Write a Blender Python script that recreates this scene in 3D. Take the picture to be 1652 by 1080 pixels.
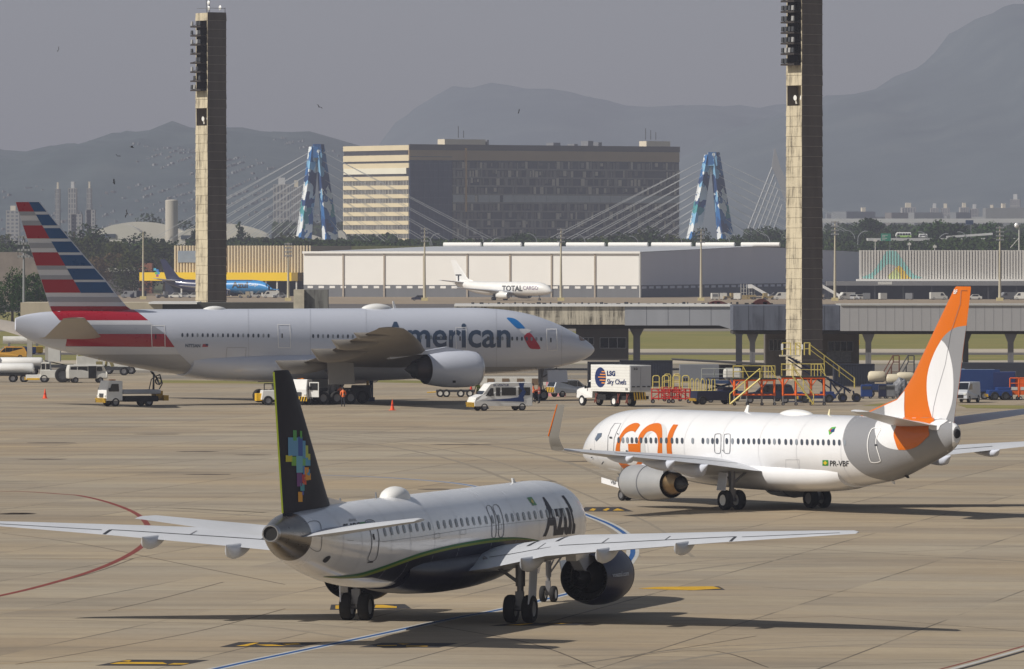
import bpy, bmesh, math, random
from mathutils import Vector, Matrix
R = math.radians
scene = bpy.context.scene
for o in list(bpy.data.objects): bpy.data.objects.remove(o)

# ------------------------------------------------------------------ camera, light, exposure
F, H, HY, CX = 11700.0, 14.6, 400.0, 826.0       # focal length in photo pixels, eye height (m), horizon row, centre column
cam = bpy.data.cameras.new('camera'); camo = bpy.data.objects.new('camera', cam)
scene.collection.objects.link(camo); scene.camera = camo
cam.sensor_fit = 'HORIZONTAL'; cam.sensor_width = 36.0; cam.lens = 36.0 * F / 1652.0
cam.clip_start = 1.0; cam.clip_end = 40000.0
camo.location = (0, 0, H); camo.rotation_euler = (R(90) - math.atan((540 - HY) / F), 0, 0)

SUNH = Vector((-0.905, -0.425)); SUN_EL = R(41)
w = bpy.data.worlds.new('World'); scene.world = w; w.use_nodes = True
nt = w.node_tree; bg = nt.nodes['Background']
sky = nt.nodes.new('ShaderNodeTexSky'); sky.sky_type = 'NISHITA'; sky.sun_disc = False
sky.sun_elevation = SUN_EL; sky.sun_rotation = math.atan2(SUNH.x, SUNH.y)
sky.altitude = 0; sky.air_density = 1.0; sky.dust_density = 1.5; sky.ozone_density = 1.0
hs = nt.nodes.new('ShaderNodeHueSaturation'); hs.inputs['Saturation'].default_value = 0.65; hs.inputs['Value'].default_value = 0.9
nt.links.new(sky.outputs[0], hs.inputs['Color']); nt.links.new(hs.outputs[0], bg.inputs[0])
bg.inputs[1].default_value = 0.06
sl = bpy.data.lights.new('sun', 'SUN'); sl.energy = 4.3; sl.angle = R(0.5); sl.color = (1.0, 0.94, 0.85)
so = bpy.data.objects.new('sun', sl); scene.collection.objects.link(so)
so.rotation_euler = Vector((-SUNH.x * math.cos(SUN_EL), -SUNH.y * math.cos(SUN_EL), -math.sin(SUN_EL))).to_track_quat('-Z', 'Y').to_euler()
so.location = (0, 0, 200)
vs = scene.view_settings; vs.view_transform = 'Standard'; vs.look = 'None'; vs.gamma = 1; vs.use_curve_mapping = False
vs.exposure = 0.08; HAZE = 0.0001
scene.cycles.max_bounces = 6; scene.cycles.volume_bounces = 0

# ------------------------------------------------------------------ helpers
col = scene.collection
def gp(px, py):
    d = F * H / (py - HY); return ((px - CX) / F * d, d)
def X(px, d): return (px - CX) / F * d
def Z(py, d): return H - (py - HY) / F * d
def lin(c):
    return tuple((v / 255 / 12.92) if v <= 10 else ((v / 255 + 0.055) / 1.055) ** 2.4 for v in c) + (1.0,)

MATS = {}
def mat(name, rgb, rough=0.55, metal=0.0, var=0.12, scale=0.6, coat=0.0, bump=0.0, emit=0, streak=0.0, spec=0.5):
    """paint or stone with a real base colour (sRGB triplet), slightly uneven"""
    if name in MATS: return MATS[name]
    m = bpy.data.materials.new(name); m.use_nodes = True
    n = m.node_tree.nodes; l = m.node_tree.links; b = n['Principled BSDF']
    c = lin(rgb)
    b.inputs['Roughness'].default_value = rough; b.inputs['Metallic'].default_value = metal
    b.inputs['Coat Weight'].default_value = coat; b.inputs['Coat Roughness'].default_value = 0.08
    b.inputs['Specular IOR Level'].default_value = spec
    if var > 0 or streak > 0:
        tc = n.new('ShaderNodeTexCoord'); nz = n.new('ShaderNodeTexNoise')
        nz.inputs['Scale'].default_value = scale; nz.inputs['Detail'].default_value = 6; nz.inputs['Roughness'].default_value = 0.62
        src = tc.outputs['Object']
        if streak > 0:
            mp = n.new('ShaderNodeMapping'); mp.inputs['Scale'].default_value = (1, 1, 0.12); l.new(src, mp.inputs[0]); src = mp.outputs[0]
        l.new(src, nz.inputs['Vector'])
        mr = n.new('ShaderNodeMapRange'); mr.inputs[1].default_value = 0.3; mr.inputs[2].default_value = 0.72
        v = max(var, streak)
        mr.inputs[3].default_value = 1 - v; mr.inputs[4].default_value = 1 + v * 0.5
        l.new(nz.outputs[0], mr.inputs[0])
        mx = n.new('ShaderNodeVectorMath'); mx.operation = 'SCALE'; mx.inputs[0].default_value = c[:3]
        l.new(mr.outputs[0], mx.inputs['Scale']); l.new(mx.outputs[0], b.inputs['Base Color'])
        mr2 = n.new('ShaderNodeMapRange'); mr2.inputs[3].default_value = max(0, rough - 0.08); mr2.inputs[4].default_value = min(1, rough + 0.12)
        l.new(nz.outputs[0], mr2.inputs[0]); l.new(mr2.outputs[0], b.inputs['Roughness'])
        if bump > 0:
            bp = n.new('ShaderNodeBump'); bp.inputs['Strength'].default_value = bump; bp.inputs['Distance'].default_value = 0.03
            l.new(nz.outputs[0], bp.inputs['Height']); l.new(bp.outputs[0], b.inputs['Normal'])
    else:
        b.inputs['Base Color'].default_value = c
    if emit: b.inputs['Emission Color'].default_value = c; b.inputs['Emission Strength'].default_value = emit
    MATS[name] = m
    return m

def tag(o, label=None, cat=None, group=None, kind=None):
    if label: o['label'] = label
    if cat: o['category'] = cat
    if group: o['group'] = group
    if kind: o['kind'] = kind
    return o
def empty(name, loc, rz=0, label=None, cat=None, group=None):
    o = bpy.data.objects.new(name, None); col.objects.link(o); o.location = loc; o.rotation_euler = (0, 0, rz)
    o.empty_display_size = 0.5
    return tag(o, label, cat, group)
def copy_tree(o, loc=None, rz=None, label=None, group=None, parent=None, scale=None):
    c = o.copy(); col.objects.link(c)
    if parent is not None: c.parent = parent
    if loc is not None: c.location = loc
    if rz is not None: c.rotation_euler = (0, 0, rz)
    if scale is not None: c.scale = (scale,) * 3 if not hasattr(scale, '__len__') else scale
    if label: c['label'] = label
    if group: c['group'] = group
    for ch in list(o.children): copy_tree(ch, parent=c)
    return c

class MB:
    """collects shapes into one mesh"""
    def __init__(s): s.v = []; s.f = []; s.mi = []; s.cur = 0; s.T = None
    def m(s, i): s.cur = i; return s
    def add(s, vs, fs):
        o = len(s.v)
        if s.T is not None: vs = [tuple(s.T @ Vector(v)) for v in vs]
        s.v += [tuple(v) for v in vs]; s.f += [tuple(i + o for i in f) for f in fs]; s.mi += [s.cur] * len(fs)
        return s
    def box(s, x0, x1, y0, y1, z0, z1, rz=0, tx=0, ty=0):
        """tx, ty: how far the top is drawn in"""
        vs = [(x0, y0, z0), (x1, y0, z0), (x1, y1, z0), (x0, y1, z0),
              (x0 + tx, y0 + ty, z1), (x1 - tx, y0 + ty, z1), (x1 - tx, y1 - ty, z1), (x0 + tx, y1 - ty, z1)]
        if rz:
            cx, cy = (x0 + x1) / 2, (y0 + y1) / 2; c, q = math.cos(rz), math.sin(rz)
            vs = [(cx + (a - cx) * c - (b - cy) * q, cy + (a - cx) * q + (b - cy) * c, z) for a, b, z in vs]
        return s.add(vs, [(3, 2, 1, 0), (4, 5, 6, 7), (0, 1, 5, 4), (1, 2, 6, 5), (2, 3, 7, 6), (3, 0, 4, 7)])
    def bar(s, p, q, r, r2=None, n=6):
        p, q = Vector(p), Vector(q); r2 = r if r2 is None else r2
        d = (q - p); 
        if d.length < 1e-6: return s
        d.normalize(); a = d.orthogonal().normalized(); b = d.cross(a)
        vs = []
        for k in range(n):
            t = 2 * math.pi * (k + .5) / n; vs.append(p + (a * math.cos(t) + b * math.sin(t)) * r)
        for k in range(n):
            t = 2 * math.pi * (k + .5) / n; vs.append(q + (a * math.cos(t) + b * math.sin(t)) * r2)
        fs = [(k, (k + 1) % n, n + (k + 1) % n, n + k) for k in range(n)] + [tuple(range(n - 1, -1, -1)), tuple(range(n, 2 * n))]
        return s.add(vs, fs)
    def path(s, pts, r, n=6):
        for a, b in zip(pts, pts[1:]): s.bar(a, b, r, n=n)
        return s
    def lathe(s, prof, c=(0, 0, 0), axis='x', n=24, sy=1, sz=1, closed=False, cap=True):
        """prof: (along, radius)"""
        vs = []
        for (a, r) in prof:
            for k in range(n):
                t = 2 * math.pi * k / n; u, v = r * math.cos(t) * sy, r * math.sin(t) * sz
                p = {'x': (a, u, v), 'y': (v, a, u), 'z': (u, v, a)}[axis]
                vs.append((p[0] + c[0], p[1] + c[1], p[2] + c[2]))
        m = len(prof); fs = []
        for i in range(m if closed else m - 1):
            j = (i + 1) % m
            for k in range(n):
                k2 = (k + 1) % n
                fs.append((i * n + k, i * n + k2, j * n + k2, j * n + k))
        if not closed and cap:
            if prof[0][1] > 1e-4: fs.append(tuple(range(n - 1, -1, -1)))
            if prof[-1][1] > 1e-4: fs.append(tuple((m - 1) * n + k for k in range(n)))
        return s.add(vs, fs)
    def prism(s, poly, y0, y1, top_in=0.0, z_in=None):
        """side outline (x,z) extruded across y; points above z_in are drawn in by top_in"""
        n = len(poly); k = lambda z: top_in if (z_in is not None and z > z_in) else 0
        vs = [(x, y0 + k(z), z) for x, z in poly] + [(x, y1 - k(z), z) for x, z in poly]
        fs = [tuple(range(n)), tuple(range(2 * n - 1, n - 1, -1))] + [(i, i + n, (i + 1) % n + n, (i + 1) % n) for i in range(n)]
        return s.add(vs, fs)
    def loft(s, rings, cap=True):
        n = len(rings[0]); vs = [p for r in rings for p in r]; fs = []
        for i in range(len(rings) - 1):
            for k in range(n):
                k2 = (k + 1) % n; fs.append((i * n + k, i * n + k2, (i + 1) * n + k2, (i + 1) * n + k))
        if cap: fs += [tuple(range(n - 1, -1, -1)), tuple((len(rings) - 1) * n + k for k in range(n))]
        return s.add(vs, fs)
    def quad(s, a, b, c, d): return s.add([a, b, c, d], [(0, 1, 2, 3)])
    def build(s, name, mats, parent=None, smooth=False, loc=None, bevel=0, recalc=True, ang=35):
        me = bpy.data.meshes.new(name); me.from_pydata(s.v, [], s.f)
        for m in (mats if isinstance(mats, (list, tuple)) else [mats]): me.materials.append(m)
        me.polygons.foreach_set('material_index', s.mi)
        if recalc:
            bm = bmesh.new(); bm.from_mesh(me); bmesh.ops.recalc_face_normals(bm, faces=bm.faces); bm.to_mesh(me); bm.free()
        if smooth:
            me.shade_smooth(); me.set_sharp_from_angle(angle=R(ang))
        o = bpy.data.objects.new(name, me); col.objects.link(o)
        if parent is not None: o.parent = parent
        if loc is not None: o.location = loc
        if bevel:
            b = o.modifiers.new('bevel', 'BEVEL'); b.width = bevel; b.segments = 2; b.limit_method = 'ANGLE'; b.angle_limit = R(35)
        return o
def wheel(mb, c, r, w, axis='y', mt=0, mr=1, out=1, n=18):
    """tyre + rim in one mesh, tyre = material mt, rim = mr"""
    h = w / 2
    mb.m(mt).lathe([(-h * .7, r * .55), (-h, r * .62), (-h, r * .88), (-h * .7, r * .97), (-h * .2, r), (h * .2, r), (h * .7, r * .97), (h, r * .88), (h, r * .62), (h * .7, r * .55)], c, axis, n)
    mb.m(mr).lathe([(-h * .78, 0.001), (-h * .74, r * .3), (-h * .86, r * .54), (h * .86, r * .54), (h * .74, r * .3), (h * .78, 0.001)], c, axis, n)
    mb.m(mt)
def fill(loops, cutx=None, cuty=None):
    """2-D loops (outer and holes) -> triangulated bmesh, cut into a grid"""
    bm = bmesh.new()
    for lp in loops:
        vs = [bm.verts.new((p[0], p[1], 0)) for p in lp]
        for i in range(len(vs)): bm.edges.new((vs[i], vs[(i + 1) % len(vs)]))
    bmesh.ops.triangle_fill(bm, use_beauty=True, use_dissolve=False, edges=bm.edges[:])
    return gridcut(bm, cutx, cuty)
def gridcut(bm, cutx, cuty):
    xs = [v.co.x for v in bm.verts]; ys = [v.co.y for v in bm.verts]
    if not xs: return bm
    for st, lo, hi, ax in ((cutx, min(xs), max(xs), 0), (cuty, min(ys), max(ys), 1)):
        if not st: continue
        k = lo + st
        while k < hi:
            co = Vector((k, 0, 0)) if ax == 0 else Vector((0, k, 0)); no = Vector((1, 0, 0)) if ax == 0 else Vector((0, 1, 0))
            bmesh.ops.bisect_plane(bm, geom=bm.verts[:] + bm.edges[:] + bm.faces[:], dist=1e-5, plane_co=co, plane_no=no)
            k += st
    return bm
def text_bm(s, bold=0.0, shear=0.0):
    cu = bpy.data.curves.new('t', 'FONT'); cu.body = s; cu.size = 1; cu.offset = bold; cu.resolution_u = 3; cu.shear = shear; cu.fill_mode = 'FRONT'
    o = bpy.data.objects.new('t', cu); col.objects.link(o)
    me = bpy.data.meshes.new_from_object(o)
    bm = bmesh.new(); bm.from_mesh(me)
    bpy.data.objects.remove(o); bpy.data.curves.remove(cu); bpy.data.meshes.remove(me)
    xs = [v.co.x for v in bm.verts]; ys = [v.co.y for v in bm.verts]
    x0, x1, y0, y1 = min(xs), max(xs), min(ys), max(ys)
    for v in bm.verts: v.co = Vector(((v.co.x - x0) / (x1 - x0), (v.co.y - y0) / (y1 - y0), 0))
    return bm
def bm_obj(name, bm, fn, m, parent, smooth=True, thick=0):
    """maps the flat bmesh through fn(x, y) -> (point, normal)"""
    nos = []
    bm.verts.ensure_lookup_table()
    for v in bm.verts:
        p, n = fn(v.co.x, v.co.y); v.co = Vector(p); nos.append(Vector(n).normalized())
    me = bpy.data.meshes.new(name); bm.to_mesh(me); bm.free(); me.materials.append(m)
    if len(nos):
        import numpy as np
        for p in me.polygons: p.use_smooth = True
        # make faces look outwards
        flip = [p.index for p in me.polygons if sum((nos[i] for i in p.vertices), Vector()).dot(p.normal) < 0]
        if flip:
            b2 = bmesh.new(); b2.from_mesh(me); b2.faces.ensure_lookup_table()
            bmesh.ops.reverse_faces(b2, faces=[b2.faces[i] for i in flip]); b2.to_mesh(me); b2.free()
        me.normals_split_custom_set_from_vertices([tuple(n) for n in nos])
    o = bpy.data.objects.new(name, me); col.objects.link(o)
    if parent is not None: o.parent = parent
    return o
def flat_text(name, s, o0, ux, uz, w_, h_, m, parent, bold=0.02, off=0.01):
    """lettering lying on a flat panel: origin o0, unit vectors ux, uz, size w_ x h_"""
    ux, uz = Vector(ux), Vector(uz); n = ux.cross(uz)
    bm = text_bm(s, bold)
    return bm_obj(name, bm, lambda a, b: (Vector(o0) + ux * a * w_ + uz * b * h_ + n * off, n), m, parent)
def smooth_poly(pts, k=4, closed=True):
    """Catmull-Rom through the points"""
    n = len(pts); out = []
    rng = range(n if closed else n - 1)
    for i in rng:
        p0 = pts[(i - 1) % n] if closed or i > 0 else pts[i]; p1 = pts[i]
        p2 = pts[(i + 1) % n]; p3 = pts[(i + 2) % n] if closed or i + 2 < n else pts[(i + 1) % n]
        for j in range(k):
            t = j / k
            out.append(tuple(0.5 * (2 * p1[a] + (p2[a] - p0[a]) * t + (2 * p0[a] - 5 * p1[a] + 4 * p2[a] - p3[a]) * t * t + (3 * p1[a] - p0[a] - 3 * p2[a] + p3[a]) * t ** 3) for a in range(2)))
    if not closed: out.append(tuple(pts[-1]))
    return out

# common paints
WHITE = mat('white_paint', (232, 232, 230), 0.35, coat=0.3, var=0.05)
DWHITE = mat('dull_white_paint', (205, 204, 198), 0.5, var=0.12, scale=1.5)
GREYP = mat('grey_paint', (120, 122, 126), 0.45, var=0.1)
DGREY = mat('dark_grey_paint', (58, 60, 64), 0.5, var=0.15)
BLACK = mat('black_rubber', (26, 26, 28), 0.8, var=0.15, scale=3)
SILVER = mat('bare_metal', (175, 175, 178), 0.3, metal=0.85, var=0.08)
STEEL = mat('dull_steel', (130, 130, 134), 0.45, metal=0.6, var=0.15, scale=2)
GLASS = mat('dark_glass', (22, 27, 34), 0.08, var=0.0, coat=0.5)
NAVY = mat('navy_paint', (26, 34, 62), 0.4, var=0.15)
BLUE = mat('blue_paint', (26, 58, 118), 0.4, var=0.1)
YELLOW = mat('yellow_paint', (226, 180, 30), 0.5, var=0.15, scale=2)
YRAIL = mat('pale_yellow_rail_paint', (208, 190, 104), 0.5, var=0.15, scale=2)
ORANGE = mat('orange_paint', (222, 98, 26), 0.5, var=0.12, scale=2)
REDP = mat('red_paint', (186, 44, 34), 0.5, var=0.15, scale=2)
CONE = mat('orange_plastic', (238, 82, 28), 0.5, var=0.05)
# ------------------------------------------------------------------ ground
def ground_mat(name, base, dark, tan, joints=True):
    m = bpy.data.materials.new(name); m.use_nodes = True; n = m.node_tree.nodes; l = m.node_tree.links; b = n['Principled BSDF']
    b.inputs['Roughness'].default_value = .85; b.inputs['Specular IOR Level'].default_value = .25
    tc = n.new('ShaderNodeTexCoord')
    def noise(sc, det=6, rough=.6, vec=None, scl=(1, 1, 1), rot=0):
        mp = n.new('ShaderNodeMapping'); mp.inputs['Scale'].default_value = scl; mp.inputs['Rotation'].default_value = (0, 0, rot)
        l.new(tc.outputs['Object'], mp.inputs[0]); z = n.new('ShaderNodeTexNoise'); z.inputs['Scale'].default_value = sc; z.inputs['Detail'].default_value = det; z.inputs['Roughness'].default_value = rough
        l.new(mp.outputs[0], z.inputs['Vector']); return z.outputs[0]
    def rng(src, a, b_, c, d):
        r = n.new('ShaderNodeMapRange'); r.inputs[1].default_value = a; r.inputs[2].default_value = b_; r.inputs[3].default_value = c; r.inputs[4].default_value = d; l.new(src, r.inputs[0]); return r.outputs[0]
    def mix(f, a, b_, mode='MIX'):
        x = n.new('ShaderNodeMix'); x.data_type = 'RGBA'; x.blend_type = mode
        if isinstance(f, float): x.inputs[0].default_value = f
        else: l.new(f, x.inputs[0])
        for s, v in ((6, a), (7, b_)):
            if hasattr(v, 'default_value') or hasattr(v, 'links'): l.new(v, x.inputs[s])
            else: x.inputs[s].default_value = v
        return x.outputs[2]
    c = mix(rng(noise(.035, 5), .38, .66, 0, 1), lin(base), lin(tan))
    c = mix(rng(noise(.11, 6, .65, scl=(.55, 1.6, 1), rot=R(9)), .46, .74, 0, .75), c, lin(dark))
    c = mix(rng(noise(1.3, 5, .7), .3, .75, 0, .28), c, lin(dark))
    # tyre and rubber scuffs in long sweeps
    c = mix(rng(noise(.25, 4, .6, scl=(.08, 1.1, 1), rot=R(-8)), .62, .80, 0, .28), c, (*[v * .55 for v in lin(dark)[:3]], 1))
    if joints:
        br = n.new('ShaderNodeTexBrick'); mp = n.new('ShaderNodeMapping'); mp.inputs['Rotation'].default_value = (0, 0, R(11)); l.new(tc.outputs['Object'], mp.inputs[0]); l.new(mp.outputs[0], br.inputs['Vector'])
        br.offset = 0; br.inputs['Scale'].default_value = 1; br.inputs['Brick Width'].default_value = 7.5; br.inputs['Row Height'].default_value = 7.5; br.inputs['Mortar Size'].default_value = .06; br.inputs['Mortar Smooth'].default_value = .3
        br.inputs['Color1'].default_value = (.86, .86, .87, 1); br.inputs['Color2'].default_value = (1.05, 1.04, 1.0, 1); br.inputs['Mortar'].default_value = (1, 1, 1, 1)
        c = mix(1.0, c, br.outputs['Color'], 'MULTIPLY')
        jf = n.new('ShaderNodeMath'); jf.operation = 'MULTIPLY'; l.new(br.outputs['Fac'], jf.inputs[0]); l.new(rng(noise(.06, 4), .40, .56, .12, .85), jf.inputs[1])
        c = mix(jf.outputs[0], c, (*[v * .4 for v in lin(dark)[:3]], 1))
    l.new(c, b.inputs['Base Color'])
    bp = n.new('ShaderNodeBump'); bp.inputs['Strength'].default_value = .25; bp.inputs['Distance'].default_value = .02; l.new(noise(6, 4), bp.inputs['Height']); l.new(bp.outputs[0], b.inputs['Normal'])
    return m
CONC = ground_mat('apron_concrete', (164, 154, 137), (118, 109, 97), (165, 148, 123))
ROADM = ground_mat('service_road_surface', (132, 127, 118), (98, 93, 88), (138, 129, 114), False)
ASPH = ground_mat('dark_asphalt', (96, 92, 90), (72, 70, 70), (108, 102, 96), False)
LCONC = ground_mat('taxiway_concrete', (176, 168, 152), (140, 132, 120), (186, 174, 154), False)
GRASS = ground_mat('dry_grass', (122, 120, 66), (92, 98, 50), (142, 130, 78), False)
LAND = ground_mat('far_land', (78, 88, 58), (56, 68, 44), (104, 98, 72), False)
def sheet(name, pts, z, m, kind='structure', label=None, cat=None):
    mb = MB(); n = len(pts); mb.add([(x, y, z) for x, y in pts], [tuple(range(n))]); o = mb.build(name, m, recalc=False)
    if o.data.polygons[0].normal.z < 0: o.data.flip_normals()
    o['kind'] = kind
    if label: o['label'] = label
    return o
def ybandf(name, y0, y1, z, m, x0=-1500, x1=1500):
    d0, d1 = F * H / (y0 - HY), F * H / (y1 - HY); return sheet(name, [(x0, d1), (x1, d1), (x1, d0), (x0, d0)], z, m)
sheet('ground', [(-3000, -60), (3000, -60), (3000, 13600), (-3000, 13600)], 0, LAND)
sheet('apron', [(-260, 120), (260, 120), (260, 850), (-260, 850)], .01, CONC)
ybandf('service_road', 588, 602, .015, ROADM)
ybandf('grass_field', 502, 588, .01, GRASS)
ybandf('taxiway', 582, 587.5, .03, LCONC); ybandf('taxiway', 563.5, 569.5, .03, LCONC); ybandf('taxiway', 569.5, 573, .034, ASPH); ybandf('taxiway', 519, 535, .03, ROADM)
ybandf('runway', 490, 504, .03, ASPH); ybandf('far_apron', 474, 491, .04, ground_mat('far_apron_concrete', (150, 136, 116), (118, 106, 92), (156, 139, 116), False))
sheet('grass_verge', [gp(*p) for p in ((1390, 655), (1420, 651.5), (1480, 650), (1480, 653), (1420, 656))], .02, GRASS)
sheet('grass_verge', [gp(*p) for p in ((1545, 653.5), (1720, 655.5), (1720, 661), (1560, 659))], .02, GRASS)
sheet('grass_verge', [gp(*p) for p in ((255, 614), (330, 614.5), (480, 615), (480, 620), (260, 618.5))], .02, GRASS)
sheet('grass_verge', [gp(*p) for p in ((585, 613), (700, 615), (740, 620), (585, 617))], .02, GRASS)
sheet('kerb_road', [gp(*p) for p in ((255, 606), (1100, 606), (1100, 611.5), (255, 611.5))], .02, ROADM)
# painted lines and plates on the apron
RL = mat('faded_red_line', (128, 64, 58), .8, var=.3, scale=1.2, spec=.2); BL = mat('line_blue', (40, 84, 140), .8, var=.15, spec=.2); WL = mat('line_white', (178, 178, 176), .8, var=.2, spec=.2); YL = mat('line_yellow', (200, 158, 44), .8, var=.35, scale=1.5, spec=.2); BKL = mat('plate_black', (58, 56, 58), .85, var=.2, spec=.2)
def ribbon(name, pts, wd, z, m, k=5, off=0.0):
    g = [gp(*p) for p in pts]; g = smooth_poly(g, k, False); n = len(g); mb = MB()
    for s_ in range(n - 1):
        q = []
        for i in (s_, s_ + 1):
            a = g[max(0, i - 1)]; b = g[min(n - 1, i + 1)]; dx, dy = b[0] - a[0], b[1] - a[1]; h = math.hypot(dx, dy); nx, ny = -dy / h, dx / h
            q.append(((g[i][0] + nx * (off + wd / 2), g[i][1] + ny * (off + wd / 2), z), (g[i][0] + nx * (off - wd / 2), g[i][1] + ny * (off - wd / 2), z)))
        mb.quad(q[0][0], q[0][1], q[1][1], q[1][0])
    o = mb.build(name, m, recalc=False); o['kind'] = 'structure'
    if o.data.polygons and o.data.polygons[0].normal.z < 0: o.data.flip_normals()
    return o
ribbon('red_line_marking', [(-30, 793), (40, 794), (100, 798), (132, 801), (180, 813), (222, 831), (240, 853), (237, 872), (222, 887), (190, 905), (140, 925), (60, 948), (0, 962), (-40, 970)], .32, .016, RL)
bl = [(250, 1105), (345, 1081), (470, 1054), (600, 1027), (735, 998), (800, 986), (880, 968), (950, 948), (1000, 920), (1015, 905), (1021, 890), (1014, 868), (990, 850), (955, 835), (900, 815), (840, 800), (785, 789), (740, 781), (690, 776), (600, 770), (450, 765)]
ribbon('white_line_marking', bl, .62, .014, WL, 6); ribbon('blue_line_marking', bl, .24, .018, BL, 6)
ribbon('white_line_marking', [(1530, 1082), (1600, 1063), (1700, 1034)], .22, .014, WL, 3); ribbon('red_line_marking', [(1530, 1082), (1600, 1063), (1700, 1034)], .12, .014, RL, 3, .35); ribbon('dark_line_marking', [(1530, 1082), (1600, 1063), (1700, 1034)], .2, .014, BKL, 3, -.3)
def plate(pts, marks, nm='painted_plate_marking'):
    sheet(nm, [gp(*p) for p in pts], .014, BKL)
    for q in marks: sheet('yellow_plate_marking', [gp(*p) for p in q], .019, YL)
plate([(153, 1075), (205, 1065.4), (338, 1066), (290, 1075.6)], [[(176, 1072.6), (192, 1069.5), (262, 1069.8), (270, 1072.8)], [(196, 1067.4), (212, 1066.5), (208, 1069)], [(270, 1073.6), (296, 1073.6), (306, 1071.4), (280, 1071.2)]])
plate([(354, 1045), (385, 1037), (520, 1037.6), (484, 1045.6)], [[(380, 1043.6), (410, 1038.4), (418, 1038.4), (398, 1043.8)], [(412, 1041.4), (440, 1041), (462, 1043.4), (430, 1043.6)], [(455, 1040), (480, 1039), (486, 1041), (462, 1042)]])
plate([(578, 1045.4), (616, 1038), (740, 1038.8), (708, 1046)], [[(608, 1042.6), (640, 1042), (640, 1043.2), (608, 1043.8)], [(655, 1043), (690, 1043), (690, 1044.4), (655, 1044.4)], [(640, 1039.6), (664, 1040), (650, 1041.2)]])
plate([(532, 985), (534, 976.4), (653, 975.6), (664, 983)], [[(541, 983.4), (541, 978), (548, 978), (548, 983.4)], [(604, 982), (606, 977), (618, 977), (640, 979.6), (640, 982)]])
plate([(934, 826), (944, 819), (1002, 818.6), (1022, 826)], [[(950, 824.4), (956, 821), (962, 822), (958, 825)], [(972, 824), (980, 820.4), (984, 822), (978, 825)], [(988, 824.6), (996, 821), (1008, 824.6)]])
plate([(1118, 948), (1160, 947), (1170, 952.5), (1110, 953.6)], []); sheet('yellow_plate_marking', [gp(*p) for p in ((1030, 950.6), (1060, 948), (1150, 947), (1164, 950.6), (1120, 953.4), (1080, 952.6))], .019, YL)
plate([(788, 1011), (830, 1006), (960, 1005.4), (930, 1010)], [[(815, 1010), (850, 1007), (862, 1007), (840, 1010)], [(880, 1009), (905, 1006.6), (925, 1006.6)]])
for (x0, x1, y) in ((0, 148, 1070), (0, 1100, 984), (0, 470, 901.5)):
    ribbon('yellow_line_marking', [(x0 - 20, y + 1.5), ((x0 + x1) / 2, y), (x1, y - 2)], .1, .013, mat('worn_yellow_line', (160, 128, 72), .85, var=.35, scale=.8, spec=.2), 3)
STN = mat('oil_stain', (94, 84, 74), .8, var=.3, scale=.8, spec=.2)
for (x, y, wd) in ((85, 715, 90), (68, 741.5, 80), (408, 734.5, 60), (255, 701, 80), (335, 766, 86), (318, 729, 70), (25, 830, 70), (745, 718, 110), (960, 745, 120), (700, 790, 60), (870, 777, 60), (30, 829, 60)):
    cx, cy = gp(x, y); rnd = random.Random(x); hw_ = wd / 2 / F * cy
    sheet('stain_marking', [(cx + hw_ * math.cos(t / 16 * 6.283) * rnd.uniform(.8, 1.1), cy + (1.1 + rnd.uniform(-.3, .3)) * math.sin(t / 16 * 6.283)) for t in range(16)], .012, STN)

# sealant lines, cracks and tyre tracks seen on the concrete
SEAL = mat('dark_joint_sealant', (92, 83, 73), .85, var=.4, scale=.7, spec=.15); TYR = mat('tyre_rubber_trace', (138, 129, 115), .85, var=.12, scale=.5, spec=.15)
for pts in (((175, 986), (262, 966), (360, 940)), ((3, 861), (130, 878), (280, 908), (460, 944)), ((25, 1073), (180, 1046), (330, 1017), (460, 983)), ((90, 941), (160, 922), (215, 902)), ((1000, 1061), (1100, 1047), (1221, 1027)), ((1170, 877), (1400, 892), (1700, 909)),
            ((1039, 900), (1418, 892), (1700, 880)), ((1343, 995), (1500, 1007), (1700, 1024)), ((1245, 1078), (1400, 1074), (1552, 1068)), ((1400, 783), (1520, 792), (1700, 806)), ((0, 778), (220, 773), (432, 766)), ((420, 662), (560, 656), (760, 651)), ((700, 1010), (860, 1040), (960, 1078)), ((1070, 1003), (1230, 999), (1343, 995)),
            ((0, 700), (300, 688), (640, 690), (900, 697)), ((1080, 858), (1300, 846), (1700, 840)), ((900, 1076), (1130, 1050), (1240, 1078)), ((0, 762), (160, 757), (330, 742)), ((1230, 948), (1420, 958), (1700, 962))):
    ribbon('joint_sealant_marking', pts, .085, .0125, SEAL, 6)
for pts, w_ in ((((-40, 826), (200, 822), (430, 834), (640, 850)), .5), (((-40, 822), (200, 818), (430, 828)), .4), (((520, 700), (760, 716), (900, 742), (1000, 780)), .45), (((1100, 680), (1300, 700), (1500, 706), (1700, 700)), .4), (((-40, 670), (300, 664), (700, 668), (1000, 676)), .5), (((60, 690), (420, 700), (700, 735), (940, 830), (1030, 900)), .35), (((1050, 930), (1250, 905), (1500, 900), (1700, 910)), .4), (((640, 660), (900, 664), (1200, 668), (1600, 672)), .5), (((-40, 1000), (160, 1003), (400, 1010), (560, 1030)), .35), (((1020, 1080), (1200, 1052), (1450, 1040), (1700, 1046)), .35)):
    ribbon('tyre_track_marking', pts, w_, .0118, TYR, 6); ribbon('tyre_track_marking', pts, w_ * .6, .0118, TYR, 6, 2.6)
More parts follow.
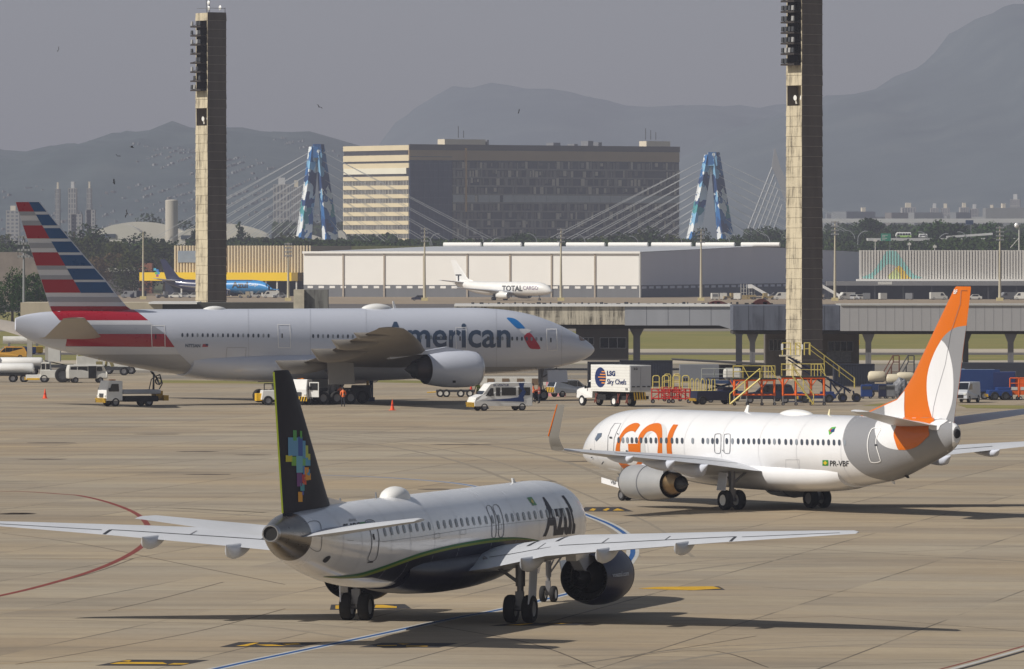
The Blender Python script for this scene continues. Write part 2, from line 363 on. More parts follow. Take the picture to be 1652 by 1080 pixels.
# ------------------------------------------------------------------ mountains, city, trees, big buildings
rnd = random.Random(7)
from mathutils import noise as mnoise
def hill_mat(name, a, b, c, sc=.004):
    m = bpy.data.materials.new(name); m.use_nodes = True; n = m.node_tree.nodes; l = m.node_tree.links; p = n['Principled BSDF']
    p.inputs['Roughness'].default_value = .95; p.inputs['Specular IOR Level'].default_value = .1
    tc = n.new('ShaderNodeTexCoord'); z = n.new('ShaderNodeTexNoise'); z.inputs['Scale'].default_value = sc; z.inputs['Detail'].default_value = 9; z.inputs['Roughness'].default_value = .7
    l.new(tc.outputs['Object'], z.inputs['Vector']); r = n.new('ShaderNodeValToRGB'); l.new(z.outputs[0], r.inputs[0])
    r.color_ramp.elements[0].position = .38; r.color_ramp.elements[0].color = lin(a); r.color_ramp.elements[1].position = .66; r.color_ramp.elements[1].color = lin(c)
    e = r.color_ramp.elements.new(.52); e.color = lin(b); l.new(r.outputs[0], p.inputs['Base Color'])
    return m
FOREST = hill_mat('haze_tinted_forest', (64, 76, 80), (72, 84, 87), (84, 93, 94), .008)  # bluish haze of distance mixed into the forest colour
def ridge(name, pts, d, depth, m, seed=0, rough=6.0, step=34):
    """a hill whose crest runs through the photo-pixel points at distance d"""
    sm = smooth_poly(pts, 4, False); xs = []; x = sm[0][0]
    while x < sm[-1][0]: xs.append(x); x += step / d * F * .5
    def cr_(px):
        for a, b in zip(sm, sm[1:]):
            if a[0] <= px <= b[0]: return a[1] + (b[1] - a[1]) * (px - a[0]) / max(1e-6, b[0] - a[0])
        return sm[-1][1]
    rows = []; nv = 26
    for j in range(nv):
        v = j / (nv - 1) * 1.35; row = []
        for px in xs:
            w_ = X(px, d); zt = Z(cr_(px), d); yy = d - depth + depth * v
            prof_ = math.sin(min(v, 1) * math.pi / 2) ** 1.15 if v <= 1 else 1 - (v - 1) ** 1.5 * 2.2
            spur = mnoise.fractal(Vector((w_ * .0022 + seed, v * 1.6 + seed, 0)), 1.0, 2.0, 5) * .13 * (1 - abs(v - .55) * 1.6 if v < 1.1 else 0) * max(0, min(1, (1.0 - v) * 5))
            z = max(0, zt) * max(0, min(1.0, prof_ + spur)) + mnoise.noise(Vector((w_ * .02, yy * .02, seed))) * rough * min(1, v * 3) + abs(mnoise.noise(Vector((w_ * .055, yy * .03, seed + 4)))) * rough * 1.1 * min(1, v * 2)
            row.append((w_, yy, z if v > .02 else -2))
        rows.append(row)
    mb = MB(); n = len(xs); vs = [p for r_ in rows for p in r_]
    mb.add(vs, [(j * n + i, j * n + i + 1, (j + 1) * n + i + 1, (j + 1) * n + i) for j in range(nv - 1) for i in range(n - 1)])
    o = mb.build(name, m, smooth=True, ang=180, recalc=False); o['kind'] = 'structure'
    return rows, xs
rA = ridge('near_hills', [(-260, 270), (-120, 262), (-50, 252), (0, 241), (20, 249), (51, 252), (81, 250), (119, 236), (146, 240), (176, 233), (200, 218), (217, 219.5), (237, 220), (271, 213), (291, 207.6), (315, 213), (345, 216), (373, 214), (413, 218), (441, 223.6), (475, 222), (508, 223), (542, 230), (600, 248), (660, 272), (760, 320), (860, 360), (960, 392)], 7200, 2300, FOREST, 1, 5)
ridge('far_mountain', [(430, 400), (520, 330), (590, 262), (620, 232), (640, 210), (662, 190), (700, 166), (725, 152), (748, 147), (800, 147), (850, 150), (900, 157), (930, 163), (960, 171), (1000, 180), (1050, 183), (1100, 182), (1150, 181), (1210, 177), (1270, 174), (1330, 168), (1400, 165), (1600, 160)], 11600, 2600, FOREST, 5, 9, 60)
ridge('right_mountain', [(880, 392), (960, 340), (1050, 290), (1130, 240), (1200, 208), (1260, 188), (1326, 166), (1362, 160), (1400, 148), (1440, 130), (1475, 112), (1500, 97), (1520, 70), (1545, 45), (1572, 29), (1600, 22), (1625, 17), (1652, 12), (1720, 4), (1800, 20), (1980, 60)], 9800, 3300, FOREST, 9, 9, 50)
# hillside houses and low city, too many to count
HSE = [mat('house_wall_pale', (126, 128, 127), .8, var=.1), mat('house_wall_brick', (112, 108, 104), .85, var=.1), mat('house_wall_grey', (112, 116, 118), .8, var=.1)]
hb = MB(); rows, xs = rA; nx = len(xs)
for _ in range(12000):
    j = rnd.uniform(1, 15); i = rnd.uniform(0, nx - 2); j0, i0 = int(j), int(i); p = Vector(rows[j0][i0]).lerp(Vector(rows[j0 + 1][i0 + 1]), rnd.random())
    if mnoise.noise(Vector((p.x * .006, p.y * .003, 3))) + (p.z / 90) * .7 > rnd.uniform(-.1, .5): continue
    s_ = rnd.uniform(.5, 1.35); h_ = rnd.uniform(1.0, 2.4); hb.m(rnd.choice((0, 0, 1, 2))).box(p.x - s_, p.x + s_, p.y - s_, p.y + s_, p.z - 4, p.z + h_ * .8, rz=rnd.random())
for _ in range(240):   # pale scar of houses on the far mountain flank
    t = rnd.random(); px = 930 + 80 * t + rnd.gauss(0, 5); py = 222 - 18 * t + rnd.gauss(0, 4); d = 10950; x, z = X(px, d), Z(py, d); s_ = rnd.uniform(4, 9)
    hb.m(rnd.choice((0, 2))).box(x - s_, x + s_, d - s_ - 30, d + s_ + 60, z - 60, z + rnd.uniform(-2, 8))
tag(hb.build('hillside_houses', HSE), 'small pale houses scattered over the lower slopes of the hazy hills', None, None, 'stuff')
lb_ = MB()
for _ in range(900):
    px = rnd.uniform(700, 1800); d = rnd.uniform(5200, 6800); x = X(px, d); s_ = rnd.uniform(5, 14); lb_.m(rnd.choice((0, 0, 1, 2))).box(x - s_, x + s_, d - s_, d + s_, 0, rnd.uniform(4, 22 if px > 1330 else 14) + (22 if rnd.random() < .3 and px > 1330 else 0), rz=rnd.random())
tag(lb_.build('low_city', HSE), 'low pale city blocks along the foot of the right mountain', None, None, 'stuff')

def facade(name, x, d, w_, dep, h_, rz, floors, bays, wall, glass, label, cat='apartment building', group=None, roof=True):
    r = empty(name, (x, d, 0), rz, label, cat, group)
    m = bpy.data.materials.new(name + '_facade'); m.use_nodes = True; n = m.node_tree.nodes; l = m.node_tree.links; p = n['Principled BSDF']; p.inputs['Roughness'].default_value = .8
    tc = n.new('ShaderNodeTexCoord'); mp = n.new('ShaderNodeMapping'); mp.inputs['Rotation'].default_value = (R(-90), 0, 0); bw, bh = w_ / bays, h_ / floors; mp.inputs['Location'].default_value = (w_ / 2, 0, 0)
    br = n.new('ShaderNodeTexBrick'); br.offset = 0; l.new(tc.outputs['Object'], mp.inputs[0]); l.new(mp.outputs[0], br.inputs['Vector']); br.inputs['Scale'].default_value = 1; br.inputs['Brick Width'].default_value = bw; br.inputs['Row Height'].default_value = bh; br.inputs['Mortar Size'].default_value = min(bw, bh) * .24; br.inputs['Mortar Smooth'].default_value = .05
    br.inputs['Color1'].default_value = lin((66, 74, 86)); br.inputs['Color2'].default_value = lin((104, 108, 112)); br.inputs['Mortar'].default_value = lin((158, 155, 150)); l.new(br.outputs['Color'], p.inputs['Base Color'])
    MB().box(-w_ / 2, w_ / 2, -dep / 2, dep / 2, 0, h_).build('wall', m, r)
    if roof: MB().box(-w_ * .2, w_ * .2, -dep * .2, dep * .2, h_, h_ + h_ * .08).build('roof_box', wall, r)
    return r
CRM = mat('cream_render', (214, 204, 182), .8, var=.08, scale=.05); PGY = mat('pale_grey_render', (196, 196, 194), .8, var=.08, scale=.05); FGL = mat('far_window_glass', (70, 78, 90), .3, var=0)
for k, (x0, x1, yt, lab) in enumerate(((90, 97, 305, 'slim pale tower block leftmost of the hazy towers'), (111, 124, 304, 'twin-slab pale tower block beside the slim one on the hazy hillside'), (141, 148, 304, 'slim grey tower block above the low white block'), 
                                       (139, 154, 339, 'short white block at the foot of the hazy towers'), (11, 32, 340, 'cream block behind the top of the striped tail fin'), (116, 133, 346, 'small pale block in front of the twin-slab tower'))):
    d = 4640 if yt > 280 else 4840; facade('tower_block', X((x0 + x1) / 2, d), d, (x1 - x0) / F * d, 14, Z(yt, d), 0, 16, 3, PGY if k % 2 else CRM, FGL, lab, 'tower block')
for k, (x0, x1, yt) in enumerate(((441, 468, 298), (470, 486, 302), (1454, 1476, 335), (1501, 1514, 336), (1518, 1532, 336), (1548, 1562, 335), (1566, 1578, 337), (1594, 1606, 338), (1612, 1625, 336), (1630, 1646, 322), (1385, 1400, 342), (1058, 1072, 352))):
    d = 4700 if x0 < 500 else 6000
    nm_ = ('wide pale housing block left of the left bridge tower', 'narrow pale housing block touching the left bridge tower', 'cream block with dark tanks on top above the highway sign', 'first of six pale blocks beyond the buses', 'second of six pale blocks beyond the buses', 'third of six pale blocks, above the blue road sign', 'fourth of six pale blocks, right of the blue road sign',
           'fifth of six pale blocks beyond the highway', 'last of six pale blocks near the right mountain foot', 'pale block rightmost at the mountain foot', 'low pale block right of the tall concrete tower', 'cream block peeping from behind the big office building')[k]
    facade('housing_block', X((x0 + x1) / 2, d), d, (x1 - x0) / F * d, 12, Z(yt, d), rnd.uniform(-.2, .2), 10, 5, CRM if k % 3 else PGY, FGL, nm_)
# viaduct walls far right and thin steel gantry far left
r = empty('long_flyover', (X(1470, 4300), 4300, 0), 0, 'long pale flyover seen low in front of the hazy blocks', 'bridge')
MB().box(-62, 75, -5, 5, Z(357, 4300) - 1, Z(353, 4300)).build('deck', PGY, r)
pb = MB()
for k in range(9): pb.box(-60 + k * 16, -58 + k * 16, -2, 2, 0, Z(357, 4300) - 1)
pb.build('pier', PGY, r)

# ---- office block (hospital) behind the bridge
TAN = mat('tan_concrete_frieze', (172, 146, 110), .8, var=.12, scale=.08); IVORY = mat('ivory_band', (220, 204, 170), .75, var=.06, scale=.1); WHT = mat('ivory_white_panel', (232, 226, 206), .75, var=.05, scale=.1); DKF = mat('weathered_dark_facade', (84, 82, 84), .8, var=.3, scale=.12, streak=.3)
d0 = 3400.0; ph = R(34); cx0 = X(660, d0); ztop = Z(235, d0)
hob = empty('office_building', (cx0, d0, 0), ph, 'huge dark office building with a sunlit cream end wall, behind the two painted bridge towers', 'office building')
Lr, Ll = 155.0, 57.0   # local +x runs along the dark front, local +y along the lit end
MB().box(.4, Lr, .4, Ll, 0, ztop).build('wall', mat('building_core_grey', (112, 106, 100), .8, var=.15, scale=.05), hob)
lf = MB()
fl0 = Z(248, d0)
nfl = 12; zt2 = ztop - 10.5; fh = (zt2 - 2) / nfl
lf.m(0).box(-.2, .6, 0, Ll, ztop - 2.2, ztop + .2).box(-.2, .6, 0, Ll, ztop - 7.2, ztop - 4.4).box(-.2, .6, 0, Ll, ztop - 10.5, ztop - 8.2)
lf.m(1).box(-.35, .6, 2, Ll - .5, zt2 - fh * .95 + 1.2, zt2)
for k in range(nfl):
    z = zt2 - fh * .95 - k * fh; lf.m(0 if k != 11 else 0).box(-.25, .6, .2, Ll, z - fh * .46, z - fh * .02 + .1)
lf.build('facade_band', [IVORY, WHT], hob)
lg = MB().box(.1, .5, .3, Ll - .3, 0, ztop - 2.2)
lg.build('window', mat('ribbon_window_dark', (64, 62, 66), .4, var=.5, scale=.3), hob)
pm = MB(); q = 0
while q < Ll - 1: pm.box(-.05, .2, q + .6, q + .6 + rnd.uniform(.2, .7), 3, zt2 - fh); q += 1.3
pm.build('window_frame', mat('window_frame_pale', (180, 176, 166), .7, var=.1), hob)
fr = MB(); fr.box(.0, Lr + .3, -.4, .5, ztop - 2, ztop + .6); fr.build('parapet', mat('parapet_dark', (92, 82, 74), .8), hob)
fr = MB(); fr.box(-.1, Lr + .1, -.3, .5, ztop - 6.8, ztop - 2.1); fr.build('frieze', TAN, hob)
bl_ = MB(); bl_.box(.3, 24, -.2, .5, 2, ztop - 6.9); bl_.build('blue_glass_bay', mat('dark_blue_glazing', (34, 46, 74), .35, var=.2, scale=.3), hob)
gb = MB()
for k in range(17): gb.box(.3, 24, -.32, -.18, 6 + k * 3.2, 6.25 + k * 3.2)
for k in range(9): gb.box(.3 + k * 2.7, .5 + k * 2.7, -.34, -.2, 2, ztop - 6.9)
gb.build('glazing_bars', mat('glazing_bar_blue_grey', (62, 72, 94), .6, var=0), hob)
st_ = MB(); st_.box(31.2, 32.1, -.9, .2, ztop - 31, ztop - 1); st_.build('downpipe', mat('orange_tan_pipe', (186, 148, 92), .7, var=.1), hob)
dk = MB(); dk.box(24.2, Lr, -.1, .45, 2, ztop - 6.9); dk.build('shade_toned_backing', mat('deep_facade_shadow_grey', (74, 72, 74), .8, var=.3, scale=.1), hob)  # dark sheet whose colour stands in for deep shade between the louvres
pl = MB(); nf2 = 13; hz = (ztop - 6.9 - 4) / nf2
for f in range(nf2):
    z0 = ztop - 6.9 - (f + 1) * hz
    pl.m(0).box(24.2, Lr, -.5, .2, z0 - .35, z0 + .35)
    q = 24.6
    while q < Lr - 1:
        wd = rnd.uniform(.5, 1.9); sc = rnd.random()
        if q < 33: wd = 1.2; sc = .9 if f % 1 else .2
        if (f == 4 and rnd.random() < .75): pl.m(2).box(q, min(Lr, q + 6), -.45, .1, z0 + .35, z0 + hz - .3); q += 6.2; continue
        if sc < .62: pl.m(rnd.choice((0, 1, 1, 3))).box(q, q + wd, -.4 - rnd.random() * .3, .1, z0 + .35 + (0 if sc < .4 else rnd.random() * hz * .4), z0 + hz * rnd.uniform(.75, .98))
        q += wd + rnd.uniform(.15, 1.0)
pl.build('sun_louvres', [mat('louvre_grey', (134, 127, 122), .8, var=.2), mat('louvre_brown_grey', (112, 104, 98), .8, var=.2), mat('louvre_pale_panel', (170, 170, 172), .8, var=.1), mat('louvre_light', (186, 174, 160), .8, var=.1)], hob)
for x0, x1, yw, h_ in ((22, 45, 20, 3.2), (46, 47, 5, 3), (84, 88, 10, 2), (96, 98, 10, 1.5), (104, 107, 10, 3), (110, 112, 8, 2.4), (138, 152, 12, 3.2)):
    MB().box(x0, x1, 3, 3 + min(yw, 6), ztop, ztop + h_).build('roof_plant_room', CRM if x1 - x0 > 5 else GREYP, hob)
an = MB()
for x_ in (33, 36, 141, 144, 147): an.bar((x_, 8, ztop + 4), (x_, 8, ztop + rnd.uniform(7, 9.5)), .18)
an.build('antenna', DGREY, hob)

# ---- cable-stayed bridge towers with blue and white mural
def mural():
    m = bpy.data.materials.new('blue_white_mural'); m.use_nodes = True; n = m.node_tree.nodes; l = m.node_tree.links; p = n['Principled BSDF']; p.inputs['Roughness'].default_value = .6
    tc = n.new('ShaderNodeTexCoord'); wv = n.new('ShaderNodeTexNoise'); wv.inputs['Scale'].default_value = .18; l.new(tc.outputs['Object'], wv.inputs['Vector'])
    ad = n.new('ShaderNodeMix'); ad.data_type = 'VECTOR'; ad.inputs[0].default_value = .55
    sc = n.new('ShaderNodeVectorMath'); sc.operation = 'SCALE'; sc.inputs['Scale'].default_value = 14; l.new(wv.outputs[1], sc.inputs[0]); av = n.new('ShaderNodeVectorMath'); l.new(tc.outputs['Object'], av.inputs[0]); l.new(sc.outputs[0], av.inputs[1])
    v = n.new('ShaderNodeTexVoronoi'); v.inputs['Scale'].default_value = .19; l.new(av.outputs[0], v.inputs['Vector'])
    sp = n.new('ShaderNodeSeparateColor'); l.new(v.outputs['Color'], sp.inputs[0]); r = n.new('ShaderNodeValToRGB'); r.color_ramp.interpolation = 'CONSTANT'; l.new(sp.outputs[0], r.inputs[0])
    cs = [(0, (26, 62, 112)), (.15, (44, 108, 170)), (.32, (128, 180, 216)), (.48, (232, 235, 236)), (.72, (30, 78, 136)), (.84, (70, 150, 156)), (.9, (222, 228, 230))]
    e = r.color_ramp.elements; e[0].color = lin(cs[0][1]); e[1].position = cs[1][0]; e[1].color = lin(cs[1][1])
    for q_, c_ in cs[2:]: k = e.new(q_); k.color = lin(c_)
    l.new(r.outputs[0], p.inputs['Base Color']); return m
MUR = mural(); CAB = mat('cable_sheath_grey', (178, 180, 182), .6, var=0)
def pylon_tower(apx, apy, d, legs, label, cl, cr_):
    """legs: (apex offset px, foot px at y 395)"""
    r = empty('bridge_tower', (X(apx, d), d, 0), 0, label, 'bridge tower')
    s = d / F; zt = Z(apy, d); z395 = Z(395, d)
    for sg, (ax, fx, ft, fb) in zip((-1, 1), legs):
        def at(z):
            k = (zt - z) / (zt - z395); return (ax + (fx - apx - ax) * k) * s
        mb = MB(); rings = []
        for z in (0, z395, (z395 + zt) / 2, zt - (4 if sg < 0 else 0) * s):
            k = (zt - z) / (zt - z395); hw_ = (ft + (fb - ft) * k) * s / 2; c = at(z); yo = 1.8 + 1.6 * k
            lf_ = .34 if sg < 0 else .3   # lit flank faces left, broad flank faces the viewer's right
            rings.append([(c - hw_, -yo * .1, z), (c - hw_ + 2 * hw_ * lf_, -yo * 1.5, z), (c + hw_, yo * .2, z), (c + hw_ * .4, yo * 1.6, z)])
        mb.loft(rings); mb.build('leg', MUR, r)
    MB().box(-3.0 * s * 2, 4.0 * s * 2, -2, 2, zt - 24 * s, zt).build('cross_head', MUR, r) if False else None
    mb = MB(); ztm = zt - 22 * s; mb.prism([(-8 * s, ztm), (9 * s, ztm), (7 * s, zt), (-6 * s, zt)], -2.6, 2.6); mb.build('head', MUR, r)
    MB().prism([(-44 * s, Z(398, d) - 1.6), (44 * s, Z(398, d) - 1.6), (44 * s, Z(398, d)), (-44 * s, Z(398, d))], -9, 9).build('deck', PGY, r)
    for (n_, f) in ((cl, 0), (cr_, 1)):
        for k in range(n_):
            t = k / (n_ - 1)
            if f == 0: p = (apx - 8 - 14 * t, apy + 11 + 110 * t); q_ = (apx - 280 + 225 * t ** .9, 396)
            else: p = (apx + 8 + 10 * t, apy + 12 + 105 * t); q_ = (apx + 300 - 240 * t ** .9, 396)
            for dy in (-4, 4):
                MB().bar((X(p[0], d) - X(apx, d), dy * .4, Z(p[1], d)), (X(q_[0] + dy * 1.1, d + dy) - X(apx, d), dy, Z(q_[1], d)), .105 if f == 0 else .09, n=5).build('stay_cable', CAB, r)
    return r
pylon_tower(511, 233, 2900, ((-4, 489, 16, 26), (5, 534, 14, 28)), 'left of the two blue and white painted bridge towers, left of the office building', 10, 8)
pylon_tower(1148, 246, 3000, ((-4, 1117, 14, 24), (5, 1172, 16, 28)), 'right of the two blue and white painted bridge towers, right of the office building', 10, 9)
# distant leaning mast of the second bridge
r = empty('leaning_bridge_mast', (X(1250, 3900), 3900, 0), 0, 'pale leaning bridge mast far off, just left of the tall right concrete tower', 'bridge tower'); s = 3900 / F
lm = MB(); lm.loft([[(a * s, -2, Z(y, 3900)), (b * s, -2, Z(y, 3900)), (b * s, 2, Z(y, 3900)), (a * s, 2, Z(y, 3900))] for a, b, y in ((60, 74, 400), (20, 31, 335), (8, 22, 300), (-5, 8, 268), (-1, .6, 240))]); lm.build('mast', mat('hazy_concrete_pale', (150, 150, 152), .8, var=.05), r)
for k in range(6):
    MB().bar((-4 * s + k * 3.2 * s, 0, Z(270 + k * 12, 3900)), (-52 * s + k * 8.5 * s, 0, Z(392, 3900)), .42 if k < 2 else .3, n=5).build('stay_cable', CAB, r)

# ---- domed halls and silo on the left, far
hall = empty('sports_hall', (X(300, 3000), 3000, 0), 0, 'low white halls with curved roofs beyond the trees on the left', 'hall')
s = 3000 / F
hall_w = mat('hall_white_roof', (204, 200, 188), .7, var=.12, scale=.05)
for (a, b, y0, y1, dy) in ((150, 300, 358, 385, 0), (165, 235, 362, 384, -30), (290, 432, 361, 386, -12), (380, 440, 374, 392, -40), (540, 560, 372, 390, -10), (455, 520, 378, 392, 20)):
    n = 14; ps = [((a + (b - a) * i / n - 300) * s, Z(y1 - (y1 - y0) * math.sin(math.pi * (i / n * .86 + .07)) ** .7, 3000)) for i in range(n + 1)]
    MB().prism([(ps[0][0], 0)] + ps + [(ps[-1][0], 0)], dy, dy + 26).build('roof_vault', hall_w, hall)
    MB().box((a + 4 - 300) * s, (a + (b - a) * .4 - 300) * s, dy - .4, dy, Z(y1, 3000), Z(y1 - 6, 3000)).build('opening', FGL, hall)
silo = empty('silo', (X(277, 2900), 2900, 0), 0, 'tall pale cylindrical silo beyond the trees, left of the left concrete tower', 'silo')
MB().lathe([(0, 2.55), (Z(324, 2900), 2.55), (Z(323, 2900), 2.3), (Z(322, 2900), .01)], (0, 0, 0), 'z', 24).build('shell', mat('silo_concrete', (186, 180, 168), .8, var=.15, scale=.3, streak=.15), silo, smooth=True)

# ---- trees
LEAFM = []
for nm, a, b, c in (('dark_green_foliage', (24, 38, 16), (42, 58, 24), (72, 86, 40)), ('olive_foliage', (36, 44, 20), (62, 68, 32), (98, 98, 52)), ('fresh_green_foliage', (26, 46, 16), (48, 74, 26), (82, 104, 44)), ('dry_brown_foliage', (62, 52, 34), (92, 78, 52), (124, 106, 74))):
    LEAFM.append(hill_mat(nm, a, b, c, .55))
BARK = mat('tree_bark', (78, 64, 50), .9, var=.3, scale=2)
def tree_proto(kind, seed, leafm):
    q = random.Random(seed); r = empty('broadleaf_tree' if kind != 'cone' else 'conifer_tree', (0, -500, -50))
    t = MB(); tops = []
    H0 = 1.0
    t.bar((0, 0, -.02), (q.uniform(-.02, .02), 0, .32), .035, .022, 8)
    for k in range(6):
        a = q.uniform(0, 6.28); p = (math.cos(a) * q.uniform(.12, .26), math.sin(a) * q.uniform(.12, .26), q.uniform(.5, .8)); t.bar((0, 0, .26 + .02 * k), p, .016, .005, 5); tops.append(p)
    t.bar((0, 0, .3), (0, 0, .82), .02, .006, 5)
    t.build('trunk', BARK, r)
    m = MB(); cl = []
    if kind == 'round':
        for _ in range(17):
            a = q.uniform(0, 6.28); rr = q.uniform(.02, .34); cl.append((math.cos(a) * rr, math.sin(a) * rr, q.uniform(.38, .88) - rr * .35, q.uniform(.11, .2)))
    elif kind == 'wide':
        for _ in range(22):
            a = q.uniform(0, 6.28); rr = q.uniform(.05, .62); cl.append((math.cos(a) * rr, math.sin(a) * rr, q.uniform(.45, .86) - rr * .3, q.uniform(.10, .18)))
    elif kind == 'tall':
        for _ in range(17): cl.append((q.gauss(0, .1), q.gauss(0, .1), q.uniform(.3, .92), q.uniform(.08, .15)))
    elif kind == 'cone':
        for k in range(20): z = .2 + .76 * k / 19; cl.append((q.gauss(0, .03), q.gauss(0, .03), z, .19 * (1.04 - z) + .02))
    elif kind == 'bush':
        for _ in range(22):
            a = q.uniform(0, 6.28); rr = q.uniform(0, .7); cl.append((math.cos(a) * rr, math.sin(a) * rr, q.uniform(.15, .8) * (1.1 - rr * .6), q.uniform(.13, .25)))
    nleaf = 3400
    tot = sum(c[3] ** 2 for c in cl)
    for c in cl:
        for _ in range(int(nleaf * c[3] ** 2 / tot)):
            a = q.uniform(0, 6.28); u = q.uniform(-1, 1); rr = c[3] * q.uniform(.55, 1.08); sq = math.sqrt(1 - u * u)
            p = Vector((c[0] + rr * sq * math.cos(a), c[1] + rr * sq * math.sin(a), c[2] + rr * u * .8)); s_ = q.uniform(.008, .02)
            n = Vector((q.gauss(0, 1), q.gauss(0, 1), q.gauss(.4, 1))).normalized(); e1 = n.orthogonal().normalized() * s_; e2 = n.cross(e1) * q.uniform(.6, 1.2)
            m.quad(p - e1 - e2, p + e1 - e2 * .6, p + e1 * .7 + e2, p - e1 + e2 * .8)
    m.build('crown', leafm, r, recalc=False)
    return r
PT = {}
for k, (kind, seed, lm_) in enumerate((('round', 1, 0), ('wide', 2, 1), ('tall', 3, 0), ('cone', 4, 0), ('bush', 5, 1), ('round', 6, 2), ('wide', 8, 0), ('bush', 9, 0), ('round', 10, 3), ('bush', 12, 2))): PT[k] = tree_proto(kind, seed, LEAFM[lm_])
TREES = []
def tree(k, px, ytop, d, label, group=None, wide=1.0, rz=None):
    h_ = Z(ytop, d); c = copy_tree(PT[k], (X(px, d), d, 0), rnd.uniform(0, 6.28) if rz is None else rz, label, group, None, (h_ * wide, h_ * wide, h_)); c['category'] = 'tree'; TREES.append(c); return c
gl = 'trees along the far edge of the airfield'
# the near dark tree at the left edge
tree(9, 20, 424, 1420, 'large dark green tree at the left edge below the striped tail', wide=.75); tree(5, 58, 436, 1450, 'dark green tree right beside the large one at the left edge', wide=1.0); tree(9, -15, 448, 1380, 'low green bush cut by the left picture edge', wide=.9)
TL = [(0, 60, 398, 2500), (4, 10, 372, 2700), (1, 95, 372, 2500), (0, 120, 356, 2550), (6, 145, 364, 2400), (1, 165, 374, 2350), (4, 185, 384, 2300), (0, 205, 380, 2450), (8, 180, 396, 2250), (6, 228, 374, 2500), (0, 245, 370, 2600), (1, 265, 380, 2350),
      (4, 212, 400, 2220), (8, 150, 402, 2200), (0, 232, 338, 3500), (0, 296, 350, 3300), (3, 386, 356, 2700), (6, 410, 376, 2700), (3, 317, 362, 2750), (1, 440, 368, 2800), (4, 460, 378, 2750), (6, 522, 380, 2700), (4, 560, 384, 2600), (1, 425, 380, 2600)]
TM = [(4, 575 + i * 26, 381 + (i * 7 % 5), 2560 + (i * 37 % 90)) for i in range(5)] + [(7, 640, 384, 2500), (6, 700, 382, 2600), (0, 830, 372, 2650), (6, 850, 366, 2700), (0, 868, 372, 2650), (4, 810, 380, 2600), (1, 905, 376, 2650), (4, 938, 380, 2600), (6, 960, 376, 2620), (0, 985, 370, 2640), (1, 1010, 364, 2680), (0, 1035, 360, 2700), (6, 1058, 366, 2650), (4, 1080, 372, 2620), (4, 1100, 380, 2600), (0, 1140, 362, 2760), (6, 1190, 370, 2650),
      (7, 1205, 382, 2550), (0, 1222, 360, 2800), (6, 1245, 362, 2760), (1, 775, 378, 2620), (4, 745, 384, 2600)]
TRR = [(0, 1362, 360, 2800), (2, 1388, 352, 2850), (6, 1375, 368, 2750), (0, 1406, 366, 2700), (1, 1430, 362, 2780), (0, 1452, 358, 2800), (6, 1478, 362, 2750), (5, 1510, 348, 2700), (2, 1525, 360, 2680), (1, 1545, 378, 2600), (5, 1595, 352, 2800), (4, 1560, 386, 2450), (7, 1585, 384, 2450), (4, 1620, 376, 2550), (6, 1640, 370, 2600), (4, 1345, 380, 2700), (1, 1600, 376, 2600), (9, 1662, 372, 2500), (4, 1420, 384, 2650), (7, 1500, 386, 2600)]
where = {0: 'left of the left concrete tower', 1: 'behind the long white warehouse roof', 2: 'behind the ribbed white hangar on the right'}
adj = {0: 'rounded dark green tree', 1: 'wide-spreading olive tree', 2: 'tall slim dark tree', 3: 'dark pointed conifer', 4: 'low olive bushy tree', 5: 'rounded fresh green tree', 6: 'wide dark green tree', 7: 'low dark bushy tree', 8: 'brownish dry tree', 9: 'bushy fresh green tree'}
ordn = ['first', 'second', 'third', 'fourth', 'fifth', 'sixth', 'seventh', 'eighth', 'ninth', 'tenth']
for zi, lst in enumerate((TL, TM, TRR)):
    cnt = {}
    for t_ in sorted(lst, key=lambda t: t[1]):
        cnt[t_[0]] = cnt.get(t_[0], 0) + 1
        tot = sum(1 for u in lst if u[0] == t_[0])
        lab = ('%s %s' % (adj[t_[0]], where[zi])) if tot == 1 else '%s %s from the left, %s' % (ordn[cnt[t_[0]] - 1], adj[t_[0]], where[zi])
        tree(*t_, lab, gl, wide=rnd.uniform(.9, 1.35))
for p in PT.values():
    for ch in list(p.children): bpy.data.objects.remove(ch)
    bpy.data.objects.remove(p)
# the low green belt that reads as one mass
bt = MB(); q = random.Random(3)
def belt(x0, x1, y0, y1, d, n, dd=120, s0=1.0):
    for _ in range(n):
        px = q.uniform(x0, x1); dd_ = d + q.uniform(-dd, dd); top = y0 + (y1 - y0) * q.random() ** .6; hgt = Z(top + 2.5 * mnoise.noise(Vector((px * .07, d * .01, 0))) * 2, dd_)
        p = Vector((X(px, dd_), dd_, max(.3, hgt))); s_ = q.uniform(.3, .75) * s0; nn = Vector((q.gauss(0, 1), q.gauss(-.3, 1), q.gauss(.5, 1))).normalized(); e1 = nn.orthogonal().normalized() * s_; e2 = nn.cross(e1)
        bt.quad(p - e1 - e2, p + e1 - e2, p + e1 + e2, p - e1 + e2)
belt(-40, 290, 388, 440, 2450, 9000, 60, .8); belt(420, 660, 389, 402, 2500, 5200, 120, .7); belt(640, 1320, 386, 402, 2700, 14000, 120, .7); belt(1320, 1700, 374, 406, 2900, 17000, 100, .7); belt(1320, 1700, 389, 406, 2600, 7000, 50, .7); belt(1500, 1700, 384, 406, 2480, 8000, 120, .7); belt(300, 560, 385, 402, 2750, 6000, 120, .7)
belt(480, 640, 380, 398, 3150, 4000, 60, .9); belt(1330, 1680, 362, 385, 3700, 12000, 200, 1.1); belt(1200, 1340, 370, 390, 3700, 3000, 200, 1.1); belt(440, 560, 358, 396, 4300, 5000, 100, 1.3)
tag(bt.build('tree_belt', LEAFM[0], recalc=False), 'continuous low green belt of scrub behind the hangars', None, None, 'stuff')
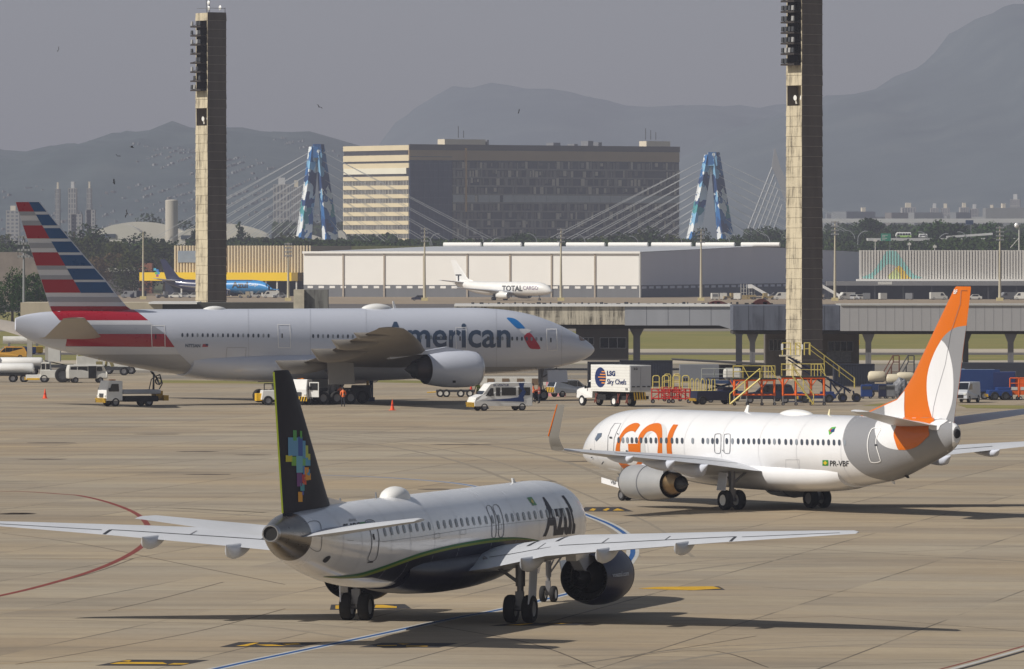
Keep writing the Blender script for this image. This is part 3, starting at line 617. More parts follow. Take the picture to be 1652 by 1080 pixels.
sheet('hedge_bank', [(X(-60, 2520), 2520), (X(300, 2520), 2520), (X(300, 2700), 2700), (X(-60, 2700), 2700)], .05, LAND)

# ---- long white warehouse
phw = R(19.5); d0 = 2120.0; cx0 = X(1032, d0); s = d0 / F
whs = empty('warehouse', (cx0, d0, 0), -phw, 'long white warehouse with a grey shaded side wall and white roof tubes', 'warehouse')
# local -x runs along the lit front to the left, local +y runs back along the shaded side
LF, LS, ze, zr = 105.3, 225.0, 13.25, 14.9
WWALL = mat('warehouse_white_sheet', (242, 240, 235), .6, var=.03, scale=.1); WSIDE = mat('warehouse_shade_tinted_sheet', (200, 203, 216), .65, var=.05, scale=.1, streak=.04); WLOW = mat('warehouse_dark_plinth', (112, 114, 118), .7, var=.12, scale=.3, streak=.1); WROOF = mat('warehouse_roof_sheet', (178, 182, 188), .6, var=.15, scale=.08)  # side sheet is the white cladding with shade put into its colour
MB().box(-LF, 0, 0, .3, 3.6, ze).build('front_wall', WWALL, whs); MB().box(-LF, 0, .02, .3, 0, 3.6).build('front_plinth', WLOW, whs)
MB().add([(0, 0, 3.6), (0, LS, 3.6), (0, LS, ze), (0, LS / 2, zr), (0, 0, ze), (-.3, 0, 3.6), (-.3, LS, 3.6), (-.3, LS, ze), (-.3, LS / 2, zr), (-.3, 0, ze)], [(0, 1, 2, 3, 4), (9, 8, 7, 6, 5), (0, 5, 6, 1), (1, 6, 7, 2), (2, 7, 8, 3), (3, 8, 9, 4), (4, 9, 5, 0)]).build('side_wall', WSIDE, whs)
MB().box(-.28, -.02, 0, LS, 0, 3.6).build('side_plinth', mat('warehouse_shade_tinted_plinth', (84, 88, 100), .7, var=.12, scale=.3), whs)  # front plinth grey repeated, darkened to carry the side's shade
rf = MB(); rf.add([(-LF, -.4, ze + .12), (.2, -.4, ze + .12), (.2, LS / 2, zr + .12), (-LF, LS / 2, zr + .12), (.2, LS, ze + .12), (-LF, LS, ze + .12)], [(0, 1, 2, 3), (3, 2, 4, 5)]); rf.build('roof', WROOF, whs)
MB().box(-LF - .2, .3, -.6, -.35, ze - .35, ze + .3).build('gutter', WWALL, whs); MB().box(.02, .35, -.5, .4, 0, ze + .1).build('corner_trim', DWHITE, whs)
for px in (554, 620, 684, 754, 823, 890, 960):
    u = (px - CX) / F; L = (cx0 - u * d0) / (math.cos(phw) + u * math.sin(phw)); MB().box(-L - .22, -L + .22, -.3, 0, 0, ze - .4).build('buttress', mat('buttress_beige', (176, 164, 148), .7), whs)
for k in range(30): MB().box(-2.4 - k * 3.5 - .1, -.8 - k * 3.5, -.07, .01, 2.6, 3.28).build('skylight_panel', WWALL, whs)
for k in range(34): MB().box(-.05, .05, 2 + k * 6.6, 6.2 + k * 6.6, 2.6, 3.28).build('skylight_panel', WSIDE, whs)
for i, (a, b) in enumerate(((716, 776), (781, 841), (847, 903), (914, 975.6), (982, 1045), (1051.5, 1115.5), (1123.5, 1185), (1196, 1258))):
    ul = [(p - CX) / F for p in (a, b)]; ys_ = LS / 2 - 3; pos = []
    for u in ul:   # local x where the ridge line meets that column
        c_, q_ = math.cos(phw), math.sin(phw); L = (cx0 + ys_ * q_ - u * (d0 + ys_ * c_)) / (c_ + u * -(-q_)); pos.append(-L)
    tb = MB().lathe([(pos[0], .01), (pos[0] + .02, .74), (pos[1] - .02, .74), (pos[1], .01)], (0, ys_, zr + .62), 'x', 16); tb.build('roof_tube', WWALL, whs, smooth=True)
# ---- ribbed white hangar on the right
d0 = 2050.0; hg = empty('ribbed_hangar', (X(1387, d0), d0, 0), 0, 'ribbed white hangar with a pale blue and yellow painted peak, far right', 'hangar')
s = d0 / F; zt, zb, zc_ = Z(404, d0), Z(450.5, d0), Z(461, d0)
MB().box(0, 62, .35, 4, zb, zt - .05).build('wall', mat('hangar_grey_wall', (176, 174, 170), .6, var=.06, scale=.1), hg)
rb = MB(); x_ = 0
while x_ < 62: rb.box(x_, x_ + .52, -.25, .35, zb, zt); x_ += .82
rb.build('rib_cladding', mat('hangar_rib_pale', (206, 203, 197), .6, var=.04, scale=.1), hg)
MB().box(-1, 62, -2.5, .2, zb - .55, zb - .02).build('ledge', WWALL, hg); MB().box(-9.5, 62, -3, .3, zc_, zb - .6).build('canopy', mat('canopy_mid_grey', (126, 126, 128), .65, var=.1, scale=.2), hg)
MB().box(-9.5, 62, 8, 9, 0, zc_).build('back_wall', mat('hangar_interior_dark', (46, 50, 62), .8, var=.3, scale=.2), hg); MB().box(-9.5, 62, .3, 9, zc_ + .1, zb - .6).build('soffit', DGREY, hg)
for x_ in (-9, -4, 4, 12, 20, 28, 36, 44, 52, 60): MB().box(x_, x_ + .35, -2.4, -2.0, 0, zc_).build('canopy_post', DGREY, hg)
def onrib(px, py): return (X(px, d0) - X(1387, d0), -.262, Z(py, d0)), (0, -1, 0)
def ribdecal(nm, lp, m, k=0):
    for i in range(76):
        a = X(1387, d0) + i * .82; pa, pb_ = CX + a / d0 * F, CX + (a + .52) / d0 * F
        bm = fill([lp]); 
        for co, no in (((pa, 0, 0), (-1, 0, 0)), ((pb_, 0, 0), (1, 0, 0))): bmesh.ops.bisect_plane(bm, geom=bm.verts[:] + bm.edges[:] + bm.faces[:], plane_co=co, plane_no=no, clear_outer=True)
        if not bm.faces: bm.free(); continue
        yield bm
def paintribs(nm, lp, m, off=0):
    allb = bmesh.new()
    for bm in ribdecal(nm, lp, m):
        me = bpy.data.meshes.new('t'); bm.to_mesh(me); bm.free(); allb.from_mesh(me); bpy.data.meshes.remove(me)
    bm_obj(nm, allb, lambda a, b: ((onrib(a, b)[0][0], -.262 - off, onrib(a, b)[0][2]), (0, -1, 0)), m, hg)
paintribs('painted_peak', smooth_poly([(1393, 449.5), (1407, 440), (1421, 420), (1430, 406), (1437, 404.6), (1446, 406), (1452, 414), (1464, 430), (1474, 443), (1484, 449.5)], 3) , mat('pale_aqua_paint', (150, 206, 200), .6, var=.05))
paintribs('painted_peak_inner', smooth_poly([(1411, 449.6), (1422, 436), (1431, 427), (1438, 427), (1446, 430), (1456, 440), (1466, 449.6)], 3), mat('hangar_rib_pale_two', (200, 196, 190), .6, var=.04), .006)
paintribs('painted_peak_yellow', smooth_poly([(1432, 449.8), (1441, 437), (1448, 430), (1452, 429.6), (1458, 436), (1465, 446), (1469, 449.8)], 3), mat('warm_yellow_paint', (228, 196, 84), .6, var=.05), .012)
paintribs('painted_peak_lime', smooth_poly([(1432, 449.9), (1439, 440), (1445, 434.6), (1450, 440), (1453, 449.9)], 3), mat('pale_lime_paint', (206, 218, 150), .6, var=.05), .018)
MB().box(5, 9, -3.06, -3, zc_ + .3, zc_ + 1.1).build('sign_board', DWHITE, hg)
# the same hangar's grey end between tower and ribs

# ---- tan corrugated hangar with the yellow band, left
d0 = 2180.0; lh = empty('tan_hangar', (X(282, d0), d0, 0), 0, 'tan corrugated hangar above a long bright yellow band, left of the white warehouse', 'hangar')
w1 = X(492, d0) - X(282, d0); zt, zm, zb = Z(397, d0), Z(440, d0), Z(453.5, d0)
MB().box(0, w1, .4, 40, zm, zt).build('wall', mat('tan_sheet_wall', (176, 160, 134), .65, var=.06, scale=.1), lh)
rb = MB(); x_ = 0
while x_ < w1 + 2: rb.box(x_, x_ + .45, .1, .4, zm, zt + .1); x_ += .9
rb.build('rib_cladding', mat('tan_rib', (204, 190, 162), .65, var=.05, scale=.2), lh)
MB().box(X(234, d0) - X(282, d0), X(479, d0) - X(282, d0), -4, .1, zb, zm).build('yellow_fascia', mat('bright_yellow_fascia', (244, 204, 16), .5, var=.04, scale=.2), lh)
MB().box(X(479, d0) - X(282, d0), X(489, d0) - X(282, d0), -4, .1, zb, zm).build('fascia_end', mat('shade_toned_yellow', (150, 124, 42), .6), lh)  # end of the yellow fascia, its shade painted into the colour
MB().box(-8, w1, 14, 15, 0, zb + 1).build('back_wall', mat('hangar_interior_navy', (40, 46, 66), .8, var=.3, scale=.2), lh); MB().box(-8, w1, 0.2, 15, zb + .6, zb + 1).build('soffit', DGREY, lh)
MB().box(1.2, 7, -.1, .09, Z(424, d0), Z(405, d0)).build('grey_panel', mat('blue_grey_panel', (132, 144, 158), .6), lh)
for px in (300, 340, 380, 430, 436, 454, 485): x_ = X(px, d0) - X(282, d0); MB().box(x_, x_ + .4, -3.6, -3.2, 0, zb).build('post', DWHITE, lh)
for o in list(lh.children):
    for v in o.data.vertices: v.co.x = (v.co.x - w1) * 1.08
lh.location = (X(491, d0), d0, 0); lh.rotation_euler = (0, 0, -phw)
gr_ = empty('green_roofed_shed', (X(630, 2300), 2300, 0), 0, 'low shed with a mossy green roof behind the white warehouse', 'shed')
MB().box(-26, 26, 0, 20, 0, Z(397, 2300)).build('roof', mat('mossy_green_roof', (96, 98, 56), .8, var=.2), gr_)
# small roadside structures left
sb = empty('low_depot', (X(150, 2230), 2230, 0), 0, 'low white depot with a flat roof between the striped tail and the tan hangar', 'building'); s = 2230 / F
MB().box(0, 62 * s, 0, 10, Z(440, 2230), Z(433, 2230)).build('roof', DWHITE, sb); MB().box(2, 58 * s, 1, 9, 0, Z(440, 2230)).build('wall', mat('depot_grey_shade', (96, 92, 96), .8, var=.2), sb)
MB().box(57 * s, 72 * s, -2, 8, 0, Z(432, 2230)).build('stair_block', DWHITE, sb); MB().box(60 * s, 63 * s, -2.06, -2, Z(452, 2230), Z(445, 2230)).build('window', GLASS, sb); MB().box(66 * s, 69 * s, -2.06, -2, Z(452, 2230), Z(445, 2230)).build('window', GLASS, sb)
rfh = empty('tiled_roof_house', (X(205, 2300), 2300, 0), 0, 'low house with a terracotta roof behind the depot', 'house'); s = 2300 / F
MB().prism([(-22 * s, 0), (-22 * s, Z(434, 2300)), (-8 * s, Z(426, 2300)), (0, Z(425, 2300)), (40 * s, Z(425, 2300)), (40 * s, 0)], 0, 10).build('roof', mat('terracotta_tiles', (150, 96, 72), .8, var=.2), rfh)
lr = empty('shingle_roof_house', (X(10, 1900), 1900, 0), 0, 'grey-brown tiled roof at the left edge behind the dark tree', 'house'); s = 1900 / F
MB().prism([(-60 * s, 0), (-60 * s, Z(420, 1900)), (-20 * s, Z(407, 1900)), (20 * s, Z(407, 1900)), (58 * s, Z(428, 1900)), (58 * s, 0)], 0, 18).build('roof', mat('weathered_tiles', (140, 130, 118), .85, var=.25, scale=.3), lr)

# ---- floodlight masts
MST = mat('mast_concrete', (190, 182, 158), .75, var=.15, scale=.3, streak=.1); MSTG = mat('mast_grey_steel', (140, 142, 146), .6, var=.1)
def mast(px, ytop, ybase, d, label, m=MST, lamps=True, r0=.42):
    r = empty('floodlight_mast', (X(px, d), d, 0), 0, label, 'floodlight mast', 'floodlight masts on the far apron'); zt = Z(ytop, d)
    MB().bar((0, 0, 0), (0, 0, zt), r0, .16, 10).build('pole', m, r)
    MB().box(-.9, .9, -.9, .9, 0, .9).build('plinth', mat('plinth_cream', (206, 192, 140), .7, var=.1), r)
    if lamps:
        f = MB()
        for z in (.3, 1.4, 2.5, 3.6): f.bar((-1.0, 0, zt - z), (1.0, 0, zt - z), .07, n=4)
        for x_ in (-1, 1): f.bar((x_, 0, zt - 3.9), (x_, 0, zt), .06, n=4)
        f.build('lamp_rack', DGREY, r)
        for z in (.3, 1.4, 2.5, 3.6):
            for x_ in (-.85, -.3, .3, .85): MB().box(x_ - .2, x_ + .2, -.3, -.02, zt - z - .18, zt - z + .2).build('floodlight', MSTG, r)
    return r
for px, yt, lab in ((465, 392, 'floodlight mast in front of the tan hangar near the white warehouse'), (685, 368, 'floodlight mast left of the small white freight plane'), (905, 369, 'floodlight mast just right of the small freight plane nose'), (1131, 370, 'floodlight mast before the shaded warehouse side'), (1347, 357, 'floodlight mast just right of the tall right tower'), (1613, 366, 'floodlight mast at the far right by the ribbed hangar')):
    mast(px, yt, 487, 1990, lab)
mast(231, 374, 478, 2050, 'bare cream pole left of the tan hangar', MST, False, .35); mast(38.5, 380, 540, 1230, 'grey lamp mast behind the striped tail', MSTG, True, .28)
# street lamps, road sign, buses on the elevated highway
def lampp(px, ytop, d, sd, label):
    r = empty('street_lamp', (X(px, d), d, 0), 0, label, 'street lamp', 'curved highway lamps'); zt = Z(ytop, d)
    mb = MB(); pts = [(0, 0, 0), (0, 0, zt - 3)] + [(sd * 3.2 * (1 - math.cos(t)), 0, zt - 3 + 3 * math.sin(t)) for t in (.3, .6, .9, 1.2, 1.5)]; mb.path(pts, .16, 6); mb.build('pole', MSTG, r)
    MB().box(sd * 3 - .5, sd * 3 + .5, -.2, .2, zt - .2, zt + .05).build('lamp_head', MSTG, r)
for px, yt, sd in ((694, 377, 1), (697, 381, -1), (780, 376, -1), (790, 384, 1), (866, 377, -1), (944, 378, -1), (1030, 381, -1), (1100, 378, -1), (1177, 376, -1), (1242, 377, -1), (1379, 372, -1), (1384, 373, 1), (1497, 374, -1), (1514, 377, 1), (1560, 374, -1)):
    lampp(px, yt, 2580, sd, 'curved highway lamp at column %s, arm to the %s' % ({694: 'left of the blue glass bay', 697: 'right under the blue glass bay', 780: 'above the second roof tube', 790: 'above the third roof tube', 866: 'above the fourth roof tube', 944: 'above the fifth roof tube', 1030: 'above the sixth roof tube', 1100: 'left of the right painted tower', 1177: 'inside the right painted tower', 1242: 'left of the tall right tower', 1379: 'nearer the tall right tower', 1384: 'beside the green road sign', 1497: 'right of the minibus', 1514: 'past the minibus', 1560: 'below the blue road sign'}[px], 'left' if sd < 0 else 'right'))
r = empty('road_sign', (X(1429, 2500), 2500, 0), 0, 'green highway direction sign above the ribbed hangar', 'road sign'); s = 2500 / F
MB().box(-8 * s, 8 * s, -.1, .1, Z(389, 2500), Z(377, 2500)).build('board', mat('sign_green', (32, 130, 104), .5, var=.05), r)
for k, (y, w_) in enumerate(((379.5, 9), (382, 5), (384.4, 8), (386.8, 5))): MB().box(-6 * s, (-6 + w_) * s, -.16, -.1, Z(y + .9, 2500), Z(y, 2500)).build('lettering', DWHITE, r)
MB().box(6.4 * s, 7 * s, -.1, .1, 0, Z(389, 2500)).build('post', MSTG, r)
r = empty('road_sign', (X(1564, 2700), 2700, 0), 0, 'small dark blue highway sign on a pole, far right', 'road sign'); s = 2700 / F
MB().box(-6.2 * s, 6.2 * s, -.1, .1, Z(362.5, 2700), Z(355.5, 2700)).build('board', mat('sign_dark_blue', (40, 62, 92), .5), r); MB().box(2 * s, 2.8 * s, -.1, .1, 0, Z(362, 2700)).build('post', MSTG, r)
r = empty('elevated_highway', (X(1560, 2660), 2660, 0), 0, 'pale elevated highway deck curving past the trees at the right', 'bridge'); s = 2660 / F
zd = Z(384.5, 2660); MB().box(-160 * s, 160 * s, 0, 10, zd - 1.0, zd).build('deck', PGY, r); MB().add([(-30 * s, 12, zd), (45 * s, 12, zd + 1.2), (45 * s, 12, zd + 2.0), (-30 * s, 12, zd + .8), (-30 * s, 14, zd), (45 * s, 14, zd + 1.2), (45 * s, 14, zd + 2.0), (-30 * s, 14, zd + .8)], [(0, 1, 2, 3), (7, 6, 5, 4), (0, 4, 5, 1), (3, 2, 6, 7), (1, 5, 6, 2), (0, 3, 7, 4)]).build('ramp', PGY, r)
pb = MB()
for k in range(9): pb.box((-150 + 36 * k) * s, (-147 + 36 * k) * s, 3, 6, 0, zd - 1)
pb.build('pier', PGY, r)
def bus(px, w_, h_, body, low, label):
    d = 2664; r = empty('bus', (X(px, d), d, zd), 0, label, 'bus'); L = w_ / F * d / 2; hh = h_ / F * d
    MB().m(0).box(-L, L, -1.2, 1.2, hh * .45, hh, tx=.15, ty=.1).m(1).box(-L, L, -1.22, 1.22, .3, hh * .45).build('body', [body, low], r, bevel=.08)
    for k in range(5): MB().box(-L + .3 + k * (2 * L - .5) / 5, -L + .1 + (k + 1) * (2 * L - .5) / 5, -1.26, -1.1, hh * .5, hh * .8).build('window', GLASS, r)
    for k in (-.65, .6): wh = MB(); wheel(wh, (k * L, -1.1, .4), .42, .3); wh.build('wheel', [BLACK, GREYP], r)
bus(1458, 24, 9.6, WHITE, mat('bus_lime_side', (150, 186, 96), .5), 'white and lime city bus on the elevated highway'); bus(1489, 14, 7, WHITE, WHITE, 'white minibus on the elevated highway'); bus(1447.5, 6, 7.5, WHITE, WHITE, 'small white van nose just behind the green road sign')
r = empty('radar_tower', (X(1640, 2300), 2300, 0), 0, 'pole with a white radar ball at the right edge', 'radar'); s = 2300 / F
MB().bar((4 * s, 0, 0), (4 * s, 0, Z(367, 2300)), .2, n=6).bar((-10 * s, 0, Z(400, 2300)), (4 * s, 0, Z(384, 2300)), .1).build('pole', DWHITE, r); MB().lathe([(-.85, .01), (-.6, .6), (0, .85), (.6, .6), (.85, .01)], (0, 0, Z(364, 2300)), 'z', 16).build('ball', WHITE, r, smooth=True)
for k, (px, py) in enumerate(((1412, 390), (1467, 396), (1508, 400))):
    r = empty('roof_lamp', (X(px, 2100), 2100, 0), 0, '%s small roof floodlight above the ribbed hangar' % ('leftmost', 'middle', 'rightmost')[k], 'floodlight', 'small floodlights above the ribbed hangar')
    MB().bar((0, 0, 0), (0, 0, Z(py - 5, 2100)), .12).build('pole', DWHITE, r); MB().box(-.5, .5, -.2, .2, Z(py, 2100), Z(py - 3.5, 2100)).build('lamp', DWHITE, r)
# birds
BB = mat('bird_black', (24, 24, 26), .8, var=0)
for k, (px, py, sc, lab) in enumerate(((213, 238, 1.3, 'dark bird banking with raised wings over the left hills'), (190, 252, .9, 'small dark bird below the banking bird'), (515, 173, .9, 'lone dark bird between the left tower and the mountain'), (184, 294, .9, 'small dark bird over the left hazy towers'), (95, 80, .7, 'tiny bird high in the left sky'), (205, 345, 1.1, 'dark bird low above the left halls'), (837, 180, .6, 'tiny bird above the roof of the office building'))):
    d = 900; mb = MB(); q_ = sc * .7
    mb.loft([[(x_, r_ * math.cos(t), r_ * math.sin(t)) for t in (0, 1.05, 2.1, 3.14, 4.2, 5.24)] for x_, r_ in ((-.35 * q_, .01), (-.2 * q_, .04 * q_), (0, .07 * q_), (.2 * q_, .05 * q_), (.32 * q_, .01))])
    for sd in (1, -1): mb.add([(.12 * q_, sd * .05, 0), (-.12 * q_, sd * .05, 0), (-.2 * q_, sd * .45 * q_, .18 * q_), (-.1 * q_, sd * .8 * q_, .1 * q_), (.1 * q_, sd * .45 * q_, .22 * q_)], [(0, 1, 2, 3, 4)])
    o = mb.build('bird', BB); o.location = (X(px, d), d, Z(py, d)); o.rotation_euler = (.3 * k, .2, k * 1.1); tag(o, lab, 'bird', 'birds in the sky')
# ------------------------------------------------------------------ airliners
def foil(n=9):
    """closed aerofoil outline: (chord fraction, thickness factor -1..1), upper then lower"""
    f = lambda c: (0.2969 * c ** .5 - .126 * c - .3516 * c * c + .2843 * c ** 3 - .1036 * c ** 4) * 5
    cs = [0.5 * (1 - math.cos(math.pi * i / n)) for i in range(n + 1)]
    up = [(c, f(c)) for c in cs]; lo = [(c, -f(c)) for c in cs[1:-1]]
    return up + lo[::-1]
FOIL = foil()
def wing_rings(st, side):
    rings = []
    for (y, xl, xt, zl, zt, tc) in st:
        ch = xl - xt
        rings.append([(xl - c * ch, side * y, zl + (zt - zl) * c + t * tc * ch + 0.012 * ch * 4 * c * (1 - c)) for c, t in FOIL])
    return rings
def interp(tab, x, k):
    """monotone piecewise cubic through a table sorted by its first column"""
    if x <= tab[0][0]: return tab[0][k]
    if x >= tab[-1][0]: return tab[-1][k]
    for i in range(len(tab) - 1):
        if tab[i][0] <= x <= tab[i + 1][0]: break
    h = tab[i + 1][0] - tab[i][0]; s = (tab[i + 1][k] - tab[i][k]) / h
    def slope(j):
        if j <= 0 or j >= len(tab) - 1:
            jj = min(max(j, 1), len(tab) - 1); return (tab[jj][k] - tab[jj - 1][k]) / (tab[jj][0] - tab[jj - 1][0])
        a = (tab[j][k] - tab[j - 1][k]) / (tab[j][0] - tab[j - 1][0]); b = (tab[j + 1][k] - tab[j][k]) / (tab[j + 1][0] - tab[j][0])
        return 0 if a * b <= 0 else 2 * a * b / (a + b)
    m0, m1 = slope(i), slope(i + 1); t = (x - tab[i][0]) / h
    return (2 * t ** 3 - 3 * t * t + 1) * tab[i][k] + (t ** 3 - 2 * t * t + t) * h * m0 + (-2 * t ** 3 + 3 * t * t) * tab[i + 1][k] + (t ** 3 - t * t) * h * m1

class Plane:
    def __init__(s, name, ox, oy, hx, hy, prof, label, cat='airliner'):
        s.ox, s.oy, s.hx, s.hy, s.prof = ox, oy, hx, hy, prof
        s.root = empty(name, (ox, oy, 0), math.atan2(hy, hx), label, cat)
    def loc(s, px, py, y):
        u = (px - CX) / F
        x = (u * (s.oy + s.hx * y) - s.ox + s.hy * y) / (s.hx - u * s.hy)
        Y = s.oy + s.hy * x + s.hx * y
        return x, H - (py - HY) / F * Y
    def sec(s, x):
        t, b, w_ = (interp(s.prof, x, k) for k in (1, 2, 3)); return (t + b) / 2, (t - b) / 2, w_
    def onfus(s, side, off=0.012):
        def fn(px, py):
            w0 = s.sec(s.loc(px, py, 0)[0])[2]; y = side * w0
            for _ in range(26):
                x, z = s.loc(px, py, y); zc, hh, hw = s.sec(x)
                t = max(-1, min(1, (z - zc) / max(hh, .01)))
                y = y * .55 + .45 * side * hw * math.sqrt(max(0, 1 - t * t))
            c = math.sqrt(max(0, 1 - t * t))
            return (x, side * (hw + off) * c, zc + (hh + off) * t), (0, side * c / max(hw, .1), t / max(hh, .1))
        return fn
    def onlocal(s, side, off=0.012):
        """decal given in the aircraft's own (x, z) metres"""
        def fn(x, z):
            zc, hh, hw = s.sec(x); t = max(-1, min(1, (z - zc) / max(hh, .01))); c = math.sqrt(max(0, 1 - t * t))
            return (x, side * (hw + off) * c, zc + (hh + off) * t), (0, side * c / max(hw, .1), t / max(hh, .1))
        return fn
    def fint(s, x, z):
        f = s.fin
        for i in range(len(f) - 1):
            if f[i][0] <= z <= f[i + 1][0]: break
        else: i = 0 if z < f[0][0] else len(f) - 2
        k = max(0, min(1, (z - f[i][0]) / (f[i + 1][0] - f[i][0])))
        xl, xt, tc = (f[i][j] + (f[i + 1][j] - f[i][j]) * k for j in (1, 2, 3)); ch = xl - xt
        c = max(0.0, min(1, (xl - x) / ch))
        return (0.2969 * c ** .5 - .126 * c - .3516 * c * c + .2843 * c ** 3 - .1036 * c ** 4) * 5 * tc * ch
    def onfin(s, side, off=0.012):
        def fn(px, py):
            y = side * .15
            for _ in range(8):
                x, z = s.loc(px, py, y); y = side * s.fint(x, z)
            return (x, side * (abs(y) + off), z), (0, side, 0)
        return fn
    def decal(s, name, loops, fn, m, parent=None, cx=6, cy=3):
        return bm_obj(name, fill(loops, cx, cy), fn, m, parent if parent is not None else s.fus)
    def line(s, name, pts, wd, fn, m, closed=False, parent=None, k=1):
        """thin painted line through photo-pixel points, wd pixels wide"""
        if k > 1: pts = smooth_poly(pts, k, closed)
        n = len(pts); L, Rr = [], []
        for i in range(n):
            a = pts[(i - 1) % n] if closed or i > 0 else pts[i]; b = pts[(i + 1) % n] if closed or i < n - 1 else pts[i]
            dx, dy = b[0] - a[0], b[1] - a[1]; q = math.hypot(dx, dy) or 1
            L.append((pts[i][0] - dy / q * wd / 2, pts[i][1] + dx / q * wd / 2)); Rr.append((pts[i][0] + dy / q * wd / 2, pts[i][1] - dx / q * wd / 2))
        bm = bmesh.new()
        va = [bm.verts.new((*p, 0)) for p in L]; vb = [bm.verts.new((*p, 0)) for p in Rr]
        for i in range(n if closed else n - 1):
            j = (i + 1) % n; bm.faces.new((va[i], va[j], vb[j], vb[i]))
        gridcut(bm, None, 3)
        return bm_obj(name, bm, fn, m, parent if parent is not None else s.fus)
    def text(s, name, body, quad, fn, m, bold=0.03, parent=None, bulge=0, cuts=(0.03, 0.08), shear=0.0):
        """quad: TL, TR, BR, BL in photo pixels"""
        bm = gridcut(text_bm(body, bold, shear), cuts[0], cuts[1]); TL, TR, BR, BL = quad
        for v in bm.verts:
            a, b = v.co.x, 1 - v.co.y
            p = [(TL[i] * (1 - a) + TR[i] * a) * (1 - b) + (BL[i] * (1 - a) + BR[i] * a) * b for i in (0, 1)]
            v.co = Vector((p[0] + bulge * 4 * b * (1 - b), p[1], 0))
        return bm_obj(name, bm, fn, m, parent if parent is not None else s.fus)
    def windows(s, pts, w_, h_, fn, m, lean=0.0, sq=2.6):
        for (px, py) in pts:
            lp = []
            for k in range(14):
                t = 2 * math.pi * k / 14; c, q = math.cos(t), math.sin(t)
                a = abs(c) ** (2 / sq) * (1 if c > 0 else -1) * w_ / 2; b = abs(q) ** (2 / sq) * (1 if q > 0 else -1) * h_ / 2
                lp.append((px + a + lean * b, py + b))
            s.decal('window', [lp], fn, m if (px * 7.31 + h_ * 3.7) % 1 > .22 else WIN2, cx=None, cy=max(1.2, h_ / 4))
    def fuselage(s, m, n=44, step=None):
        xs = []; p = s.prof
        for i in range(len(p) - 1):
            k = max(2, int((p[i + 1][0] - p[i][0]) / (step or (p[-1][0] - p[0][0]) / 110)))
            xs += [p[i][0] + (p[i + 1][0] - p[i][0]) * j / k for j in range(k)]
        xs.append(p[-1][0])
        rings = []
        for x in xs:
            zc, hh, hw = s.sec(x); rings.append([(x, hw * math.cos(2 * math.pi * k / n), zc + hh * math.sin(2 * math.pi * k / n)) for k in range(n)])
        s.fus = MB().loft(rings).build('fuselage', m, s.root, smooth=True, ang=50)
        return s.fus
    def wings(s, st, m, name='wing'):
        out = []
        for side in (1, -1):
            out.append(MB().loft(wing_rings(st, side)).build(name, m, s.root, smooth=True, ang=40))
        return out
    def fin_(s, f, m, name='tail_fin'):
        s.fin = f; rings = []
        for (z, xl, xt, tc) in f:
            ch = xl - xt; rings.append([(xl - c * ch, t * tc * ch, z) for c, t in FOIL])
        s.finobj = MB().loft(rings).build(name, m, s.root, smooth=True, ang=40)
        return s.finobj
    def zwing(s, st, x, y, top=False):
        for i in range(len(st) - 1):
            if st[i][0] <= y <= st[i + 1][0]: break
        k = (y - st[i][0]) / (st[i + 1][0] - st[i][0]); q = [st[i][j] + (st[i + 1][j] - st[i][j]) * k for j in range(6)]
        c = max(0, min(1, (q[1] - x) / (q[1] - q[2]))); ch = q[1] - q[2]
        th = (0.2969 * c ** .5 - .126 * c - .3516 * c * c + .2843 * c ** 3 - .1036 * c ** 4) * 5 * q[5] * ch
        return q[3] + (q[4] - q[3]) * c + 0.048 * ch * c * (1 - c) + (th if top else -th)
    def wline(s, st, side, pts, wd, m, parent):
        """gap line on the wing's upper face; pts are (y, chord fraction)"""
        mb = MB()
        def P(y, c, dx):
            for i in range(len(st) - 1):
                if st[i][0] <= y <= st[i + 1][0]: break
            k = (y - st[i][0]) / (st[i + 1][0] - st[i][0]); xl = st[i][1] + (st[i + 1][1] - st[i][1]) * k; xt = st[i][2] + (st[i + 1][2] - st[i][2]) * k
            x = xl - c * (xl - xt) + dx
            return (x, side * y, s.zwing(st, x, y, True) + .012)
        n = 10
        for (a, b) in zip(pts, pts[1:]):
            for j in range(n):
                t0, t1 = j / n, (j + 1) / n
                y0, c0 = a[0] + (b[0] - a[0]) * t0, a[1] + (b[1] - a[1]) * t0; y1, c1 = a[0] + (b[0] - a[0]) * t1, a[1] + (b[1] - a[1]) * t1
                if abs(a[0] - b[0]) < .01:
                    mb.quad(P(y0 - wd / 2, c0, 0), P(y0 + wd / 2, c0, 0), P(y1 + wd / 2, c1, 0), P(y1 - wd / 2, c1, 0))
                else: mb.quad(P(y0, c0, wd / 2), P(y0, c0, -wd / 2), P(y1, c1, -wd / 2), P(y1, c1, wd / 2))
        mb.build('panel_gap', m, parent)
    def fairing(s, x0, x1, y, zt, depth, wd, m, parent=None, name='flap_fairing', tailflat=False):
        """canoe fairing under the wing, x0 rear end, x1 front end"""
        rings = []; n = 9
        for i in range(n):
            t = i / (n - 1); r = math.sin(math.pi * (t ** .6 if not tailflat else .12 + .88 * t) ) ** .55 if 0 < t < 1 else .06
            if tailflat and t == 0: r = .45
            x = x0 + (x1 - x0) * t; d = depth * r
            rings.append([(x, y + wd / 2 * r * math.cos(2 * math.pi * k / 12), zt - d / 2 + d / 2 * math.sin(2 * math.pi * k / 12)) for k in range(12)])
        return MB().loft(rings).build(name, m, parent or s.root, smooth=True)
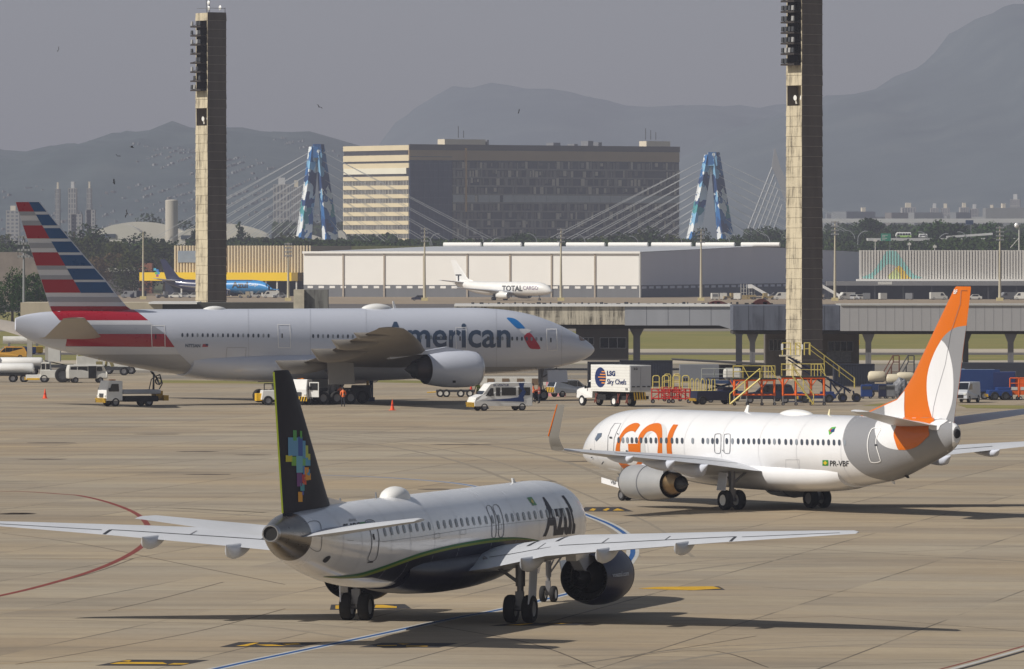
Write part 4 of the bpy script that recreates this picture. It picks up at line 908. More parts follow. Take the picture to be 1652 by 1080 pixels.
    def gear(s, x, y, r, w_, ys, xs, ztop, ms, parent=None, sr=0.13, doors=None, rear=True):
        g = MB()
        g.bar((x, y, r + .02), (x, y, ztop), sr, sr * 1.05, 10).bar((x, y, r + (ztop - r) * .45), (x, y, ztop), sr * 1.45, sr * 1.5, 10)
        g.bar((x, y + min(ys) , r), (x, y + max(ys), r), sr * .75, n=8)
        if len(xs) > 1: g.bar((x + min(xs), y, r), (x + max(xs), y, r), sr * .9, n=8)
        for xx in xs: g.bar((x + xx, y + min(ys), r), (x + xx, y + max(ys), r), sr * .6, n=8)
        g.bar((x + sr * 2.6, y, r + .1), (x + sr * 1.2, y, r + (ztop - r) * .5), sr * .28).bar((x + sr * 3.4, y, r + (ztop - r) * .25), (x + sr, y, r + .06), sr * .35)
        g.bar((x, y, r + (ztop - r) * .5), (x, y - (1 if y >= 0 else -1) * (abs(y) * .45 + (0 if y else .6)), ztop + .05), sr * .5)
        g.bar((x, y, r + (ztop - r) * .6), (x + 1.3 * ztop / 2.2, y, ztop), sr * .4)
        g.box(x - sr * 1.2, x - sr * .2, y - sr * 1.3, y + sr * 1.3, r + .1, r + (ztop - r) * .35)
        go = g.build('landing_gear', STEEL, parent or s.root, smooth=True)
        for xx in xs:
            for yy in ys:
                m = MB(); wheel(m, (x + xx, y + yy, r), r, w_); m.build('wheel', [BLACK, ms], go, smooth=True)
        if doors:
            for (a, b, c, d, e, f_) in doors:   # x0,x1,y top,y bottom,z bottom,z top
                k = MB(); k.add([(a, c, f_), (b, c, f_), (b, d, e), (a, d, e), (a, c + .05, f_), (b, c + .05, f_), (b, d + .05, e), (a, d + .05, e)],
                                [(0, 1, 2, 3), (7, 6, 5, 4), (0, 4, 5, 1), (1, 5, 6, 2), (2, 6, 7, 3), (3, 7, 4, 0)]); k.build('gear_door', s.doorm, go)
        return go
    def engine(s, x0, x1, y, z, r, mnac, lip, kind, mcore, sx=None):
        """x0 nozzle, x1 intake; kind 'short' shows a long core and plug behind the fan nozzle"""
        L = x1 - x0; sg = 1 if y > 0 else -1
        prof = [(x0, r * .80), (x0 + L * .12, r * .87), (x0 + L * .35, r * .97), (x0 + L * .6, r), (x0 + L * .82, r * .98), (x0 + L * .94, r * .92), (x1 - L * .01, r * .85), (x1, r * .80),
                (x1 - L * .02, r * .76), (x1 - L * .1, r * .75), (x1 - L * .3, r * .78)]
        na = MB().m(0).lathe(prof, (0, y, z), 'x', 40, 1, .98, cap=False)
        # inner rear duct
        na.m(1).lathe([(x0, r * .80), (x0 + .01, r * .77), (x0 + L * .25, r * .80), (x0 + L * .45, r * .78)], (0, y, z), 'x', 40, 1, .98, cap=False)
        e = na.build('engine', [mnac, DGREY], s.root, smooth=True, ang=40)
        # intake lip ring
        MB().lathe([(x1 - L * .05, r * .925), (x1 - L * .01, r * .855), (x1 + .012, r * .80), (x1 - L * .012, r * .758), (x1 - L * .06, r * .75)], (0, y, z), 'x', 40, 1.004, .984, cap=False).build('intake_lip', lip, e, smooth=True, ang=60)
        fb = MB()
        for k in range(22):
            t = 2 * math.pi * k / 22; ca, sa = math.cos(t), math.sin(t); ca2, sa2 = math.cos(t + .2), math.sin(t + .2)
            xx = x1 - L * .26
            fb.add([(xx + .1, y + ca * r * .22, z + sa * r * .22), (xx - .1, y + ca2 * r * .22, z + sa2 * r * .22), (xx - .12, y + ca2 * r * .75, z + sa2 * r * .75), (xx + .12, y + ca * r * .75, z + sa * r * .75)], [(0, 1, 2, 3)])
        fb.lathe([(x1 - L * .3, r * .24), (x1 - L * .22, r * .22), (x1 - L * .12, .01)], (0, y, z), 'x', 20)
        fb.build('fan', STEEL, e, smooth=True)
        vb = MB()
        for k in range(36):
            t = 2 * math.pi * k / 36; ca, sa = math.cos(t), math.sin(t); ca2, sa2 = math.cos(t + .05), math.sin(t + .05); xx = x0 + L * .2
            vb.add([(xx + .2, y + ca * r * .4, z + sa * r * .4), (xx - .1, y + ca2 * r * .4, z + sa2 * r * .4), (xx - .1, y + ca2 * r * .78, z + sa2 * r * .78), (xx + .2, y + ca * r * .78, z + sa * r * .78)], [(0, 1, 2, 3)])
        vb.lathe([(x0 + L * .40, r * .77), (x0 + L * .40, .02)], (0, y, z), 'x', 24)
        vb.build('guide_vane_ring', SILVER if kind == 'open' else DGREY, e)
        c = MB()
        if kind == 'open':
            c.lathe([(x0 + L * .45, r * .5), (x0 + L * .2, r * .54), (x0 - L * .02, r * .42), (x0 - L * .10, r * .34), (x0 - L * .085, r * .31), (x0 + L * .1, r * .32)], (0, y, z), 'x', 32, cap=False)
            c.m(1).lathe([(x0 + L * .1, r * .25), (x0 - L * .05, r * .2), (x0 - L * .2, .02)], (0, y, z), 'x', 24)
        else:
            c.lathe([(x0 + L * .4, r * .62), (x0 + L * .1, r * .66), (x0 - L * .08, r * .58), (x0 - L * .22, r * .46), (x0 - L * .21, r * .43), (x0 - L * .05, r * .45)], (0, y, z), 'x', 36, cap=False)
            c.m(1).lathe([(x0 + L * .0, r * .36), (x0 - L * .2, r * .34), (x0 - L * .3, r * .22), (x0 - L * .40, .02)], (0, y, z), 'x', 28)
        c.build('core_nozzle', [mcore, DGREY], e, smooth=True, ang=50)
        return e
    def pylon(s, e, x0, x1, y, z0, ztop0, ztop1, wd, m, xr=None):
        """strut from the nacelle crown to the wing; x1 front, x0 rear"""
        xr = xr if xr is not None else x0 - 1.2
        poly = [(x1, z0 + .02), (x1 - (x1 - x0) * .35, ztop1), (x0, ztop0 + .12), (xr, ztop0), (xr + .2, ztop0 - .5), (x0, z0 - .35), (x1 - (x1 - x0) * .4, z0 - .3)]
        return MB().prism(poly, y - wd / 2, y + wd / 2).build('pylon', m, e)
    def rings(s, xs, side, m, w_=.025, off=.011):
        for x in xs:
            mb = MB(); n = 22; zc, hh, hw = s.sec(x)
            for k in range(n):
                q = []
                for j, xx in ((k, x), (k, x + w_), (k + 1, x + w_), (k + 1, x)):
                    zc, hh, hw = s.sec(xx); a = -1.45 + 2.95 * j / n; q.append((xx, side * (hw + off) * math.cos(a), zc + (hh + off) * math.sin(a)))
                mb.quad(*q)
            o = mb.build('skin_seam', m, s.fus, smooth=True)
    def blade(s, x, z, h, ch, m=None):
        MB().prism([(x + ch / 2, z - .05), (x - ch / 2, z - .05), (x - ch * .75, z + h), (x - ch * .35, z + h)], -.03, .03).build('antenna', m or WHITE, s.root)
    def dome(s, x, z, lx, wy, h, m=None, nm='satellite_dome'):
        rings = []
        for i in range(13):
            t = i / 12; k = math.sin(math.pi * min(.999, max(.001, t))) ** .55
            rings.append([(x + lx * (t - .5), wy / 2 * k * math.cos(math.pi * 2 * j / 20), z - .1 + (h + .1) * k * (max(0, math.sin(math.pi * 2 * j / 20)) ** .8)) for j in range(20)])
        MB().loft(rings).build(nm, m or WHITE, s.root, smooth=True, ang=60)
    def belly(s, x0, x1, zb, zt, hw, m, flat=1.0):
        rings = []; n = 22
        for i in range(n + 1):
            t = i / n; k = max(.03, math.sin(math.pi * t)) ** .5
            zc, hh, fw = s.sec(x0 + (x1 - x0) * t)
            bot = (zc - hh) * (1 - k) + zb * k + .02; top = zc - .3 + (zt - zc + .3) * k
            hwk = fw * .75 * (1 - k) + hw * k
            ring = []
            for j in range(28):
                a = 2 * math.pi * j / 28; c, q = math.cos(a), math.sin(a)
                c = abs(c) ** .85 * (1 if c > 0 else -1); q = abs(q) ** .95 * (1 if q > 0 else -1)
                ring.append((x0 + (x1 - x0) * t, hwk * c, (top + bot) / 2 + (top - bot) / 2 * q))
            rings.append(ring)
        return MB().loft(rings).build('belly_fairing', m, s.root, smooth=True, ang=60)

PW = mat('aircraft_white_gloss', (226, 227, 230), 0.22, coat=0.6, var=0.05, scale=0.5, streak=0.05)
PG = mat('aircraft_silver_grey', (200, 205, 218), 0.3, metal=0.0, coat=0.5, var=0.03, scale=0.2)
WG = mat('wing_light_grey', (196, 199, 205), 0.42, var=0.08, scale=0.5, streak=0.06)
WB = mat('wing_mid_grey_paint', (158, 156, 152), 0.5, var=0.12, scale=0.5)  # even mid grey, darker than the light wing grey
GAP = mat('panel_gap_dark', (48, 50, 56), 0.7, var=0)
LINE = mat('thin_outline_grey', (108, 110, 116), 0.6, var=0)
WIN = mat('cabin_window_glass', (66, 72, 82), 0.15, var=0, coat=0.4)
WIN2 = mat('cabin_window_shade_down', (132, 138, 146), 0.3, var=0)
DOORW = mat('door_outline_white', (236, 236, 236), 0.4, var=0)
def P2(c, crop): return [(x / c + crop[0], y / c + crop[1]) for x, y in crop[2]]

# ============ the twin-jet in front: white and dark blue with a dark tail
A = Plane('twin_jet_airliner', -2.88, 283.0, 0.2706, 0.9627,
          [(-21.45, 4.56, 3.96, .3), (-20.6, 4.74, 3.62, .56), (-19.4, 4.92, 3.2, .86), (-17, 5.02, 2.62, 1.15), (-14, 5.07, 2.12, 1.36), (-11, 5.09, 1.83, 1.46), (-8, 5.1, 1.7, 1.5), (0, 5.1, 1.66, 1.51), (13, 5.1, 1.66, 1.51),
           (15, 5.05, 1.7, 1.47), (16.8, 4.86, 1.8, 1.33), (18, 4.5, 1.95, 1.13), (19, 3.95, 2.15, .84), (19.7, 3.45, 2.45, .5), (20.05, 3.05, 2.75, .12)],
          'white and navy twin-jet seen from behind with a dark tail fin of coloured squares')
PWA = mat('twin_jet_white_gloss', (242, 243, 247), 0.22, coat=0.6, var=0.04, scale=0.5, streak=0.04)
A.fuselage(PWA)
AN = mat('navy_fuselage_paint', (20, 24, 46), 0.35, coat=0.04, var=0.05, spec=.15)
AK = mat('dark_charcoal_fin_paint', (26, 26, 40), 0.5, coat=0.0, var=0.05, spec=.12)
APU = mat('tail_cone_bare_metal', (150, 146, 142), 0.28, metal=0.9, var=0.15, scale=3)
DG = mat('stripe_green', (46, 112, 58), 0.5, var=0, spec=.2); LG = mat('stripe_lime', (132, 146, 44), 0.5, var=0, spec=.2)
af = A.onfus(-1)
# metal tail cone slipped over the fuselage end, with the exhaust ring
rings = []
for i in range(9):
    x = -21.5 + i * .26; zc, hh, hw = A.sec(x); rings.append([(x, (hw + .02) * math.cos(2 * math.pi * k / 36), zc + (hh + .02) * math.sin(2 * math.pi * k / 36)) for k in range(36)])
tcn = MB().loft(rings).build('tail_cone', APU, A.root, smooth=True, ang=60)
MB().lathe([(-21.66, .30), (-21.62, .33), (-21.45, .335), (-21.45, .27), (-21.62, .25), (-21.66, .27)], (0, 0, 4.26), 'x', 24, closed=True).build('exhaust_ring', [SILVER], tcn, smooth=True)
MB().lathe([(-21.6, .272), (-21.595, .01)], (0, 0, 4.26), 'x', 24).build('exhaust_pipe', BLACK, tcn)
ast = [(1.2, 6.1, -1.5, 2.35, 2.0, .13), (2.6, 5.5, -1.9, 2.55, 2.2, .125), (5.0, 4.1, -2.3, 3.0, 2.72, .115), (8, 2.4, -2.7, 3.22, 3.0, .11), (12, .15, -3.35, 3.5, 3.35, .105), (16, -2.1, -4.0, 3.74, 3.66, .1), (17.4, -3.1, -4.35, 3.83, 3.77, .09), (17.75, -3.9, -4.5, 3.84, 3.8, .06)]
aw = A.wings(ast, WG)
for o, sd in zip(aw, (1, -1)):
    A.wline(ast, sd, [(2.0, .74), (12.6, .74)], .09, GAP, o); A.wline(ast, sd, [(12.6, .74), (12.6, .99)], .12, GAP, o); A.wline(ast, sd, [(12.9, .78), (17, .78)], .06, GAP, o)
    A.wline(ast, sd, [(2.0, .14), (17, .14)], .05, LINE, o)
    for yy in (4.1, 6.9, 9.6): A.wline(ast, sd, [(yy, .55), (yy, .74)], .05, LINE, o)
    for yy in (3.3, 4.6): A.wline(ast, sd, [(yy, .3), (yy, .55)], .16, GAP, o)
    for (yy, a, b, d) in ((4.3, -3.4, .2, .62), (7.45, -3.9, -.5, .62), (10.7, -4.4, -1.4, .55)):
        A.fairing(a, b, sd * yy, A.zwing(ast, (a + b) / 2 + .6, yy) + .16, d * .95, .4, WG, o)
hst = [(.25, -15.9, -20.0, 4.05, 4.02, .09), (1.0, -16.3, -20.1, 4.15, 4.12, .09), (5.0, -19.3, -21.15, 4.72, 4.7, .09), (5.3, -19.9, -21.25, 4.75, 4.74, .06)]
A.wings(hst, WG, 'tailplane')
A.fin_([(4.7, -13.9, -20.15, .085), (5.0, -14.5, -20.2, .085), (6.5, -15.9, -20.5, .085), (9.9, -19.05, -21.2, .085), (10.15, -19.5, -21.25, .06)], AK)
MB().prism([(-12.2, 5.05), (-14.6, 5.02), (-14.9, 5.35)], -.1, .1).build('fin_root_fairing', PW, A.root)
# lime trailing edge strip
MB().prism([(-20.15, 4.95), (-20.19, 4.95), (-21.25, 10.1), (-21.21, 10.1)], -.03, .03).build('fin_edge_strip', LG, A.finobj)
ff = A.onfin(-1, .015)
sq = [((182, 415, 228, 500), (92, 150, 190)), ((228, 412, 249, 500), (44, 84, 160)), ((205, 382, 221, 430), (78, 160, 80)), ((237, 385, 246, 420), (84, 168, 72)), ((171, 497, 201, 527), (196, 186, 40)),
      ((198, 503, 220, 545), (112, 170, 66)), ((220, 500, 249, 577), (104, 170, 190)), ((249, 430, 262, 512), (86, 150, 190)), ((249, 512, 262, 545), (110, 176, 110)), ((262, 452, 274, 508), (176, 190, 84)), ((262, 508, 284, 545), (84, 160, 196)),
      ((222, 577, 246, 640), (112, 56, 122)), ((246, 585, 262, 622), (186, 52, 60)), ((257, 552, 277, 612), (226, 150, 40)), ((250, 612, 266, 632), (214, 84, 44)), ((238, 625, 257, 660), (66, 150, 160)), ((228, 665, 248, 711), (230, 160, 44)),
      ((266, 560, 282, 590), (72, 150, 190)), ((246, 660, 254, 680), (60, 80, 160)), ((274, 490, 284, 520), (190, 190, 80)), ((250, 545, 258, 585), (70, 130, 190)), ((276, 580, 286, 610), (226, 160, 50))]
for i, ((x0, y0, x1, y1), c) in enumerate(sq):
    x0, x1 = x0 / 2.843 + 400, x1 / 2.843 + 400; y0, y1 = y0 / 2.843 + 560, y1 / 2.843 + 560
    A.decal('coloured_square', [[(x0, y0), (x1, y0 + .3), (x1 + .2, y1), (x0 + .2, y1)]], ff, mat('square_tint_%s' % 'abcdefghijklmnopqrstuvwx'[i], c, .5, var=0, spec=.15), A.finobj, 4, 4)
# belly fairing, navy lower body, stripes
A.belly(-8.0, 7.5, 1.18, 2.9, 1.72, AN)
curve = [(521.5, 930.6), (548, 929.5), (577.8, 925.5), (600, 919.5), (622, 912.2), (666.7, 896), (697, 887), (726, 880), (742, 876.8), (760, 873.6), (781.7, 870), (800, 868), (823, 867), (840, 867.6), (856.7, 869.6), (878, 874)]
up = smooth_poly(curve, 4, False)
lo1 = [(x, y + 3.4 * min(1, (x - 515) / 60) * (1 if x < 800 else max(.25, (885 - x) / 85))) for x, y in up]
lo2 = [(x, y + 3.6 * min(1, (x - 515) / 60) * (1 if x < 800 else max(.25, (885 - x) / 85))) for x, y in lo1]
A.decal('navy_belly_paint', [[p for p in lo2 if p[0] > 560] + [(900, 884), (960, 890), (960, 990), (700, 990), (652, 960), (648, 944), (634, 939), (600, 932)]], A.onfus(-1, .008), AN, cx=5, cy=2.5)
def strip(a, b): return [a + b[::-1]]
A.decal('green_stripe', strip(up, lo1), A.onfus(-1, .014), DG, cx=6, cy=None)
A.decal('lime_stripe', strip(lo1, lo2), A.onfus(-1, .014), LG, cx=6, cy=None)
wp = [(620.7, 859), (631.3, 857), (641.5, 855.3), (651.6, 853.8), (662, 852.4), (672.4, 851.2), (682.6, 850.2), (692.6, 849.2), (707, 847.6), (717, 846.4), (727, 845.2), (736, 844.2), (745, 843.3), (754.3, 842.3), (763.8, 841.3), (773.8, 840.4), (784, 839.6)]
wp2 = [(817.8, 836.2), (826.7, 835.2), (835.8, 834.3), (845, 833.3), (854, 832.4), (863.4, 831.2), (873.5, 830.2), (883, 829.3), (892, 828.6), (901, 828), (909.6, 827.4)]
for g_, ln in ((wp[:8], .3), (wp[8:], .3), (wp2, .42)): A.windows(g_, 3.6, 14.0, A.onfus(-1, .018), WIN if g_ is not wp2 else WIN, lean=.22)
A.windows([(794.5, 838.8), (804.6, 837.8)], 3.6, 14, A.onfus(-1, .018), WIN, lean=.22)
for q in ([(784.6, 819), (792, 818.2), (799.6, 841), (799.6, 865), (793.4, 866), (793, 843)], [(795, 818), (804, 817), (811.8, 840), (811.8, 864), (804.5, 865), (804, 843)]):
    A.line('emergency_exit', smooth_poly(q, 3), .9, af, LINE, True)
A.line('cabin_door', smooth_poly([(589, 841), (602.5, 840.8), (609.5, 858), (611, 878), (605.6, 903), (593, 903.6), (599, 885), (599, 866), (595, 852)], 3), 1.0, af, LINE, True)
A.decal('door_window', [[(589, 845), (592, 841.2), (600, 841.2), (604, 846), (604, 850), (590, 851)]], A.onfus(-1, .016), WIN)
A.decal('door_handle', [[(600.5, 862), (603, 862), (604.5, 871), (602.5, 871.5)]], A.onfus(-1, .016), GAP)
A.decal('door_step_plate', [[(592.6, 906.5), (601.4, 905.8), (601.2, 907.8), (592.4, 908.6)]], A.onfus(-1, .016), GAP)
A.line('cabin_door', smooth_poly([(927.2, 808.3), (933.4, 807.6), (939.3, 818), (943, 837.8), (942, 855), (940, 863.8), (933.4, 864.4), (935.4, 847), (934, 830), (930, 816)], 3), 1.0, af, LINE, True)
A.line('door_seam', [(922, 803), (928, 804), (934, 806)], .7, af, LINE)
A.line('fuselage_seam', [(560, 872), (620, 874), (680, 866), (760, 853), (840, 843), (900, 837.5), (944, 836)], .5, af, LINE)
A.line('hatch_outline', smooth_poly([(494, 846), (510, 841), (517.5, 850), (518.5, 880), (513, 890), (500, 884), (494, 868)], 3), .8, af, LINE, True)
A.decal('vent_opening', [smooth_poly([(520, 905), (526, 898.5), (532.5, 897.5), (531, 902.5), (524.5, 908)], 3)], A.onfus(-1, .016), GAP, cx=3, cy=2)
AT = mat('lettering_slate', (44, 46, 60), .5, var=0, spec=.2)
A.text('airline_name', 'Azul', [(867.5, 803.5), (909, 799.5), (926.5, 862), (875.5, 867)], af, AT, .034, bulge=8, cuts=(.04, .05))
A.text('registration', 'PS-ADC', [(553.5, 846), (579.5, 843), (580, 852.5), (553.8, 855.5)], A.onfus(-1, .016), AT, .03)
A.text('airport_code', 'BRASIL', [(562.5, 838), (574, 837), (575.5, 841), (563.5, 842)], A.onfus(-1, .016), LINE, .0)
A.decal('flag', [[(579.8, 843.3), (588, 842.5), (589.5, 848), (581, 849.5)]], A.onfus(-1, .016), mat('flag_green', (58, 140, 66), .4, var=0))
A.decal('flag', [[(850, 803.4), (857, 802.4), (866, 815.4), (859.5, 816.2)]], A.onfus(-1, .016), mat('flag_green', (58, 140, 66), .4, var=0))
A.decal('flag_lozenge', [[(855.6, 804.8), (859.5, 808.5), (860.6, 813.8), (856.6, 810.5)]], A.onfus(-1, .022), mat('flag_yellow', (220, 196, 60), .4, var=0))
SKS = mat('skin_seam_grey', (200, 201, 205), .5, var=0)
A.rings([-16.5, -14.6, -11.2, -8.8, -5.6, -2.2, 2.4, 6.0, 9.4, 13.0, 16.2], -1, SKS)
A.dome(-5.9, 5.04, 2.4, 1.1, .44); A.blade(-13.0, 5.08, .18, .1, GREYP); A.blade(-8.4, 5.08, .25, .08, GREYP); A.blade(11, 5.08, .2, .5)
EN = mat('navy_nacelle_gloss', (26, 32, 66), 0.4, coat=0.05, var=0.05, spec=.25)
for sd in (1, -1):
    e = A.engine(3.7, 7.5, sd * 4.89, 1.62, 1.2, EN, SILVER, 'open', mat('core_dark_metal', (86, 82, 82), .35, metal=.8, var=.1))
    A.pylon(e, 3.4, 6.3, sd * 4.89, 2.8, 2.85, 3.0, .42, PW, xr=1.6)
    MB().prism([(5.4, 2.5), (3.7, 2.75), (1.8, 2.8), (2.1, 2.45), (3.0, 1.95), (4.3, 1.75)], sd * 4.89 - .2, sd * 4.89 + .2).build('pylon_fairing', PG, e)
    A.doorm = PG
    A.gear(0, sd * 3.33, .55, .42, (-.37, .37), (0,), 2.5, STEEL, doors=[(-.5, .5, sd * 3.9, sd * 3.82, .75, 2.35)], sr=.13)
A.gear(16.2, 0, .34, .22, (-.22, .22), (0,), 1.9, WHITE, sr=.08, doors=[(16.0, 17.0, .5, .62, 1.15, 1.72), (16.0, 17.0, -.55, -.67, 1.15, 1.72)])
EL = mat('nacelle_lettering', (150, 160, 180), .4, var=0)
def on_nac(pl, x0, x1, y, z, r, off=.02):
    L = x1 - x0; pr = [(0, .8), (.12, .87), (.35, .97), (.6, 1), (.82, .98), (.94, .92), (1, .8)]
    def fn(px, py):
        sgn = -1 if y < 0 else 1; yy = y + sgn * r * .9
        for _ in range(20):
            x, zz = pl.loc(px, py, yy); q = interp(pr, (x - x0) / L, 1) * r; t = max(-.98, min(.98, (zz - z) / (q * .98)))
            yy = yy * .6 + .4 * (y + sgn * q * math.sqrt(1 - t * t))
        c = math.sqrt(1 - t * t); return (x, y + sgn * (q + off) * c, z + (q * .98 + off) * t), (0, sgn * c, t)
    return fn
A.text('web_address', 'voeazul.com', [(987, 924.5), (1013.5, 921), (1014, 929), (988, 932)], on_nac(A, 3.7, 7.5, -4.89, 1.62, 1.2), EL, .03, e)

# ============ the twin-jet on the right: white, orange and grey
G = Plane('twin_jet_airliner', 14.67, 405.0, -0.5225, 0.8526,
          [(-17.7, 5.0, 4.1, .24), (-17.5, 5.14, 3.94, .4), (-17.0, 5.3, 3.62, .58), (-16.0, 5.42, 3.24, .84), (-14, 5.42, 2.6, 1.2), (-11.5, 5.4, 1.9, 1.55), (-8, 5.38, 1.5, 1.82), (-5, 5.38, 1.4, 1.88), (12, 5.38, 1.38, 1.88),
           (14, 5.32, 1.42, 1.84), (15.6, 5.16, 1.52, 1.7), (17, 4.78, 1.66, 1.46), (18.2, 4.12, 1.86, 1.1), (19, 3.5, 2.06, .76), (19.5, 3.02, 2.28, .42), (19.72, 2.72, 2.5, .1)],
          'white twin-jet with orange lettering and an orange, white and grey tail fin')
G.fuselage(PW); gf = G.onfus(1)
OR = mat('bright_orange_paint', (204, 104, 14), 0.35, coat=0.15, var=0.03, spec=.3); GG = mat('mid_grey_gloss', (134, 135, 139), 0.4, coat=0.15, var=0.03); SH = mat('pale_grey_lettering_shade', (200, 202, 204), .3, var=0)
GD = mat('dark_lettering', (40, 44, 52), .4, var=0)
def cr(c, ox, oy, pts): return [(x / c + ox, y / c + oy) for x, y in pts]
# rear: grey sweep, white and orange ovals
k8 = lambda p: cr(6.1185, 1330, 640, p)
G.decal('grey_sweep', [smooth_poly(k8([(420, 150), (330, 180), (270, 222), (225, 280), (196, 350), (185, 420), (190, 490), (210, 560), (250, 640), (320, 712), (400, 768), (480, 802), (570, 822), (640, 836)]), 3, False) + k8([(760, 900), (1262, 700), (1262, 100), (420, 100)])], G.onfus(1, .010), GG, cx=5, cy=3)
G.decal('grey_sweep', [smooth_poly(k8([(420, 150), (330, 180), (270, 222), (225, 280), (196, 350), (185, 420), (190, 490), (210, 560), (250, 640), (320, 712), (400, 768), (480, 802), (570, 822), (640, 836)]), 3, False) + k8([(760, 900), (1262, 700), (1262, 100), (420, 100)])], lambda a, b: (lambda r: ((r[0][0], -r[0][1], r[0][2]), (r[1][0], -r[1][1], r[1][2])))(G.onfus(1, .010)(a, b)), GG, cx=6, cy=4)
G.decal('white_oval', [smooth_poly(k8([(640, 170), (600, 200), (545, 228), (512, 262), (500, 310), (503, 360), (520, 415), (552, 460), (600, 494), (660, 515), (740, 525), (800, 500), (860, 420), (900, 300), (900, 200), (800, 160)]), 3)], G.onfus(1, .018), PW, cx=5, cy=3)
G.decal('orange_patch', [smooth_poly(k8([(800, 196), (765, 235), (727, 275), (700, 320), (687, 360), (688, 400), (703, 450), (720, 500), (735, 526)]), 3, False) + smooth_poly(k8([(800, 527), (855, 517), (905, 498), (955, 465), (1000, 420), (1040, 380), (1032, 330), (1040, 290), (1075, 262), (1085, 235)]), 3, False) + k8([(1085, 150), (800, 150)])], G.onfus(1, .026), OR, cx=4, cy=3)
G.decal('white_patch', [smooth_poly(k8([(1045, 325), (1035, 300), (1050, 270), (1085, 250), (1120, 235), (1220, 235), (1190, 265), (1150, 290), (1130, 330), (1090, 335)]), 3)], G.onfus(1, .034), PW, cx=4, cy=3)
# fin
k4 = lambda p: cr(2.571, 1240, 440, p)
G.fin_([(5.2, -11.2, -17.6, .075), (5.45, -11.5, -17.7, .08), (5.9, -13.4, -17.95, .085), (6.3, -14.2, -18.05, .09), (9, -16.4, -18.6, .09), (12.2, -19.0, -20.1, .09), (12.5, -19.3, -20.15, .07)], OR)
G.fin = None
def fl(px, py): return G.loc(px, py, .1)
def mkfin(pl, rows, m, tc=.09):
    """rows: photo-pixel (LE x, TE x, y)"""
    f = []
    for (xl, xt, y) in rows:
        a, za = pl.loc(xl, y, 0); b, zb = pl.loc(xt, y, 0); f.append(((za + zb) / 2, a, b, tc))
    f.sort()
    return f
bpy.data.objects.remove(G.finobj)
def thin(f): return [(z, a, b, min(.075, .32 / (a - b) + .012)) for z, a, b, t in f]
G.fin_(thin(mkfin(G, [(1542.5, 1566, 462.5), (1539.5, 1566.3, 466), (1512, 1559.5, 523.6), (1494, 1554.5, 562), (1473, 1549.3, 607), (1458, 1545.8, 632.5), (1448, 1544, 645), (1427, 1542.5, 654), (1402, 1541, 666), (1384, 1539.5, 676), (1378, 1539, 684)], OR, .075)), OR)
gfin = G.onfin(1, .014)
arc = smooth_poly(k4([(835, 216), (815, 221), (770, 231), (725, 268), (690, 330), (665, 400), (657, 470), (665, 550), (690, 632)]), 4, False)
G.decal('grey_fin_patch', [[(1559.3, 525.4)] + [p for p in arc[4:]] + [(1538.9, 683), (1545.6, 632.5), (1549.1, 607), (1554.3, 562)]], gfin, GG, G.finobj, 5, 5)
la = smooth_poly(k4([(718, 280), (690, 330), (665, 400), (657, 470), (665, 550), (690, 632)]), 4, False); lb = smooth_poly(k4([(728, 632), (760, 550), (768, 480), (765, 400), (750, 330), (735, 298), (718, 280)]), 4, False)
G.decal('white_lens', [la + lb[:-1]], G.onfin(1, .022), PW, G.finobj, 5, 5)
G.decal('white_fin_root', [[(1459.6, 631), (1459, 658), (1460.4, 684), (1380, 684), (1386, 675.3), (1402, 666.5), (1427, 654.6), (1447.5, 645.6)]], gfin, PW, G.finobj, 5, 5)
G.decal('grey_fin_root', [[(1427, 654.4), (1427.6, 668), (1429, 684), (1380, 684), (1386, 675.1), (1402, 666.3)]], G.onfin(1, .022), GG, G.finobj, 5, 5)
G.line('rudder_gap', k4([(800, 75), (797, 130), (757, 250), (735, 380), (700, 500), (686, 560), (680, 615)]), .6, G.onfin(1, .03), LINE, parent=G.finobj)
G.line('rudder_gap', k4([(800, 75), (826, 75)]), .6, G.onfin(1, .03), GAP, parent=G.finobj)
G.text('fin_code', 'BF', [(1539.6, 467.5), (1545.4, 467.5), (1544.6, 474.5), (1538.8, 474.5)], G.onfin(1, .03), WHITE, .02, parent=G.finobj, cuts=(.3, .3))
MB().lathe([(-17.82, .2), (-17.8, .3), (-17.65, .34), (-17.5, .25)], (0, 0, 4.6), 'x', 16, .6, .8).build('exhaust_outlet', BLACK, G.root, smooth=True)
# name: hand-drawn letters
k6 = lambda p: cr(6.75, 940, 640, p)
Gp = smooth_poly(k6([(628, 312), (608, 292), (560, 291), (500, 318), (450, 362), (405, 430), (375, 500), (360, 570), (362, 630), (382, 700), (420, 760), (470, 805), (520, 823), (560, 800), (610, 762), (660, 748)]), 3, False) + \
     smooth_poly(k6([(648, 715), (606, 704), (585, 735), (545, 752), (500, 742), (455, 706), (420, 650), (408, 590), (410, 520), (428, 460), (462, 410), (505, 382), (548, 377), (570, 393)]), 3, False)
G.decal('airline_name_letter', [Gp], gf, OR, cx=4, cy=3)
Op = smooth_poly(k6([(604, 455), (625, 405), (670, 350), (730, 308), (800, 290), (850, 300), (866, 345), (870, 420), (868, 540), (872, 664)]), 3, False) + \
     smooth_poly(k6([(820, 660), (816, 600), (824, 500), (812, 432), (790, 396), (755, 378), (718, 382), (688, 404), (658, 452), (636, 500), (632, 580), (640, 646)]), 3, False) + k6([(575, 634), (570, 605), (500, 598), (495, 515), (600, 515), (610, 470)])
G.decal('airline_name_letter', [Op], gf, OR, cx=4, cy=3)
Lp = smooth_poly(k6([(1042, 308), (1012, 362), (985, 430), (972, 500), (972, 590), (985, 668)]), 3, False) + smooth_poly(k6([(930, 666), (918, 580), (917, 500), (930, 420), (958, 352), (990, 305)]), 3, False)
G.decal('airline_name_letter', [Lp], gf, OR, cx=4, cy=3)
